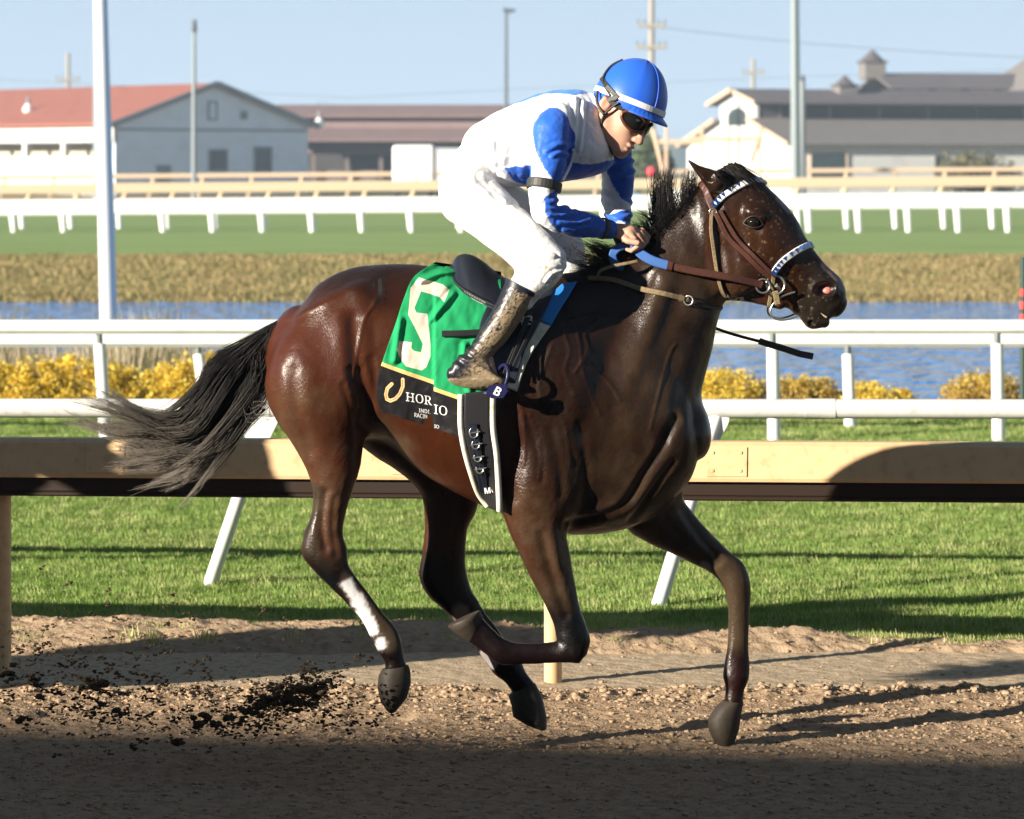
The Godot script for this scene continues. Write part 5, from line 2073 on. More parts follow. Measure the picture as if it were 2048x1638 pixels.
func strands(list: Array, r0: float, c0: Vector3, c1: Vector3, fade := 0.5, per := 3) -> ArrayMesh:
	# each entry: control points of one lock of hair; thin three-sided hairs that taper to nothing
	var v := PackedVector3Array()
	var n := PackedVector3Array()
	var ix := PackedInt32Array()
	var col := PackedColorArray()
	for ctrl in list:
		var pts := curve_pts(ctrl, per)
		var m := pts.size()
		var shade := 0.75 + 0.5 * rng.randf()
		for i in m:
			var t: Vector3 = (pts[min(i + 1, m - 1)] - pts[max(i - 1, 0)]).normalized()
			var side := t.cross(Vector3(0.1, 0.2, 1.0)).normalized()
			var other := t.cross(side)
			var f := float(i) / (m - 1)
			var r := r0 * (1.0 - 0.8 * f * f)
			var c := c0.lerp(c1, sm(fade, 1.0, f)) * shade
			for k in 3:
				var d := side * cos(TAU * k / 3.0) + other * sin(TAU * k / 3.0)
				v.append(pts[i] + d * r)
				n.append(d)
				col.append(Color(c.x, c.y, c.z))
			if i:
				var b := v.size() - 6
				for k in 3:
					var k2 := (k + 1) % 3
					ix.append_array(PackedInt32Array([b + k, b + 3 + k, b + k2, b + k2, b + 3 + k, b + 3 + k2]))
	return mesh_of(v, n, ix, PackedVector2Array(), col)


func side_of(f: Field, px: float, py: float, off: float, z := 0.25) -> Vector3:
	# the flank met by a line across the horse, at the height and length that (px, py) has on it
	var q := P(px, py, z)
	var h := f.hit(Vector3(q.x, q.y, 0.75), Vector3(0, 0, -1), off, 0.8)
	if h == Vector3.INF:
		return Vector3(q.x, q.y, 0.0)
	return h


func along(list: Array, t: float) -> Vector2:
	var n := list.size() / 2
	var f := clampf(t, 0.0, 1.0) * (n - 1)
	var i: int = min(int(f), n - 2)
	var g := func(k: int) -> Vector2:
		k = clampi(k, 0, n - 1)
		return Vector2(list[k * 2], list[k * 2 + 1])
	return cr(g.call(i - 1), g.call(i), g.call(i + 1), g.call(i + 2), f - i)


# A sheet of cloth or leather laid on the flank between two edges; mirrored, it hangs on the far side too.
func drape(f: Field, left: Array, right: Array, off: float, nu: int, nv: int, box := Rect2(), bend := "", mirror := true, thick := 0.003) -> ArrayMesh:
	var v := PackedVector3Array()
	var uv := PackedVector2Array()
	var ix := PackedInt32Array()
	for layer in 2:
		var base := v.size()
		for i in nv + 1:
			var a := along(left, float(i) / nv)
			var b := along(right, float(i) / nv)
			for j in nu + 1:
				var q := a.lerp(b, float(j) / nu)
				var o := off
				if bend: o += bend_of(bend, q, float(j) / nu, float(i) / nv)
				var p := side_of(f, q.x, q.y, o - thick * layer)
				v.append(p)
				uv.append((q - box.position) / box.size if box.size.x > 0 else q * 0.01)
		for i in nv:
			for j in nu:
				var k := base + i * (nu + 1) + j
				if layer == 0: ix.append_array(PackedInt32Array([k, k + 1, k + nu + 1, k + 1, k + nu + 2, k + nu + 1]))
				else: ix.append_array(PackedInt32Array([k, k + nu + 1, k + 1, k + 1, k + nu + 1, k + nu + 2]))
	var one := (nu + 1) * (nv + 1)
	var rim := []
	for j in nu + 1: rim.append(j)
	for i in range(1, nv + 1): rim.append(i * (nu + 1) + nu)
	for j in range(nu - 1, -1, -1): rim.append(nv * (nu + 1) + j)
	for i in range(nv - 1, -1, -1): rim.append(i * (nu + 1))
	for k in rim.size() - 1:
		ix.append_array(PackedInt32Array([rim[k], rim[k] + one, rim[k + 1], rim[k + 1], rim[k] + one, rim[k + 1] + one]))
	if mirror:
		var m := v.size()
		for i in m:
			v.append(Vector3(v[i].x, v[i].y, -v[i].z))
			uv.append(uv[i])
		var cnt := ix.size()
		for i in range(0, cnt, 3): ix.append_array(PackedInt32Array([ix[i] + m, ix[i + 2] + m, ix[i + 1] + m]))
	return mesh_of(v, face_normals(v, ix), ix, uv)


func bend_of(kind: String, q: Vector2, u: float, v: float) -> float:
	if kind == "cloth":
		var o := 0.004 * nz_b.get_noise_2d(q.x * 0.03, q.y * 0.015)
		o += 0.012 * sm(866, 870, q.x) * sm(560, 640, q.y)
		# folds running down from the saddle
		for l in cloth_folds:
			var d := poly_dist(q.x, q.y, l)
			o += 0.010 * exp(-d * d / 40.0) - 0.006 * exp(-pow(d - 10.0, 2.0) / 50.0)
		return o + 0.012 * v * sin(u * 9.0 + 0.6) * sm(0.5, 1.0, v)
	return 0.0


var cloth_folds := []


# A strap that follows the surface of the head or neck.
func strap_path(f: Field, list: Array, off: float) -> Array:
	var pts := []
	var px := []
	for i in range(0, list.size(), 2): px.append(Vector2(list[i], list[i + 1]))
	for q in curve_pts(px, 4):
		var p := surf(f, q.x, q.y, off)
		if p != Vector3.INF: pts.append([p, f.normal(p)])
	return pts


func ribbon(st: SurfaceTool, pts: Array, width: float, thick: float, mirror := false) -> void:
	# pts: [point, outward normal]
	var rows := []
	var n := pts.size()
	for i in n:
		var t: Vector3 = (pts[min(i + 1, n - 1)][0] - pts[max(i - 1, 0)][0]).normalized()
		var nn: Vector3 = (pts[i][1] - t * t.dot(pts[i][1])).normalized()
		var s := t.cross(nn).normalized() * width / 2.0
		var p: Vector3 = pts[i][0]
		var up := nn * thick
		rows.append([p - s - up * 0.4, p - s + up * 0.6, p - s * 0.75 + up, p + s * 0.75 + up, p + s + up * 0.6, p + s - up * 0.4])
	st.set_smooth_group(-1)
	for m in (2 if mirror else 1):
		for i in n - 1:
			for k in 6:
				var k2 := (k + 1) % 6
				var a: Vector3 = rows[i][k]
				var b: Vector3 = rows[i][k2]
				var c: Vector3 = rows[i + 1][k2]
				var d: Vector3 = rows[i + 1][k]
				if m == 1:
					a.z = -a.z
					b.z = -b.z
					c.z = -c.z
					d.z = -d.z
					quad(st, d, c, b, a)
				else: quad(st, a, b, c, d)


func mirrored(m: ArrayMesh) -> ArrayMesh:
	var a := m.surface_get_arrays(0)
	var v: PackedVector3Array = a[Mesh.ARRAY_VERTEX]
	var n: PackedVector3Array = a[Mesh.ARRAY_NORMAL]
	for i in v.size():
		v[i] = Vector3(v[i].x, v[i].y, -v[i].z)
		n[i] = Vector3(n[i].x, n[i].y, -n[i].z)
	var ix := PackedInt32Array()
	if a[Mesh.ARRAY_INDEX] == null: ix = PackedInt32Array(range(v.size()))
	else: ix = a[Mesh.ARRAY_INDEX]
	for i in range(0, ix.size(), 3):
		var k := ix[i + 1]
		ix[i + 1] = ix[i + 2]
		ix[i + 2] = k
	return mesh_of(v, n, ix)


func pair(called: String, m: ArrayMesh, material: Material, t: Node3D) -> MeshInstance3D:
	obj(called, mirrored(m), material, t)
	return obj(called, m, material, t)


func strap(called: String, f: Field, list: Array, width: float, m: Material, t: Node3D, off := 0.003, thick := 0.004, mirror := true) -> MeshInstance3D:
	var st := st_new()
	ribbon(st, strap_path(f, list, off), width, thick)
	return pair(called, done(st), m, t) if mirror else obj(called, done(st), m, t)


func free_strap(pts: Array, width: float, thick: float, normal := Vector3(0, 0.25, 1)) -> ArrayMesh:
	var st := st_new()
	var l := []
	for p in curve_pts(pts, 5): l.append([p, normal.normalized()])
	ribbon(st, l, width, thick)
	return done(st)


func ring_mesh(c: Vector3, r: float, tube: float, x := Vector3.RIGHT, y := Vector3.UP, a0 := 0.0, a1 := TAU, sq := 1.0) -> ArrayMesh:
	var pts := []
	for i in 21:
		var a := lerpf(a0, a1, i / 20.0)
		pts.append(c + x * cos(a) * r + y * sin(a) * r * sq)
	return tube_mesh(pts, [tube], 8, true, 1.0, x.cross(y))


# ---- print on cloth: lettering is taken from the font's own outlines
func letters(img: Image, text: String, font: Font, at: Vector2, height: float, slope: float, box: Rect2, c: Color, squeeze := 1.0) -> void:
	var tm := TextMesh.new()
	tm.text = text
	tm.font = font
	tm.font_size = 64
	tm.pixel_size = 0.01
	tm.depth = 0.1
	tm.horizontal_alignment = HORIZONTAL_ALIGNMENT_LEFT
	tm.curve_step = 1.0
	var a := tm.get_mesh_arrays()
	var v: PackedVector3Array = a[Mesh.ARRAY_VERTEX]
	var n: PackedVector3Array = a[Mesh.ARRAY_NORMAL]
	var ix: PackedInt32Array = a[Mesh.ARRAY_INDEX]
	if v.is_empty(): return
	var lo := Vector2(1e9, 1e9)
	var hi := -lo
	for p in v:
		lo = lo.min(Vector2(p.x, p.y))
		hi = hi.max(Vector2(p.x, p.y))
	var k := height / (hi.y - lo.y)
	var w := float(img.get_width())
	var h := float(img.get_height())
	for i in range(0, ix.size(), 3):
		if n[ix[i]].z < 0.9: continue
		var t := []
		for e in 3:
			var p := v[ix[i + e]]
			var q := Vector2((p.x - lo.x) * k * squeeze, (hi.y - p.y) * k)
			q = at + Vector2(q.x, q.y + q.x * slope)
			t.append((q - box.position) / box.size * Vector2(w, h))
		var x0 := int(floor(minf(t[0].x, minf(t[1].x, t[2].x))))
		var x1 := int(ceil(maxf(t[0].x, maxf(t[1].x, t[2].x))))
		var y0 := int(floor(minf(t[0].y, minf(t[1].y, t[2].y))))
		var y1 := int(ceil(maxf(t[0].y, maxf(t[1].y, t[2].y))))
		for y in range(maxi(y0, 0), mini(y1 + 1, img.get_height())):
			for x in range(maxi(x0, 0), mini(x1 + 1, img.get_width())):
				if Geometry2D.point_is_inside_triangle(Vector2(x + 0.5, y + 0.5), t[0], t[1], t[2]): img.set_pixel(x, y, c)


func cloth_print() -> ImageTexture:
	var box := Rect2(750, 520, 255, 365)
	var img := Image.create(900, 1288, false, Image.FORMAT_RGB8)
	var green := lin(0.018, 0.30, 0.115)
	var green2 := lin(0.016, 0.27, 0.10)
	var cream := lin(0.66, 0.57, 0.46)
	var gold := lin(0.74, 0.46, 0.17)
	var black := lin(0.013, 0.013, 0.015)
	var five := v2([836, 557, 884.5, 571, 898, 581.5, 888, 605, 877, 595, 841, 584, 828, 617, 833, 626, 854, 628, 861, 686, 861, 713, 853, 733, 844, 740, 813, 732, 801.5, 717, 794, 699, 799, 682, 824, 684, 823, 695, 828, 701, 842, 704, 846, 688, 829, 654, 816, 630, 820, 577.5])
	var shoe := [v2([806, 758, 806, 772, 800, 787, 791, 797, 781, 801, 774, 798, 772, 788, 775, 776, 784, 767])]
	for y in img.get_height():
		for x in img.get_width():
			var q := box.position + Vector2((x + 0.5) / img.get_width(), (y + 0.5) / img.get_height()) * box.size
			var drop := 13.0 if q.x > 868 else 0.0
			var band := 721.0 + (q.x - 758.0) * 0.37 - maxf(0.0, q.x - 795.0) * 0.03 + drop
			var c := green.lerp(green2, 0.5 + 0.5 * nz_b.get_noise_2d(q.x * 0.04, q.y * 0.04))
			if q.y > band + 8.0: c = black.lerp(lin(0.10, 0.08, 0.06), clampf(0.25 * sm(820, 850, q.y) + 0.5 * nz_b.get_noise_2d(q.x * 0.03, q.y * 0.05) - 0.1, 0.0, 0.5))
			elif q.y > band: c = gold
			elif (q.x < 868 or q.y < 612) and Geometry2D.is_point_in_polygon(q, five): c = cream
			if q.y > band + 8.0 and q.x < 812:
				var d := poly_dist(q.x, q.y, shoe[0])
				if d < 3.6: c = gold.lerp(lin(0.9, 0.78, 0.6), sm(2.2, 0.0, absf(d - 0.5)))
				if d < 0.9: c = lin(0.34, 0.17, 0.06)
			img.set_pixel(x, y, c)
	var serif := SystemFont.new()
	serif.font_names = PackedStringArray(["Droid Serif"])
	var sans := SystemFont.new()
	sans.font_names = PackedStringArray(["Droid Sans"])
	var w := lin(0.82, 0.80, 0.78)
	letters(img, "HOR", serif, Vector2(812, 783), 18.0, 0.17, box, w, 0.98)
	letters(img, "IO", serif, Vector2(868.5, 807), 19.0, 0.16, box, w)
	letters(img, "INDI.", sans, Vector2(838, 816), 8.0, 0.14, box, w, 0.95)
	letters(img, "RACIN", sans, Vector2(829, 825), 8.5, 0.16, box, w, 0.80)
	letters(img, "IO", sans, Vector2(869, 848), 7.0, 0.12, box, w)
	return ImageTexture.create_from_image(img)


func hoof(h: Node3D, m: Material, sections: Array) -> void:
	var st := st_new()
	loft(st, sections)
	obj("hoof", done(st), m, h)


func build_tack() -> void:
	var h: Node3D = get_node("racehorse")
	var horn := mat("hoof_horn", 0.045, 0.034, 0.024, 0.6, 0.4)
	horn.albedo_texture = noise_tex(0.03, 91, 256, 4, ramp([[0.0, 0.6, 0.6, 0.6], [0.6, 1, 1, 1], [1.0, 1.6, 1.5, 1.3]]))
	horn.uv1_triplanar = true
	horn.uv1_scale = Vector3(6, 6, 6)
	hoof(h, horn, [[764, 1338, 817, 1330, 0.15, 0.034], [757, 1352, 821, 1342, 0.15, 0.044], [755, 1376, 822, 1366, 0.15, 0.050], [761, 1402, 814, 1396, 0.15, 0.054], [773, 1420, 797, 1416, 0.15, 0.050], [778, 1424, 793, 1421, 0.15, 0.044]])
	hoof(h, horn, [[1024, 1383, 1070, 1366, -0.15, 0.034], [1016, 1390, 1079, 1382, -0.15, 0.044], [1023, 1412, 1087, 1404, -0.15, 0.050], [1026, 1433, 1093, 1432, -0.15, 0.054], [1054, 1450, 1094, 1444, -0.15, 0.054], [1080, 1459, 1093, 1456, -0.15, 0.046]])
	hoof(h, horn, [[966, 1232, 938, 1284, 0.16, 0.035], [962, 1227, 926, 1277, 0.16, 0.044], [961, 1224, 910, 1266, 0.16, 0.050], [961, 1222, 897, 1254, 0.16, 0.054], [959, 1221, 896, 1251, 0.16, 0.050]])
	hoof(h, horn, [[1446, 1400, 1487, 1404, -0.155, 0.035], [1432, 1412, 1485, 1414, -0.155, 0.044], [1416, 1436, 1482, 1432, -0.155, 0.050], [1417, 1460, 1478, 1460, -0.155, 0.054], [1428, 1484, 1468, 1486, -0.155, 0.052], [1440, 1498, 1460, 1494, -0.155, 0.044]])
	# eyes
	var eyem := mat("eye_dark", 0.010, 0.007, 0.005, 0.08, 0.4)
	var lidm := mat("eye_rim", 0.02, 0.015, 0.012, 0.5)
	var pink := mat("nostril_pink", 0.55, 0.16, 0.13, 0.45)
	for s in [1.0, -1.0]:
		var c := P(1507, 445, 0.092)
		c.z *= s
		var sph := SphereMesh.new()
		sph.radius = 0.0225
		sph.height = 0.045
		obj("eye", sph, eyem, h, c)
		var st := st_new()
		for e in [[[-26, 2, 0.006], [-14, -12, 0.015], [2, -16, 0.019], [16, -8, 0.015], [24, 6, 0.006]], [[-26, 2, 0.006], [-12, 10, 0.015], [2, 13, 0.018], [14, 11, 0.013], [24, 6, 0.006]]]:
			var pts := []
			for q in e: pts.append(Vector3(P(1507 + q[0] * 0.8, 445 + q[1] * 0.8, 0.092).x, P(1507, 445 + q[1] * 0.8, 0.092).y, s * (0.092 + q[2])))
			add_tube(st, curve_pts(pts, 4), [0.0032], 6)
		obj("eyelid", done(st), lidm, h)
		var nb := SphereMesh.new()
		nb.radius = 0.021
		nb.height = 0.034
		obj("nostril_lining", nb, pink, h, Vector3(P(1656, 582, 0.05).x, P(1656, 582, 0.05).y, s * 0.027))
	var ivory := mat("teeth", 0.62, 0.50, 0.32, 0.4)
	for s in [1.0, -1.0]:
		var pts := []
		for q in [[1624, 614, 0.033], [1634, 621, 0.034], [1644, 628, 0.032], [1653, 634, 0.027]]: pts.append(P(q[0], q[1], q[2]) * Vector3(1, 1, s))
		obj("teeth", tube_mesh(curve_pts(pts, 4), [0.0045], 6), ivory, h)
	# ---- hair
	var hairm := mat("horse_hair", 1, 1, 1, 0.42, 0.35)
	hairm.vertex_color_use_as_albedo = true
	var r := RandomNumberGenerator.new()
	r.seed = 314
	var hb := Vector3(0.0095, 0.0085, 0.008)
	var tipc := Vector3(0.20, 0.175, 0.145)
	var list := []
	for lock_i in (110 if fine else 60):
		# the tail: the dock runs down and back from the croup; the hair streams away behind in locks
		var w := r.randf()
		var mid := Vector2(lerpf(430, 530, w), lerpf(740, 774, w)) + Vector2(r.randfn() * 9.0, r.randfn() * 9.0)
		var low := Vector2(lerpf(350, 452, w), lerpf(838, 896, pow(w, 0.8))) + Vector2(r.randfn() * 11.0, r.randfn() * 8.0)
		var tip := Vector2(lerpf(165, 330, pow(w, 1.6)) + r.randfn() * 34.0, lerpf(775, 960, w) + r.randfn() * 22.0)
		if r.randf() < 0.16: tip += Vector2(r.randfn() * 24.0, 34.0 * w + r.randf() * 34.0)
		var zl := r.randfn() * 0.034
		var far := low.lerp(tip, 0.5) + Vector2(r.randfn() * 8.0, 14.0 + r.randfn() * 7.0)
		var len0 := r.randf_range(0.78, 1.05)
		for i in 28:
			var u := r.randf()
			var dock: Vector2 = along([586, 626, 560, 640, 528, 668, 500, 712], u * 0.98)
			var z0 := r.randfn() * 0.018
			var zz := zl + r.randfn() * 0.008
			var len := len0 * r.randf_range(0.72, 1.05)
			var jm := Vector2(r.randfn(), r.randfn()) * 7.0
			var a := mid + jm
			var b := low + jm * 0.75
			var c := far + jm * 0.5
			var e := tip + jm * 0.35 + Vector2(r.randfn(), r.randfn()) * 3.0
			var pts := [P(dock.x, dock.y, z0), P(dock.lerp(a, 0.5).x, dock.lerp(a, 0.5).y - 3.0, z0 + zz * 0.3), P(a.x, a.y, zz * 0.8), P(b.x, b.y, zz)]
			if len > 0.60:
				var m := b.lerp(c, minf(1.0, len * 1.05))
				pts.append(P(m.x, m.y, zz * 1.4))
			if len > 0.70:
				var f := c.lerp(e, clampf((len - 0.60) / 0.45, 0.0, 1.0))
				pts.append(P(f.x, f.y, zz * 1.8))
			list.append(pts)
	# loose curls caught against the thigh
	for i in 16:
		var a := Vector2(r.randf_range(455, 520), r.randf_range(740, 790))
		var e := Vector2(r.randf_range(520, 566), r.randf_range(800, 850))
		var c := Vector2(lerpf(a.x, e.x, 0.55) - 8, maxf(a.y, e.y) + r.randf_range(-10, 30))
		list.append([P(a.x, a.y, 0.02), P(lerpf(a.x, c.x, 0.5), a.y + 45, 0.05), P(c.x, c.y, 0.07), P(e.x, e.y, 0.09)])
	obj("tail", strands(list, 0.0014, hb, tipc, 0.45), hairm, h).set_meta("kind", "stuff")
	# the mane: tufts thrown up and back from the crest
	list = []
	# locks: [base x, base y, tip x, tip y, bulge x, bulge y, hairs, base spread]
	var locks := [[1393, 402, 1389, 336, -7, -4, 46, 4], [1386, 410, 1374, 346, -8, -4, 50, 5], [1376, 424, 1366, 362, -8, -6, 26, 5], [1366, 436, 1344, 338, -16, -4, 60, 6], [1357, 444, 1329, 342, -18, 2, 70, 7], [1348, 452, 1314, 346, -19, 10, 90, 7],
		[1342, 458, 1320, 380, -18, 6, 50, 8], [1336, 464, 1304, 398, -14, 6, 36, 8], [1330, 468, 1282, 424, -6, -12, 40, 10], [1318, 478, 1274, 440, -4, -10, 40, 10], [1306, 486, 1262, 452, -4, -12, 34, 10], [1298, 492, 1254, 478, -4, -12, 60, 10], [1290, 498, 1244, 496, -2, -14, 60, 10],
		[1270, 510, 1216, 502, 0, -14, 60, 10], [1250, 522, 1204, 500, 4, -12, 50, 10], [1238, 532, 1186, 484, 6, -6, 60, 10], [1228, 538, 1172, 488, 6, -8, 70, 10], [1216, 544, 1164, 508, 4, -8, 60, 10], [1204, 548, 1152, 524, 4, -8, 60, 10], [1196, 552, 1146, 548, 4, -8, 60, 9], [1240, 540, 1196, 566, 2, -4, 50, 9], [1264, 524, 1228, 548, 2, -2, 40, 9]]
	for q in locks:
		for i in int(q[6] * 1.6):
			var g := r.randfn()
			var z0 := r.randf_range(-0.022, 0.028)
			var a := Vector2(q[0] + r.randfn() * q[7], q[1])
			a.y += (a.x - q[0]) * -0.85 + 8.0
			var b := Vector2(q[2], q[3]) + Vector2(g * 5.0 + r.randfn() * 2.5, r.randfn() * 4.0)
			if r.randf() < 0.08: b += Vector2(r.randfn() * 14.0, r.randfn() * 12.0)
			b = a.lerp(b, 1.06 - 0.62 * pow(r.randf(), 1.6))
			var m1 := a.lerp(b, 0.35) + Vector2(q[4] + r.randfn() * 3.0, q[5] + r.randfn() * 3.0)
			var m2 := a.lerp(b, 0.72) + Vector2(q[4] * 0.7 + r.randfn() * 2.0, q[5] * 0.7 + r.randfn() * 2.0)
			list.append([P(a.x, a.y, z0), P(m1.x, m1.y, z0 * 1.5), P(m2.x, m2.y, z0 * 1.3), P(b.x, b.y, z0 * 1.2 + r.randfn() * 0.006)])
	# short hair lying along the crest
	for i in 520:
		var u := r.randf()
		var c: Vector2 = along([1180, 545, 1240, 520, 1300, 480, 1350, 440, 1392, 392], u)
		var z0 := r.randf_range(-0.03, 0.05)
		c.y += 6.0 + absf(z0) * 120.0
		var e := c + Vector2(-26 + r.randfn() * 12.0, 4 + r.randfn() * 10.0)
		list.append([P(c.x, c.y, z0), P((c.x + e.x) / 2, (c.y + e.y) / 2 - 7, z0 * 1.3), P(e.x, e.y, z0 * 1.5)])
	obj("mane", strands(list, 0.0012, hb, hb * 2.4, 0.5), hairm, h).set_meta("kind", "stuff")
	list = []
	for i in 420:
		var u := r.randf()
		var c: Vector2 = along([1432, 344, 1452, 330, 1470, 326, 1486, 334], u) + Vector2(0, r.randf() * 14.0)
		var z0 := r.randf_range(-0.05, 0.055)
		var e := c + Vector2(30 + r.randf() * 26.0, 20 + r.randf() * 16.0 + 10.0 * u)
		var k := minf(1.0, r.randf_range(0.5, 1.1))
		e = c.lerp(e, k)
		var lift := 6.0 + absf(z0) * -40.0
		var pts := []
		for f in [0.0, 0.5, 1.0]:
			var q := c.lerp(e, f)
			var p := surf(head_f, q.x, q.y, 0.006 + 0.008 * r.randf())
			if p == Vector3.INF or z0 < 0.0: p = P(q.x, q.y - 2.0, z0 * 0.6)
			pts.append(p)
		list.append(pts)
	obj("forelock", strands(list, 0.0017, hb, hb * 1.6, 0.6), hairm, h).set_meta("kind", "stuff")

	# ---- saddle cloth
	var clothm := mat("saddle_cloth_print", 1, 1, 1, 0.85, 0.2)
	clothm.albedo_texture = cloth_print()
	clothm.texture_repeat = false
	cloth_folds = [v2([905, 590, 885, 612, 862, 640]), v2([920, 545, 880, 548, 840, 565]), v2([930, 690, 925, 740, 940, 780]), v2([800, 640, 790, 720])]
	var box := Rect2(750, 520, 255, 365)
	tag(obj("saddle_cloth", drape(horse_f, [868, 528, 826, 556, 806, 600, 790, 650, 772, 702, 757, 750, 753, 792, 764, 824], [1002, 548, 1002, 600, 1000, 650, 998, 700, 995, 750, 992, 800, 988, 850, 984, 892], 0.010, 70, 100, box, "cloth"), clothm),
		"green saddle cloth with a white number 5 and black lettered hem", "saddle cloth")

	# ---- saddle and girth
	var leather := mat("black_leather", 0.014, 0.018, 0.030, 0.36, 0.5)
	var strapm := mat("black_webbing", 0.016, 0.016, 0.018, 0.5, 0.4)
	var steel := mat("bit_steel", 0.55, 0.54, 0.50, 0.28, 0.5, 0.9)
	var creamm := mat("cream_pad", 0.74, 0.72, 0.62, 0.85)
	creamm.albedo_texture = noise_tex(0.02, 93, 256, 4, ramp([[0.0, 0.6, 0.52, 0.4], [0.4, 0.95, 0.93, 0.9], [1.0, 1.05, 1.05, 1.05]]))
	creamm.uv1_triplanar = true
	creamm.uv1_scale = Vector3(4, 4, 4)
	var bluepad := mat("blue_pad", 0.015, 0.20, 0.58, 0.75)
	var navy := mat("navy_metal", 0.014, 0.014, 0.065, 0.35)
	var whitep := mat("white_print", 0.8, 0.8, 0.8, 0.6)
	var t := thing("saddle", "small black racing saddle with raised cantle on the green saddle cloth", "saddle")
	var sv := PackedVector3Array()
	var six := PackedInt32Array()
	var top_l := [903, 532, 914, 517, 938, 514, 968, 526, 998, 547, 1030, 565, 1080, 566, 1118, 552]
	var low_l := [904, 548, 914, 568, 938, 586, 966, 601, 990, 612, 1030, 630, 1080, 630, 1120, 604]
	var wide := [0.05, 0.14, 0.195, 0.22, 0.232, 0.236, 0.22, 0.16]
	var rim_pts := []
	for layer in 2:
		for i in 41:
			var u := i / 40.0
			var a := along(top_l, u)
			var b := along(low_l, u)
			var f := u * 7.0
			var k := mini(int(f), 6)
			var zb := lerpf(wide[k], wide[k + 1], f - k)
			for j in 25:
				var w := -1.0 + j / 12.0
				var aw := absf(w)
				var q := a.lerp(b, pow(aw, 1.25))
				var z := w * zb
				var p := P(q.x, q.y, absf(z))
				p.z = z
				p.y += 0.010 * (1.0 - aw) * sin(PI * minf(u * 2.0, 1.0))
				if layer == 1: p += Vector3(0.004, -0.016, -signf(w) * 0.010)
				sv.append(p)
	for layer in 2:
		for i in 40:
			for j in 24:
				var q := layer * 41 * 25 + i * 25 + j
				if layer == 0: six.append_array(PackedInt32Array([q, q + 1, q + 25, q + 25, q + 1, q + 26]))
				else: six.append_array(PackedInt32Array([q, q + 25, q + 1, q + 25, q + 26, q + 1]))
	for i in 40:
		for j in [0, 24]:
			var q: int = i * 25 + j
			six.append_array(PackedInt32Array([q, q + 25, q + 1025, q + 25, q + 1050, q + 1025]))
	for j in 24: six.append_array(PackedInt32Array([j, j + 1025, j + 1, j + 1, j + 1025, j + 1026]))
	var sn := face_normals(sv, six)
	obj("seat", mesh_of(sv, sn, six), leather, t)
	var rim := []
	for j in range(24, -1, -1): rim.append(sv[j])
	var near_rim := []
	for i in range(0, 24): near_rim.append(sv[i * 25 + 24])
	pair("seat_piping", tube_mesh(near_rim, [0.0055], 8), strapm, t)
	obj("cantle_piping", tube_mesh(rim, [0.0055], 8), strapm, t)
	pair("flap", drape(horse_f, [984, 596, 968, 626, 958, 660, 964, 700, 985, 735, 1008, 762], [1112, 572, 1104, 596, 1092, 622, 1072, 660, 1050, 700, 1030, 765], 0.026, 14, 20, Rect2(), "", false, 0.006), leather, t)
	for k in 9:
		var q := near_rim[10 + k] as Vector3
		obj("stud", box_mesh(Vector3(0.010, 0.006, 0.006), 0.002, Transform3D(Basis(Vector3(0, 0, 1), -0.5), q + Vector3(0, -0.004, 0.004))), steel, t)
	pair("blue_pad", drape(horse_f, [1126, 570, 1104, 590, 1088, 614, 1074, 640], [1156, 566, 1142, 590, 1120, 622, 1102, 652], 0.022, 10, 14, Rect2(), "", false, 0.01), bluepad, t)
	pair("cream_pad", drape(horse_f, [1073, 640, 1042, 688, 1022, 726, 1008, 772], [1101, 652, 1066, 702, 1048, 740, 1034, 782], 0.020, 8, 16, Rect2(), "", false, 0.01), creamm, t)
	# girth
	var gl := [922, 786, 922, 850, 930, 900, 942, 945, 957, 990, 975, 1016]
	var gr := [986, 780, 986, 850, 993, 905, 996, 950, 998, 990, 999, 1022]
	pair("girth", drape(horse_f, [928, 784, 928, 850, 936, 900, 948, 945, 962, 990, 978, 1018], [980, 778, 980, 850, 987, 905, 990, 950, 993, 990, 996, 1022], 0.036, 10, 40, Rect2(), "", false, 0.006), strapm, t)
	for e in [gl, gr]:
		var st := st_new()
		var pts := []
		for i in 25:
			var q: Vector2 = along(e, i / 24.0)
			pts.append(side_of(horse_f, q.x, q.y, 0.033))
		add_tube(st, pts, [0.0105], 8)
		pair("girth_edge", done(st), creamm, t)
	for q in [[948, 862, 8.0], [952, 886, 7.0], [956, 912, 7.0], [960, 936, 7.0]]:
		var c := side_of(horse_f, q[0], q[1], 0.044)
		obj("buckle", ring_mesh(c, q[2] * S, 0.003, Vector3.RIGHT, Vector3.UP, 0.0, TAU, 1.3), steel, t)
		obj("buckle_tongue", tube_mesh([c - Vector3(0.018, 0.004, 0), c + Vector3(0.022, 0.004, 0.003)], [0.0025], 6), steel, t)
	var tst := st_new()
	for off in [-8.0, 0.0]:
		var pts := []
		for i in 16:
			var q := Vector2(949 + off, 845).lerp(Vector2(972 + off, 985), i / 15.0)
			var p := side_of(horse_f, q.x, q.y, 0.041)
			pts.append([p, Vector3(0, 0, 1)])
		ribbon(tst, pts, 0.016, 0.004)
	obj("billet", done(tst), leather, t)
	obj("overgirth_end", free_strap([side_of(horse_f, 884, 667, 0.03), side_of(horse_f, 920, 666, 0.036), side_of(horse_f, 962, 664, 0.04)], 0.021, 0.004, Vector3(0, 0.1, 1)), strapm, t)
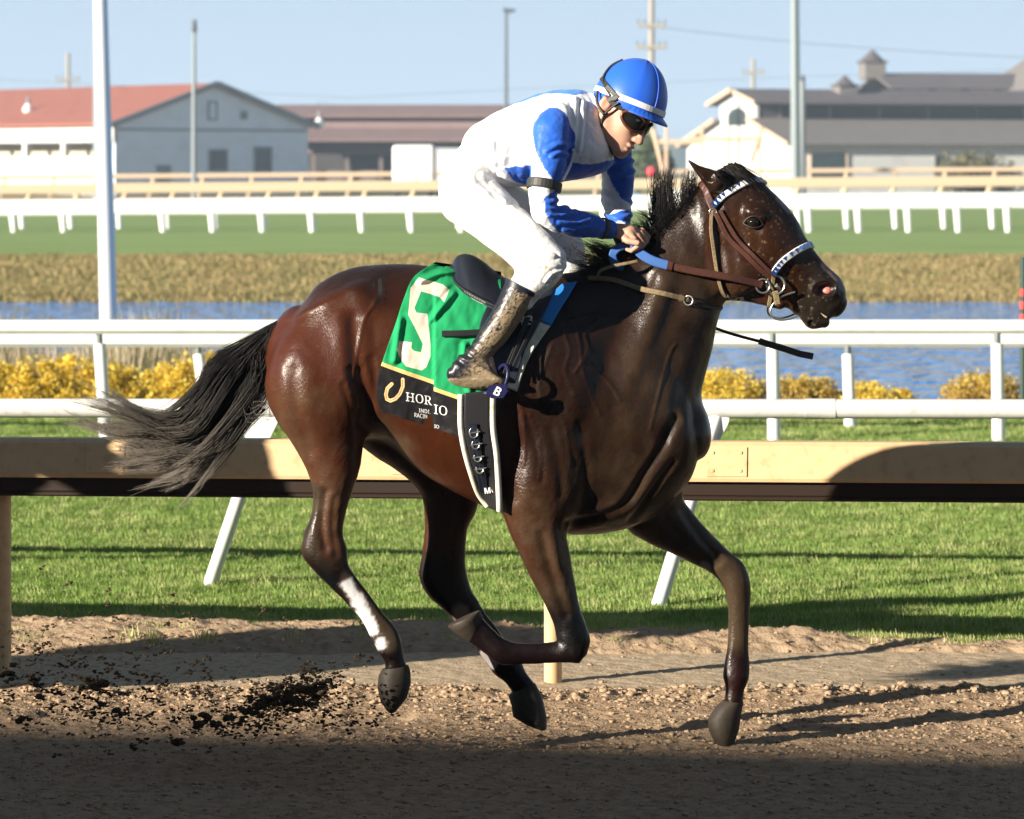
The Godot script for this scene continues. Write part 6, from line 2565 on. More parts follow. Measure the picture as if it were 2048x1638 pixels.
	# stirrup leathers and irons
	for s in [1.0, -1.0]:
		var lst := st_new()
		for o in [[1062, 622, 1016, 742], [1052, 640, 1008, 748], [1070, 640, 1024, 740]]:
			var a := side_of(horse_f, o[0], o[1], 0.036)
			var b := P(o[2], o[3], 0.33)
			var l := []
			for i in 9:
				var p := a.lerp(b, i / 8.0)
				p.z *= s
				l.append([p, Vector3(0.3, 0, s)])
			ribbon(lst, l, 0.013, 0.004)
		obj("stirrup_leather", done(lst), strapm, t)
		var c := P(1003, 757, 0.325)
		c.z *= s
		var iron := Node3D.new()
		iron.name = "stirrup"
		t.add_child(iron, true)
		obj("bow", ring_mesh(c, 0.045, 0.0065, Vector3(0.45, 0.1, 0.89 * s).normalized(), Vector3(0.18, 0.98, 0).normalized(), 0.0, TAU, 1.05), navy, iron)
		obj("tread", box_mesh(Vector3(0.05, 0.014, 0.11), 0.004, Transform3D(Basis(Vector3(0, 1, 0), -0.5 * s), c - Vector3(0.015, 0.047, 0))), navy, iron)
		var plate := c + Vector3(-0.014, -0.040, 0.058 * s)
		var pst := st_new()
		add_prism(pst, PackedVector2Array([Vector2(-0.038, -0.010), Vector2(-0.02, -0.024), Vector2(0.02, -0.022), Vector2(0.034, 0.0), Vector2(0.03, 0.026), Vector2(-0.03, 0.02)]), Transform3D(Basis(Vector3(0, 1, 0), 0.0 if s > 0 else PI), plate), 0.010)
		obj("plate", done(pst), navy, iron)
		text_at(iron, "B", plate + Vector3(0, 0, 0.0062 * s), 0.030, whitep, -0.5 * s, s)
	text_at(t, "YB", side_of(horse_f, 1052, 642, 0.0335), 0.032, whitep, 0.16, 1.0)
	text_at(t, "MC", side_of(horse_f, 980, 981, 0.0395), 0.020, whitep, 0.1, 1.0)
	build_bridle(steel)


func text_at(t: Node3D, text: String, at: Vector3, height: float, m: Material, turn := 0.0, s := 1.0) -> void:
	var f := SystemFont.new()
	f.font_names = PackedStringArray(["Droid Sans"])
	f.font_weight = 700
	var tm := TextMesh.new()
	tm.text = text
	tm.font = f
	tm.font_size = 64
	tm.pixel_size = height / 46.0
	tm.depth = 0.0012
	var o := obj("lettering", tm, m, t, at)
	o.rotation = Vector3(0, 0.0 if s > 0 else PI, turn)


func build_bridle(steel: Material) -> void:
	var brown := mat("bridle_leather", 0.075, 0.028, 0.019, 0.45, 0.45)
	brown.albedo_texture = noise_tex(0.05, 95, 256, 4, ramp([[0.0, 0.6, 0.6, 0.6], [0.62, 1, 1, 1], [0.72, 2.2, 2.4, 2.4], [1.0, 3.6, 4.6, 5.0]]))
	brown.uv1_triplanar = true
	brown.uv1_scale = Vector3(5, 5, 5)
	var muddy := mat("muddy_leather", 0.22, 0.165, 0.095, 0.8, 0.3)
	muddy.albedo_texture = noise_tex(0.05, 96, 256, 4, ramp([[0.0, 0.3, 0.28, 0.25], [0.4, 0.85, 0.85, 0.85], [1.0, 1.3, 1.3, 1.25]]))
	muddy.uv1_triplanar = true
	muddy.uv1_scale = Vector3(7, 7, 7)
	var black := mat("strap_black", 0.02, 0.017, 0.015, 0.45, 0.45)
	var blue := mat("rein_rubber", 0.045, 0.12, 0.34, 0.7, 0.3)
	var wv := mat("browband_white", 0.72, 0.72, 0.70, 0.55)
	var bv := mat("browband_blue", 0.03, 0.11, 0.42, 0.5)
	var t := thing("bridle", "brown leather bridle with blue and white browband and noseband on the horse's head", "bridle")
	strap("headpiece", head_f, [1400, 362, 1410, 378, 1418, 398, 1426, 416], 0.024, brown, t)
	strap("cheekpiece", head_f, [1426, 414, 1440, 444, 1458, 477, 1490, 508, 1520, 538, 1543, 556], 0.017, brown, t)
	strap("cheekpiece", head_f, [1440, 420, 1458, 452, 1478, 482, 1508, 512, 1534, 538, 1550, 552], 0.014, brown, t, 0.006)
	strap("throat_latch", head_f, [1424, 418, 1422, 456, 1426, 491, 1434, 544, 1443, 579, 1452, 594], 0.013, muddy, t)
	obj("throat_buckle", ring_mesh(surf(head_f, 1426, 424, 0.006), 0.012, 0.0025), steel, t)
	obj("throat_ring", ring_mesh(P(1466, 592, 0.055), 0.017, 0.003, Vector3.RIGHT, Vector3.UP, 0.0, TAU, 0.7), steel, t)
	obj("strap_end", free_strap([P(1476, 590, 0.06), P(1484, 596, 0.062), P(1485, 602, 0.062)], 0.014, 0.004), black, t)
	# browband and noseband: white bands set with blue triangles
	for b in [[[1426, 411, 1438, 400, 1452, 388, 1482, 370, 1506, 361, 1522, 361, 1532, 368], "browband", 0.022], [[1547, 546, 1556, 533, 1568, 520, 1590, 504, 1606, 495, 1619, 490, 1628, 493], "noseband", 0.022]]:
		var path := strap_path(head_f, b[0], 0.005)
		var st := st_new()
		ribbon(st, path, b[2], 0.006, true)
		var band := obj(b[1], done(st), wv, t)
		var tst := st_new()
		var count := 11
		for k in count:
			var f := (k + 0.3) / count * (path.size() - 1)
			var i: int = min(int(f), path.size() - 2)
			var p: Vector3 = path[i][0].lerp(path[i + 1][0], f - i)
			var n: Vector3 = path[i][1]
			var along_: Vector3 = (path[i + 1][0] - path[i][0]).normalized()
			var sd := along_.cross(n).normalized()
			var w: float = b[2]
			var step := 0.0085
			p += n * 0.0066
			var tri3 := [p - sd * w * 0.46 - along_ * step * 0.9, p - sd * w * 0.46 + along_ * step * 0.9, p + sd * w * 0.40]
			if k < 2: tri3 = [p - sd * w * 0.48 - along_ * step, p - sd * w * 0.48 + along_ * step, p + sd * w * 0.48]
			tri(tst, tri3[0], tri3[2], tri3[1])
			tri(tst, tri3[0], tri3[1], tri3[2])
			for q in 3: tri3[q] = Vector3(tri3[q].x, tri3[q].y, -tri3[q].z)
			tri(tst, tri3[0], tri3[1], tri3[2])
			if k < 2:
				var e := [p + sd * w * 0.48 + along_ * step, p + sd * w * 0.48 - along_ * step, p - sd * w * 0.48]
				tri(tst, e[0], e[2], e[1])
				tri(tst, e[0], e[1], e[2])
		obj("blue_triangles", done(tst), bv, band).set_meta("kind", "stuff")
	strap("nose_strap", head_f, [1547, 548, 1546, 562, 1544, 580, 1540, 600, 1538, 612], 0.014, muddy, t, 0.004)
	# bit
	for s in [1.0, -1.0]:
		var c := P(1551, 570, 0.075)
		var c2 := P(1526, 572, 0.082)
		var hook := []
		for q in [[1590, 584], [1566, 592], [1548, 606], [1541, 622], [1546, 635], [1562, 640], [1582, 637], [1596, 631]]: hook.append(P(q[0], q[1], 0.068))
		for l in [hook]:
			for i in l.size(): l[i].z *= s
		c.z *= s
		c2.z *= s
		obj("bit_ring", ring_mesh(c, 0.032, 0.0042, Vector3(1, 0, 0.1 * s).normalized()), steel, t)
		obj("rein_ring", ring_mesh(c2, 0.024, 0.0035), steel, t)
		obj("bit_shank", tube_mesh(curve_pts(hook, 4), [0.0035], 8), steel, t)
		obj("bit_hanger", box_mesh(Vector3(0.022, 0.05, 0.01), 0.003, Transform3D(Basis(Vector3(0, 0, 1), 0.2), c + Vector3(0.004, -0.045, 0))), muddy, t)
		obj("bit_mouthpiece", tube_mesh([c, Vector3(P(1582, 600, 0.0).x, P(1582, 600, 0.0).y, 0.0)], [0.008], 8), steel, t)
	# reins
	var hand := P(1268, 490, 0.085)
	for s in [1.0, -1.0]:
		var grip := []
		for q in [[1268, 488, 0.085], [1280, 506, 0.10], [1304, 521, 0.115], [1336, 531, 0.125]]: grip.append(P(q[0], q[1], q[2]) * Vector3(1, 1, s))
		var run := []
		for q in [[1334, 530.5, 0.126], [1386, 542, 0.125], [1456, 554, 0.118], [1514, 567, 0.088], [1524, 570, 0.085]]: run.append(P(q[0], q[1], q[2]) * Vector3(1, 1, s))
		obj("rein_grip", free_strap(grip, 0.032, 0.007, Vector3(0, 0.2, s)), blue, t)
		obj("rein", free_strap(run, 0.025, 0.005, Vector3(0, 0.15, s)), brown, t)
		obj("rein_keeper", free_strap([run[0], run[0].lerp(run[1], 0.2)], 0.031, 0.009, Vector3(0, 0.2, s)), brown, t)
	obj("rein_bight", free_strap([P(1266, 492, 0.075), P(1240, 494, 0.09), P(1226, 508, 0.09), P(1230, 526, 0.085), P(1244, 534, 0.06), P(1262, 536, -0.03), P(1268, 500, -0.07)], 0.028, 0.006, Vector3(0, 0.2, 1)), blue, t)
	# martingale yoke on the neck
	t = thing("neck_strap", "muddy tan leather neck strap with a buckle round the horse's neck", "neck strap")
	strap("strap", horse_f, [1176, 556, 1226, 560, 1282, 578, 1330, 588, 1376, 600], 0.018, muddy, t, 0.006, 0.005)
	strap("lower_strap", horse_f, [1374, 600, 1404, 610, 1428, 616, 1446, 616], 0.016, black, t, 0.006, 0.005)
	obj("buckle", ring_mesh(surf(horse_f, 1377, 601, 0.012), 0.016, 0.003, Vector3(0.9, -0.2, 0.3).normalized(), Vector3(0.2, 1, 0).normalized()), steel, t)
	obj("keeper", free_strap([surf(horse_f, 1358, 596, 0.011), surf(horse_f, 1364, 597, 0.011)], 0.024, 0.006, Vector3(0.2, 0.1, 1)), muddy, t)
	obj("loop_strap", free_strap([surf(horse_f, 1196, 556, 0.012), P(1200, 543, 0.12), P(1220, 534, 0.13), P(1248, 528, 0.13), P(1274, 523, 0.12)], 0.012, 0.004, Vector3(0, 0.5, 1)), muddy, t)


# ================================================================ the rider
var blue_shapes := {}


func in_poly(q: Vector2, name_: String) -> bool:
	return Geometry2D.is_point_in_polygon(q, blue_shapes[name_])


func silks_tint(p: Vector3, n: Vector3) -> Vector3:
	var q := img(p)
	var white := Vector3(0.80, 0.81, 0.83)
	var blue := Vector3(0.022, 0.115, 0.56)
	var c := white
	if p.z > -0.075 or q.x < 1195:
		if p.z > 0.02 and in_poly(q, "shoulder"): c = blue
		elif p.z > 0.02 and in_poly(q, "forearm"): c = blue
		elif p.z > 0.0 and in_poly(q, "side") and q.x < 1062: c = blue
		elif q.x > 1124 and in_poly(q, "chest"): c = blue
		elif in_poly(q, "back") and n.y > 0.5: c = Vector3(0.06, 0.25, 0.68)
		elif p.z < -0.02 and n.z < 0.2 and q.x < 1200 and q.y < 330 and absf(q.x - 1080) < 60: c = blue
	else:
		c = blue
		if in_poly(q, "far_white"): c = white
	var spots := nz_c.get_noise_3d(p.x * 55.0, p.y * 55.0, p.z * 55.0)
	if p.z > 0.02: c = mixc(c, Vector3(0.30, 0.22, 0.14), sm(0.42, 0.6, spots) * sm(330, 420, q.y) * 0.6)
	return c


func silks_relief(p: Vector3, n: Vector3) -> float:
	var q := img(p)
	var r := 0.0
	# cloth pulled along the arm and gathered at elbow, cuff and waist
	var a := nz_b.get_noise_3d(p.x * 16.0, p.y * 16.0, p.z * 16.0)
	r += 0.0035 * a + 0.004 * nz_a.get_noise_3d(p.x * 9.0 + 3.0, p.y * 7.0, p.z * 9.0)
	for f in silk_folds:
		var d := poly_dist(q.x, q.y, f[0])
		if d < f[2] * 3.0 and (p.z > 0.0) == (f[3] > 0):
			r += f[1] * (exp(-d * d / (f[2] * f[2])) - 0.6 * exp(-pow(d / f[2] - 1.5, 2.0) * 2.0))
	return r


var silk_folds := []


func breeches_tint(p: Vector3, n: Vector3) -> Vector3:
	var q := img(p)
	var c := Vector3(0.82, 0.82, 0.81)
	var b := nz_b.get_noise_3d(p.x * 13.0, p.y * 13.0, p.z * 13.0)
	var f := nz_c.get_noise_3d(p.x * 70.0, p.y * 70.0, p.z * 70.0)
	var down := sm(400, 560, q.y + 0.2 * (q.x - 1000))
	c = mixc(c, Vector3(0.42, 0.33, 0.22), sm(0.40 - 0.22 * down, 0.62 - 0.2 * down, f) * (0.35 + 0.5 * down))
	c = mixc(c, Vector3(0.50, 0.40, 0.26), sm(0.0, 0.5, b) * sm(520, 590, q.y) * 0.75)
	return c


func breeches_relief(p: Vector3, n: Vector3) -> float:
	var q := img(p)
	var r := 0.0022 * nz_b.get_noise_3d(p.x * 12.0, p.y * 12.0, p.z * 12.0)
	for f in leg_folds:
		var d := poly_dist(q.x, q.y, f[0])
		if d < f[2] * 3.0 and p.z > 0.0:
			r += f[1] * (exp(-d * d / (f[2] * f[2])) - 0.6 * exp(-pow(d / f[2] - 1.5, 2.0) * 2.0))
	return r


var leg_folds := []


func boot_tint(p: Vector3, n: Vector3) -> Vector3:
	var q := img(p)
	var c := Vector3(0.012, 0.014, 0.022)
	var b := nz_b.get_noise_3d(p.x * 16.0, p.y * 16.0, p.z * 16.0)
	var f := nz_c.get_noise_3d(p.x * 105.0, p.y * 105.0, p.z * 105.0)
	# caked with track dirt on the front and over the foot
	var axis := (q - Vector2(1014, 562)).dot(Vector2(-0.555, 0.832))
	var across := (q - Vector2(1014, 562)).dot(Vector2(0.832, 0.555))
	var m := sm(0.42, -0.22, f * 1.6 + 0.5 * b + 0.50 - 0.017 * across)
	m *= sm(12.0, 32.0, across + 10.0 * b) if q.y < 708 else sm(915.0, 960.0, q.x + 30.0 * b + 0.8 * (q.y - 730.0))
	if q.y > 757: m = 0.85
	c = mixc(c, Vector3(0.27, 0.205, 0.125) * (1.0 + 0.3 * b), m * 0.95)
	return c


func boot_relief(p: Vector3, n: Vector3) -> float:
	var q := img(p)
	var r := 0.0014 * nz_c.get_noise_3d(p.x * 60.0, p.y * 60.0, p.z * 60.0)
	var axis := (q - Vector2(1014, 562)).dot(Vector2(-0.555, 0.832))
	r += 0.004 * sin(axis * 0.33 + 0.02 * q.x) * exp(-pow((axis - 172.0) / 28.0, 2.0))
	if q.y > 757: r += 0.003
	return r


func skin_tint(p: Vector3, n: Vector3) -> Vector3:
	var l := head_t.affine_inverse() * p
	var c := Vector3(0.56, 0.32, 0.225)
	c *= 1.0 + 0.08 * nz_b.get_noise_3d(p.x * 30.0, p.y * 30.0, p.z * 30.0)
	if l.length() < 0.2:
		# lips, ear, cheek
		var lips := Vector3((l.x - 0.100) / 0.02, (l.y + 0.098) / 0.0115, l.z / 0.024).length()
		c = mixc(c, Vector3(0.42, 0.14, 0.115), sm(1.15, 0.8, lips) * 0.85)
		c = mixc(c, Vector3(0.60, 0.25, 0.17), sm(0.035, 0.0, Vector3(l.x - 0.066, l.y + 0.062, absf(l.z) - 0.05).length()) * 0.35)
		c = mixc(c, Vector3(0.62, 0.24, 0.17), sm(0.045, 0.02, Vector3(l.x + 0.012, l.y + 0.03, absf(l.z) - 0.085).length()) * 0.5)
		if l.y > -0.015 and l.x < 0.06 or (l.y > -0.085 and l.x < -0.035): c = mixc(c, Vector3(0.05, 0.03, 0.02), 0.9)
		c = mixc(c, Vector3(0.30, 0.2, 0.12), sm(0.38, 0.55, nz_c.get_noise_3d(p.x * 90.0, p.y * 90.0, p.z * 90.0)) * 0.4)
	else:
		c = mixc(c, Vector3(0.30, 0.2, 0.13), sm(0.3, 0.5, nz_c.get_noise_3d(p.x * 80.0, p.y * 80.0, p.z * 80.0)) * 0.5)
	return c


func helmet_tint(p: Vector3, n: Vector3) -> Vector3:
	return Vector3(0.02, 0.11, 0.60)


var head_t := Transform3D()
var helm_t := Transform3D()


func hand_parts(o: Array, s: float) -> void:
	# a fist closed round the rein: palm, four bent fingers of their own lengths, thumb across them
	var z := 0.075 * s
	var q := func(x: float, y: float, dz: float) -> Vector3: return P(x, y, (0.075 + dz) * s)
	o.append(limb_part([[q.call(1222, 458, 0.0), 0.023], [q.call(1240, 462, 0.002), 0.027], [q.call(1260, 467, 0.002), 0.028]], 0.012))
	o.append(ball_part(q.call(1256, 468, 0.0), Vector3(0.042, 0.026, 0.032), Basis(Vector3(0, 0, 1), -0.25), 0.012))
	var bases := [[1284, 461, -0.022], [1281, 466, -0.002], [1276, 472, 0.017], [1269, 478, 0.033]]
	var mids := [[1297, 474, -0.020], [1293, 482, 0.002], [1286, 488, 0.022], [1277, 492, 0.038]]
	var tips := [[1288, 487, -0.012], [1281, 496, 0.006], [1272, 501, 0.022], [1263, 502, 0.036]]
	var ends := [[1276, 487, -0.006], [1270, 495, 0.008], [1261, 499, 0.020], [1254, 499, 0.032]]
	for i in 4:
		var k: float = 1.0 - 0.08 * abs(i - 1)
		o.append(limb_part([[q.call(1258, 466, bases[i][2] * 0.7), 0.014], [q.call(bases[i][0], bases[i][1], bases[i][2]), 0.0112 * k]], 0.006))
		o.append(limb_part([[q.call(bases[i][0], bases[i][1], bases[i][2]), 0.0112 * k], [q.call(mids[i][0], mids[i][1], mids[i][2]), 0.0098 * k], [q.call(tips[i][0], tips[i][1], tips[i][2]), 0.0092 * k], [q.call(ends[i][0], ends[i][1], ends[i][2]), 0.0078 * k]], 0.003))
	o.append(limb_part([[q.call(1240, 470, 0.022), 0.014], [q.call(1256, 482, 0.040), 0.0115], [q.call(1276, 486, 0.050), 0.0095]], 0.006))


func build_rider() -> void:
	blue_shapes = {
		"shoulder": v2([1063, 262, 1068, 244, 1080, 228, 1098, 217, 1114, 216, 1130, 226, 1142, 246, 1150, 272, 1150, 295, 1140, 330, 1128, 366, 1110, 364, 1098, 350, 1084, 330, 1072, 304]),
		"forearm": v2([1112, 380, 1130, 396, 1150, 414, 1190, 432, 1225, 438, 1236, 446, 1226, 490, 1190, 482, 1140, 480, 1116, 464, 1100, 446, 1090, 424, 1088, 396]),
		"side": v2([1008, 336, 1064, 330, 1064, 376, 1036, 366, 1020, 352]),
		"chest": v2([1128, 324, 1180, 330, 1232, 318, 1240, 345, 1196, 352, 1120, 372]),
		"back": v2([1020, 212, 1051, 200, 1092, 187, 1133, 187, 1148, 190, 1180, 186, 1180, 170, 1100, 170, 1020, 195]),
		"far_white": v2([1196, 340, 1212, 342, 1226, 372, 1246, 400, 1266, 412, 1258, 420, 1240, 422, 1222, 428, 1196, 426])}
	silk_folds = []
	for f in [[[1076, 402, 1100, 404, 1124, 398], 0.005, 5, 1], [[1090, 414, 1112, 418, 1136, 412], 0.005, 5, 1], [[1100, 430, 1124, 430, 1150, 424], 0.004, 5, 1], [[1120, 446, 1150, 446, 1180, 440], 0.004, 5, 1], [[1128, 460, 1160, 458, 1190, 452], 0.003, 5, 1],
			[[1094, 300, 1116, 290, 1138, 292], 0.004, 6, 1], [[1104, 312, 1120, 306, 1138, 312], 0.004, 5, 1], [[985, 285, 990, 330, 1012, 350], 0.006, 6, 1], [[1000, 350, 1030, 360, 1056, 366], 0.006, 5, 1], [[1030, 250, 1010, 290, 1005, 320], 0.005, 9, 1],
			[[1150, 200, 1152, 250, 1146, 290], 0.005, 6, 1], [[1166, 205, 1164, 250, 1158, 300], 0.005, 5, 1], [[960, 270, 968, 300, 985, 330], 0.004, 7, 1], [[1050, 280, 1046, 320, 1044, 350], 0.004, 8, 1],
			[[1215, 320, 1240, 330, 1264, 322], 0.006, 5, -1], [[1218, 345, 1244, 352, 1268, 342], 0.005, 5, -1], [[1205, 385, 1230, 400, 1262, 405], 0.005, 6, -1], [[1210, 430, 1236, 436, 1264, 430], 0.005, 5, -1]]:
		silk_folds.append([smooth_line(f[0]), f[1], float(f[2]), f[3]])
	leg_folds = []
	for f in [[[985, 362, 1010, 384, 1040, 404], 0.006, 6], [[965, 352, 990, 376, 1012, 400], 0.005, 7], [[1040, 530, 1070, 510, 1108, 512], 0.005, 5], [[1050, 545, 1080, 530, 1112, 534], 0.004, 5], [[1092, 562, 1104, 548, 1124, 540], 0.005, 4], [[980, 482, 1000, 488, 1024, 486], 0.003, 4], [[890, 370, 900, 362, 912, 360], 0.003, 4]]:
		leg_folds.append([smooth_line(f[0]), f[1], float(f[2])])
	var c := 0.0046 if fine else 0.009
	var t := thing("person", "jockey in white and blue silks crouched over the racehorse, head bowed, holding the reins", "person")

	# ---- silk jacket
	var silk := mat("silk", 1, 1, 1, 0.5, 0.35)
	silk.vertex_color_use_as_albedo = true
	silk.rim_enabled = true
	silk.rim = 0.3
	silk.rim_tint = 0.6
	silk.normal_enabled = true
	silk.normal_texture = noise_tex(0.012, 103, 1024, 5, null, true, 6.0)
	silk.normal_scale = 0.35
	silk.uv1_triplanar = true
	silk.uv1_scale = Vector3(3, 3, 3)
	var torso := section_part([[922, 292, 1008, 372, 0.0, 0.130], [934, 262, 1026, 374, 0.0, 0.145], [966, 240, 1068, 372, 0.0, 0.158], [1006, 218, 1128, 364, 0.0, 0.168], [1062, 193, 1190, 352, 0.0, 0.172], [1120, 180, 1226, 330, -0.01, 0.150], [1160, 180, 1226, 296, -0.01, 0.10], [1180, 190, 1218, 278, 0.0, 0.066]], 0.02, 0.0, 4, 0.25)
	var near_arm := [[P(1118, 246, 0.12), 0.066], [P(1104, 262, 0.165), 0.068], [P(1096, 325, 0.195), 0.064], [P(1086, 385, 0.215), 0.050], [P(1090, 424, 0.22), 0.046], [P(1112, 436, 0.20), 0.046], [P(1150, 446, 0.16), 0.048], [P(1186, 452, 0.12), 0.042], [P(1204, 458, 0.10), 0.032]]
	var far_arm := [[P(1180, 250, -0.13), 0.07], [P(1226, 300, -0.165), 0.066], [P(1236, 350, -0.185), 0.058], [P(1232, 398, -0.19), 0.055], [P(1238, 436, -0.13), 0.044], [P(1240, 454, -0.10), 0.034]]
	var fj := build_field([torso, limb_part(near_arm, 0.022), limb_part(far_arm, 0.03)], c)
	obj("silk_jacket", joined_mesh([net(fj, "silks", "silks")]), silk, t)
	# collar, cuffs, arm band
	var wm := mat("white_trim", 0.8, 0.8, 0.8, 0.6)
	var bm := mat("cuff_blue", 0.022, 0.115, 0.56, 0.5)
	var blk := mat("elastic_black", 0.025, 0.026, 0.025, 0.55)
	var olive := mat("elastic_dirty", 0.07, 0.065, 0.035, 0.7)
	# ---- breeches
	var br := mat("breeches_cloth", 1, 1, 1, 0.6, 0.35)
	br.vertex_color_use_as_albedo = true
	br.normal_enabled = true
	br.normal_texture = silk.normal_texture
	br.normal_scale = 0.2
	br.uv1_triplanar = true
	br.uv1_scale = Vector3(3, 3, 3)
	var pelvis := section_part([[930, 282, 1012, 360, 0.0, 0.128], [900, 318, 998, 378, 0.0, 0.155], [878, 360, 985, 410, 0.0, 0.17], [884, 412, 960, 440, 0.0, 0.14]], 0.03, 0.0, 4, 0.6)
	var thigh := section_part([[985, 356, 880, 392, 0.075, 0.105], [1022, 394, 903, 440, 0.11, 0.100], [1057, 427, 955, 479, 0.155, 0.088], [1090, 461, 1004, 516, 0.20, 0.076], [1116, 488, 1030, 540, 0.235, 0.066], [1128, 506, 1042, 556, 0.25, 0.058]], 0.03, 0.0, 4, 0.6)
	var shin := section_part([[1131, 514, 1040, 512, 0.25, 0.056], [1133, 536, 1030, 545, 0.262, 0.058], [1112, 568, 1019, 561, 0.272, 0.053], [1084, 592, 1010, 572, 0.278, 0.048], [1066, 612, 1002, 592, 0.28, 0.046]], 0.02, 0.0, 4, 0.6)
	var far_leg := [[P(950, 385, -0.09), 0.10], [P(1060, 440, -0.17), 0.082], [P(1132, 500, -0.225), 0.068], [P(1140, 530, -0.235), 0.062], [P(1085, 590, -0.27), 0.05], [P(1040, 640, -0.275), 0.046]]
	var fb := build_field([pelvis, thigh, shin, limb_part(far_leg, 0.03)], c)
	obj("breeches", joined_mesh([net(fb, "breeches", "breeches")]), br, t)
	# ---- boots
	var bo := mat("boot_leather", 1, 1, 1, 0.38, 0.5)
	bo.vertex_color_use_as_albedo = true
	bo.normal_enabled = true
	bo.normal_texture = noise_tex(0.05, 104, 512, 4, null, true, 5.0)
	bo.normal_scale = 0.22
	bo.uv1_triplanar = true
	bo.uv1_scale = Vector3(5, 5, 5)
	var leg := section_part([[1074, 592, 1012, 560, 0.282, 0.055], [1055, 620, 998, 592, 0.286, 0.054], [1031, 657, 984, 622, 0.288, 0.051], [1011, 685, 963, 655, 0.29, 0.047], [992, 704, 944, 686, 0.292, 0.043], [981, 722, 918, 716, 0.294, 0.040]], 0.012, 0.0, 4, 0.15)
	var foot := section_part([[902, 734, 897, 758, 0.30, 0.026], [914, 716, 908, 768, 0.30, 0.034], [944, 706, 938, 776, 0.302, 0.038], [970, 720, 964, 777, 0.304, 0.040], [992, 742, 986, 774, 0.306, 0.038], [1004, 755, 1001, 770, 0.308, 0.028]], 0.012, 0.0, 4, 0.5)
	var fo := build_field([leg, foot], 0.0045 if fine else 0.007)
	obj("boot", joined_mesh([net(fo, "boot", "boot")]), bo, t)
	var far_boot := build_field([limb_part([[P(1078, 596, -0.272), 0.054], [P(1020, 665, -0.28), 0.046], [P(965, 725, -0.29), 0.042]], 0.01), limb_part([[P(920, 752, -0.295), 0.034], [P(990, 758, -0.30), 0.03]], 0.02)], 0.007)
	obj("boot", joined_mesh([net(far_boot, "boot", "boot")]), bo, t)
	# cuff of the boot
	var cst := st_new()
	loft(cst, [[1077, 590, 1013, 556, 0.282, 0.057], [1072, 597, 1009, 564, 0.282, 0.058]], 28)
	obj("boot_top", done(cst), M["black_leather"], t)

	# ---- head
	head_t = Transform3D(Basis(Vector3(0, 0, 1), -0.60) * Basis(Vector3(0, 1, 0), -0.54) * Basis().scaled(Vector3.ONE), P(1248, 211, 0.015))
	var k := 1.17
	var L := func(x: float, y: float, z: float) -> Vector3: return head_t * (Vector3(x, y, z) * k)
	var hp := []
	hp.append(ball_part(L.call(0.0, 0.015, 0), Vector3(0.096, 0.098, 0.076) * k, head_t.basis, 0.01))
	hp.append(ball_part(L.call(0.030, -0.045, 0), Vector3(0.066, 0.078, 0.060) * k, head_t.basis, 0.025))
	hp.append(limb_part([[L.call(0.060, -0.075, 0), 0.040 * k], [L.call(0.080, -0.118, 0), 0.021 * k]], 0.022))
	for s in [1.0, -1.0]:
		hp.append(limb_part([[L.call(0.0, -0.060, 0.052 * s), 0.022 * k], [L.call(0.018, -0.092, 0.046 * s), 0.019 * k], [L.call(0.075, -0.120, 0.014 * s), 0.015 * k]], 0.02))
		hp.append(ball_part(L.call(0.066, -0.045, 0.036 * s), Vector3(0.024, 0.018, 0.022) * k, head_t.basis, 0.02))
		hp.append(ball_part(L.call(0.103, -0.067, 0.011 * s), Vector3(0.0085, 0.0075, 0.0075) * k, head_t.basis, 0.006))
		hp.append(ball_part(L.call(-0.010, -0.028, 0.079 * s), Vector3(0.019, 0.031, 0.010) * k, head_t.basis * Basis(Vector3(0, 1, 0), 0.35 * s), 0.004))
		hp.append(ball_part(L.call(-0.004, -0.027, 0.090 * s), Vector3(0.010, 0.019, 0.006) * k, head_t.basis * Basis(Vector3(0, 1, 0), 0.35 * s), 0.004, true))
	hp.append(limb_part([[L.call(0.086, -0.005, 0), 0.011 * k], [L.call(0.101, -0.040, 0), 0.0105 * k], [L.call(0.113, -0.063, 0), 0.0125 * k]], 0.01))
	hp.append(ball_part(L.call(0.099, -0.089, 0), Vector3(0.010, 0.006, 0.020) * k, head_t.basis, 0.006))
	hp.append(ball_part(L.call(0.096, -0.105, 0), Vector3(0.010, 0.0065, 0.017) * k, head_t.basis, 0.006))
	hp.append(limb_part([[L.call(0.098, -0.098, -0.022), 0.0018 * k], [L.call(0.108, -0.0965, 0), 0.0028 * k], [L.call(0.098, -0.098, 0.022), 0.0018 * k]], 0.003, true))
	var neck := limb_part([[L.call(-0.012, -0.06, 0), 0.050 * k], [P(1206, 244, 0.005), 0.052], [P(1190, 246, 0.0), 0.045]], 0.02)
	hp.append(neck)
	var fh := build_field(hp, 0.0036 if fine else 0.006)
	# hands
	var near_hand := []
	hand_parts(near_hand, 1.0)
	var far_hand := []
	hand_parts(far_hand, -1.0)
	var fn := build_field(near_hand, 0.003 if fine else 0.005)
	var ff := build_field(far_hand, 0.003 if fine else 0.005)
	# the rest of the body under the clothes, one figure from neck to feet
	var rest := []
	rest.append(section_part([[950, 290, 1000, 350, 0.0, 0.09], [1000, 250, 1100, 340, 0.0, 0.12], [1062, 225, 1165, 320, 0.0, 0.12], [1110, 215, 1190, 290, -0.01, 0.09], [1160, 215, 1200, 265, 0.0, 0.05]], 0.02))
	rest.append(section_part([[940, 300, 1000, 350, 0.0, 0.09], [905, 345, 975, 395, 0.0, 0.12]], 0.03))
	var slim := []
	for j in near_arm: slim.append([j[0], maxf(j[1] - 0.014, 0.018)])
	slim.append([P(1226, 459, 0.075), 0.022])
	rest.append(limb_part(slim, 0.02))
	slim = []
	for j in far_arm: slim.append([j[0], maxf(j[1] - 0.014, 0.018)])
	slim.append([P(1226, 459, -0.075), 0.022])
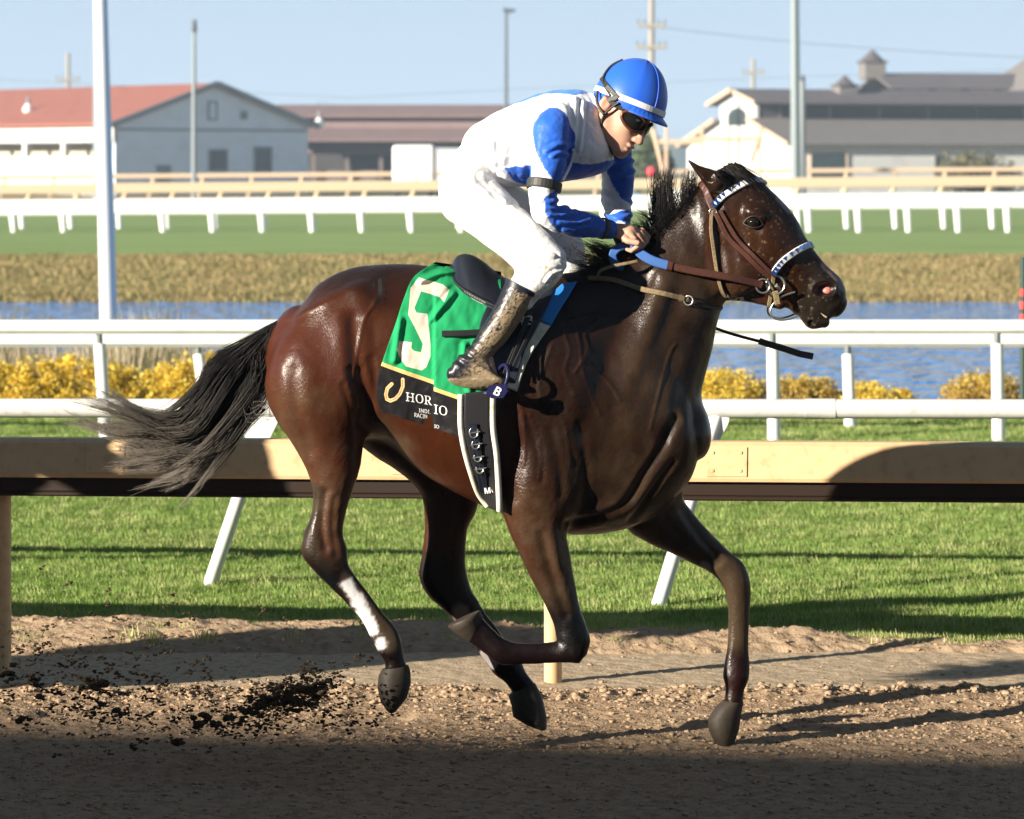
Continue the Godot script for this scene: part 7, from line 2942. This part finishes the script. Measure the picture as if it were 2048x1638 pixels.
	rest.append(limb_part(slim, 0.02))
	rest.append(limb_part([[P(940, 390, 0.08), 0.07], [P(1060, 480, 0.18), 0.055], [P(1085, 525, 0.25), 0.045], [P(1040, 592, 0.285), 0.038], [P(965, 700, 0.29), 0.03], [P(985, 758, 0.30), 0.022]], 0.02))
	slim = []
	for j in far_leg: slim.append([j[0], j[1] - 0.016])
	slim.append([P(968, 722, -0.29), 0.03])
	rest.append(limb_part(slim, 0.02))
	var fr := build_field(rest, 0.012)
	var skin := mat("skin", 1, 1, 1, 0.5, 0.4)
	skin.vertex_color_use_as_albedo = true
	skin.subsurf_scatter_enabled = true
	skin.subsurf_scatter_strength = 0.12
	obj("body", joined_mesh([net(fh, "", "skin"), net(fn, "", "skin"), net(ff, "", "skin"), net(fr, "", "skin")]), skin, t)

	# ---- helmet
	helm_t = Transform3D(Basis(Vector3(0, 0, 1), -0.375) * Basis(Vector3(0, 1, 0), -0.45), P(1258, 208, 0.012))
	var hm := mat("helmet_silk", 0.02, 0.115, 0.62, 0.36, 0.5)
	hm.rim_enabled = true
	hm.rim = 0.3
	hm.normal_enabled = true
	hm.normal_texture = silk.normal_texture
	hm.normal_scale = 0.12
	hm.uv1_triplanar = true
	hm.uv1_scale = Vector3(2, 2, 2)
	var he := Node3D.new()
	he.name = "helmet"
	t.add_child(he, true)
	var H := func(a: float, e: float, grow: float) -> Vector3:
		# a: round the head from the front, e: up from the band
		var ce := cos(e)
		var se := sin(e)
		var p := Vector3(cos(a) * ce * (0.132 + grow), se * ((0.164 if e > 0 else 0.10) + grow), sin(a) * ce * (0.112 + grow))
		if e < 0.0: p = Vector3(cos(a) * (0.132 + grow) * (1.0 + 0.25 * e), e * 0.14, sin(a) * (0.112 + grow) * (1.0 + 0.25 * e))
		return helm_t * p
	var v := PackedVector3Array()
	var ix := PackedInt32Array()
	var na := 56
	var ne := 22
	for i in ne + 1:
		var e := lerpf(-0.18, PI / 2, float(i) / ne)
		for j in na:
			var a := TAU * j / na
			var seam := 0.0015 * exp(-pow(sin(a * 2.0 + 0.9) / 0.10, 2.0))
			var ee := e
			if e < 0.0: ee = e * (1.0 + 1.6 * sm(-0.3, -1.0, cos(a)))
			v.append(H.call(a, ee, seam))
	for i in ne:
		for j in na:
			var a := i * na + j
			var b := i * na + (j + 1) % na
			ix.append_array(PackedInt32Array([a, a + na, b, b, a + na, b + na]))
	var nn := face_normals(v, ix)
	var mid := helm_t.origin
	if nn[na * 6].dot(v[na * 6] - mid) < 0:
		for i in nn.size(): nn[i] = -nn[i]
		for i in range(0, ix.size(), 3):
			var x := ix[i + 1]
			ix[i + 1] = ix[i + 2]
			ix[i + 2] = x
	obj("shell", mesh_of(v, nn, ix), hm, he)
	# peak
	var pst := st_new()
	var rows := []
	for i in 19:
		var a := lerpf(-1.15, 1.15, i / 18.0)
		var out := 0.030 * cos(a * 1.25)
		var inner: Vector3 = H.call(a, -0.02, 0.0)
		var outer: Vector3 = H.call(a, -0.16, 0.004 + out)
		rows.append([inner, outer, outer - helm_t.basis.y * 0.006, H.call(a, -0.09, -0.004)])
	pst.set_smooth_group(-1)
	for i in rows.size() - 1:
		for q in 4:
			quad(pst, rows[i][q], rows[i][(q + 1) % 4], rows[i + 1][(q + 1) % 4], rows[i + 1][q])
	obj("peak", done(pst), hm, he)
	# white band
	var band := []
	for i in 61:
		var a := TAU * i / 60.0
		var p: Vector3 = H.call(a, 0.055, 0.002)
		band.append([p, (p - mid).normalized()])
	var bst := st_new()
	ribbon(bst, band, 0.020, 0.002)
	obj("band", done(bst), wm, he)
	# seam piping
	for s in [0.0]:
		var pts := []
		for i in 25:
			var e := lerpf(0.06, PI - 0.06, i / 24.0)
			var p: Vector3 = H.call(0.45, e, 0.0012) if e < PI / 2 else H.call(0.45 + PI, PI - e, 0.0012)
			pts.append(p)
		obj("piping", tube_mesh(pts, [0.0022], 6), hm, he)
	# goggles with their strap
	var go := Node3D.new()
	go.name = "goggles"
	t.add_child(go, true)
	var lens := mat("goggle_lens", 0.012, 0.011, 0.010, 0.05, 0.7)
	var fram := mat("goggle_frame", 0.11, 0.035, 0.012, 0.35, 0.5)
	var gp := func(a: float, y: float, out: float) -> Vector3: return head_t * (Vector3(cos(a) * (0.104 + out) - 0.004, y, sin(a) * (0.076 + out)) * k)
	for s in [1.0, -1.0]:
		var lst := st_new()
		var edge_ := []
		var cx := 0.56
		var grid := []
		for i in 13:
			var row := []
			for j in 13:
				var u := -1.0 + 2.0 * i / 12.0
				var w := -1.0 + 2.0 * j / 12.0
				var x := u * sqrt(1.0 - w * w * 0.5)
				var y := w * sqrt(1.0 - u * u * 0.5)
				row.append(gp.call(s * (cx + x * 0.46), -0.024 + y * (0.026 if y < 0 else 0.021), 0.007 + 0.006 * (1.0 - maxf(absf(u), absf(w)))))
			grid.append(row)
		lst.set_smooth_group(1)
		for i in 12:
			for j in 12: quad(lst, grid[i][j], grid[i][j + 1], grid[i + 1][j + 1], grid[i + 1][j])
		obj("lens", done(lst), lens, go)
		for i in 33:
			var a := TAU * i / 32.0
			edge_.append(gp.call(s * (cx + cos(a) * 0.48), -0.025 + sin(a) * 0.025, 0.006))
		obj("frame", tube_mesh(edge_, [0.0065], 8), fram, go)
	var sst := st_new()
	for s in [1.0, -1.0]:
		var pts := []
		for q in [[1.08, -0.012, 0.006], [1.30, -0.016, 0.010], [1.55, -0.014, 0.016]]: pts.append([gp.call(s * q[0], q[1], q[2]), (gp.call(s * q[0], q[1], 0.1) - gp.call(s * q[0], q[1], 0.0)).normalized()])
		for q in [[1.55, 0.02], [2.0, 0.16], [2.5, 0.30], [PI, 0.40]]:
			var p: Vector3 = H.call(s * q[0], q[1], 0.004)
			pts.append([p, (p - mid).normalized()])
		var fine_pts := []
		for i in pts.size() - 1:
			for q in 5:
				var p: Vector3 = pts[i][0].lerp(pts[i + 1][0], q / 5.0)
				fine_pts.append([p, pts[i][1].lerp(pts[i + 1][1], q / 5.0).normalized()])
		fine_pts.append(pts[-1])
		ribbon(sst, fine_pts, 0.018, 0.003)
	obj("strap", done(sst), blk, go)
	# harness of the helmet: straps past the ear and under the chin
	var har := st_new()
	for s in [1.0, -1.0]:
		var a := []
		for q in [[0.03, -0.005, 0.088], [0.010, -0.05, 0.082], [0.012, -0.085, 0.068], [0.045, -0.122, 0.040], [0.075, -0.142, 0.0]]:
			a.append(L.call(q[0], q[1], q[2] * s))
		add_tube(har, curve_pts(a, 5), [0.0042], 6, true)
		add_tube(har, curve_pts([L.call(-0.055, -0.01, 0.082 * s), L.call(-0.03, -0.04, 0.090 * s), L.call(0.008, -0.058, 0.084 * s)], 5), [0.005], 6, true)
	obj("harness", done(har), blk, he)
	# back of the harness over the shell, as in the photograph
	var hst := []
	for q in [[1.75, 0.0], [2.3, 0.25], [2.7, 0.62], [2.9, 0.95]]:
		hst.append(H.call(q[0], q[1], 0.004))
	obj("harness_strap", tube_mesh(curve_pts(hst, 5), [0.005], 6), blk, he)
	# ---- collar, cuffs, bands
	var coll := st_new()
	loft(coll, [[1178, 184, 1214, 284, 0.0, 0.068], [1186, 186, 1219, 276, 0.002, 0.064]], 26)
	obj("collar", done(coll), wm, t)
	var lap := st_new()
	var lp := [surf(fj, 1147, 300, 0.004), surf(fj, 1140, 330, 0.004), surf(fj, 1124, 362, 0.006)]
	if not (lp[0] == Vector3.INF or lp[1] == Vector3.INF or lp[2] == Vector3.INF):
		obj("white_cord", tube_mesh(curve_pts(lp, 4), [0.006], 6), wm, t)
	for q in [[P(1090, 372, 0.212), P(1087, 372, 0.213), 0.0, "arm_band"]]:
		pass
	var bandst := st_new()
	var axis := (P(1086, 385, 0.215) - P(1096, 325, 0.195)).normalized()
	add_ring_band(bandst, P(1088.5, 371, 0.212), axis, 0.0575, 0.032)
	obj("arm_band", done(bandst), blk, t)
	for s in [1.0, -1.0]:
		var w0 := P(1196, 455, 0.108)
		var w1 := P(1224, 460, 0.078)
		if s < 0:
			w0 = P(1238, 440, -0.122)
			w1 = P(1240, 456, -0.10)
		var ax := (w1 - w0).normalized()
		var est := st_new()
		add_ring_band(est, w0.lerp(w1, 0.35), ax, 0.034, 0.014)
		obj("elastic", done(est), olive, t)
		var kst := st_new()
		add_tube(kst, [w0.lerp(w1, 0.45), w0.lerp(w1, 0.7), w0.lerp(w1, 1.0)], [0.029, 0.035, 0.032], 18)
		obj("cuff", done(kst), bm, t)
	# ---- whip, held in the far hand along the neck
	var w := thing("whip", "black riding whip with a flat flap, sticking out below the horse's muzzle", "whip")
	obj("shaft", tube_mesh(curve_pts([P(1244, 500, -0.10), P(1310, 596, -0.19), P(1430, 656, -0.20), P(1524, 684, -0.19)], 6), [0.0075, 0.0075, 0.006], 8), blk, w)
	obj("grip", tube_mesh([P(1230, 470, -0.09), P(1244, 500, -0.10)], [0.012], 10), blk, w)
	var wst := st_new()
	ribbon(wst, [[P(1518, 682, -0.19), Vector3(0, 0.35, 1)], [P(1532, 687, -0.19), Vector3(0, 0.35, 1)], [P(1560, 695, -0.188), Vector3(0, 0.35, 1)], [P(1600, 708, -0.185), Vector3(0, 0.35, 1)], [P(1626, 713, -0.184), Vector3(0, 0.35, 1)]], 0.022, 0.010)
	obj("flap", done(wst), mat("whip_flap", 0.05, 0.05, 0.045, 0.6), w)


func add_ring_band(st: SurfaceTool, c: Vector3, axis: Vector3, r: float, width: float) -> void:
	var x := axis.cross(Vector3.FORWARD).normalized()
	var y := axis.cross(x).normalized()
	var pts := []
	for i in 29:
		var a := TAU * i / 28.0
		var d := x * cos(a) + y * sin(a)
		pts.append([c + d * r, d])
	ribbon(st, pts, width, 0.004)


# ---------------------------------------------------------------- the next horse and rider, just out of frame on the left; their shadows reach into it
func build_follower() -> void:
	var shift := Vector3(-2680.0 * S, 0, -0.02)
	for q in [["racehorse", "second dark bay racehorse following just behind the leader's tail, beyond the left edge"], ["person", "second jockey riding the following racehorse, beyond the left edge of the photo"], ["saddle_cloth", "green number cloth on the following racehorse beyond the left edge"],
			["saddle", "black racing saddle on the following racehorse beyond the left edge"], ["bridle", "brown bridle on the following racehorse beyond the left edge"]]:
		var c := copy_of(get_node(q[0]), q[1])
		c.position += shift


var fine := true


func _ready() -> void:
	var t0 := Time.get_ticks_msec()
	# ------------------------------------------------------------ camera
	var cam := Camera3D.new()
	cam.name = "camera"
	var ca := CameraAttributesPhysical.new()
	ca.frustum_near = 0.5
	ca.frustum_far = 4000.0
	ca.frustum_focal_length = 200.0
	ca.frustum_focus_distance = 11.9
	ca.exposure_aperture = 10.0
	cam.attributes = ca
	cam.position = Vector3(0, CH, DH)
	cam.projection = Camera3D.PROJECTION_FRUSTUM
	cam.near = 0.5
	cam.far = 4000.0
	cam.size = 1638.0 * S * cam.near / DH
	cam.frustum_offset = Vector2(0, (HY - 819.0) * S * cam.near / DH)
	cam.current = true
	add_child(cam)
	# ------------------------------------------------------------ sky
	var env := WorldEnvironment.new()
	env.name = "environment"
	var e := Environment.new()
	e.background_mode = Environment.BG_SKY
	var sky := Sky.new()
	var sk := ProceduralSkyMaterial.new()
	sk.sky_top_color = lin(0.034, 0.052, 0.08)
	sk.sky_horizon_color = lin(0.275, 0.345, 0.415)
	sk.sky_curve = 0.17
	sk.ground_bottom_color = lin(0.10, 0.09, 0.06)
	sk.ground_horizon_color = lin(0.30, 0.33, 0.33)
	sk.sun_angle_max = 1.0
	sky.sky_material = sk
	e.sky = sky
	e.tonemap_mode = Environment.TONE_MAPPER_LINEAR
	e.tonemap_exposure = 2.5
	e.fog_enabled = true
	e.fog_density = 0.0007
	e.fog_light_color = Color(0.80, 0.90, 1.0)
	e.sdfgi_enabled = true
	e.ssao_enabled = true
	e.ssil_enabled = true
	env.environment = e
	add_child(env)
	# ------------------------------------------------------------ sun: behind the camera on the left, low
	var sun := DirectionalLight3D.new()
	sun.name = "sun"
	sun.light_energy = 1.6
	sun.light_color = lin(1.0, 0.90, 0.76)
	sun.light_angular_distance = 0.5
	sun.shadow_enabled = true
	add_child(sun)
	sun.look_at_from_position(Vector3(-2.85, 1.0, 1.8) * 20.0, Vector3.ZERO)
	nz_a.frequency = 1.0
	nz_a.seed = 3
	nz_b.frequency = 1.0
	nz_b.seed = 7
	nz_c.frequency = 1.0
	nz_c.seed = 9
	for n in [nz_a, nz_b, nz_c]:
		n.noise_type = FastNoiseLite.TYPE_SIMPLEX_SMOOTH
		n.fractal_octaves = 3
	rng.seed = 42
	build_place()
	print("place ", Time.get_ticks_msec() - t0)
	build_horse()
	print("horse ", Time.get_ticks_msec() - t0)
	build_tack()
	print("tack ", Time.get_ticks_msec() - t0)
	build_rider()
	build_follower()
	print("rider ", Time.get_ticks_msec() - t0)
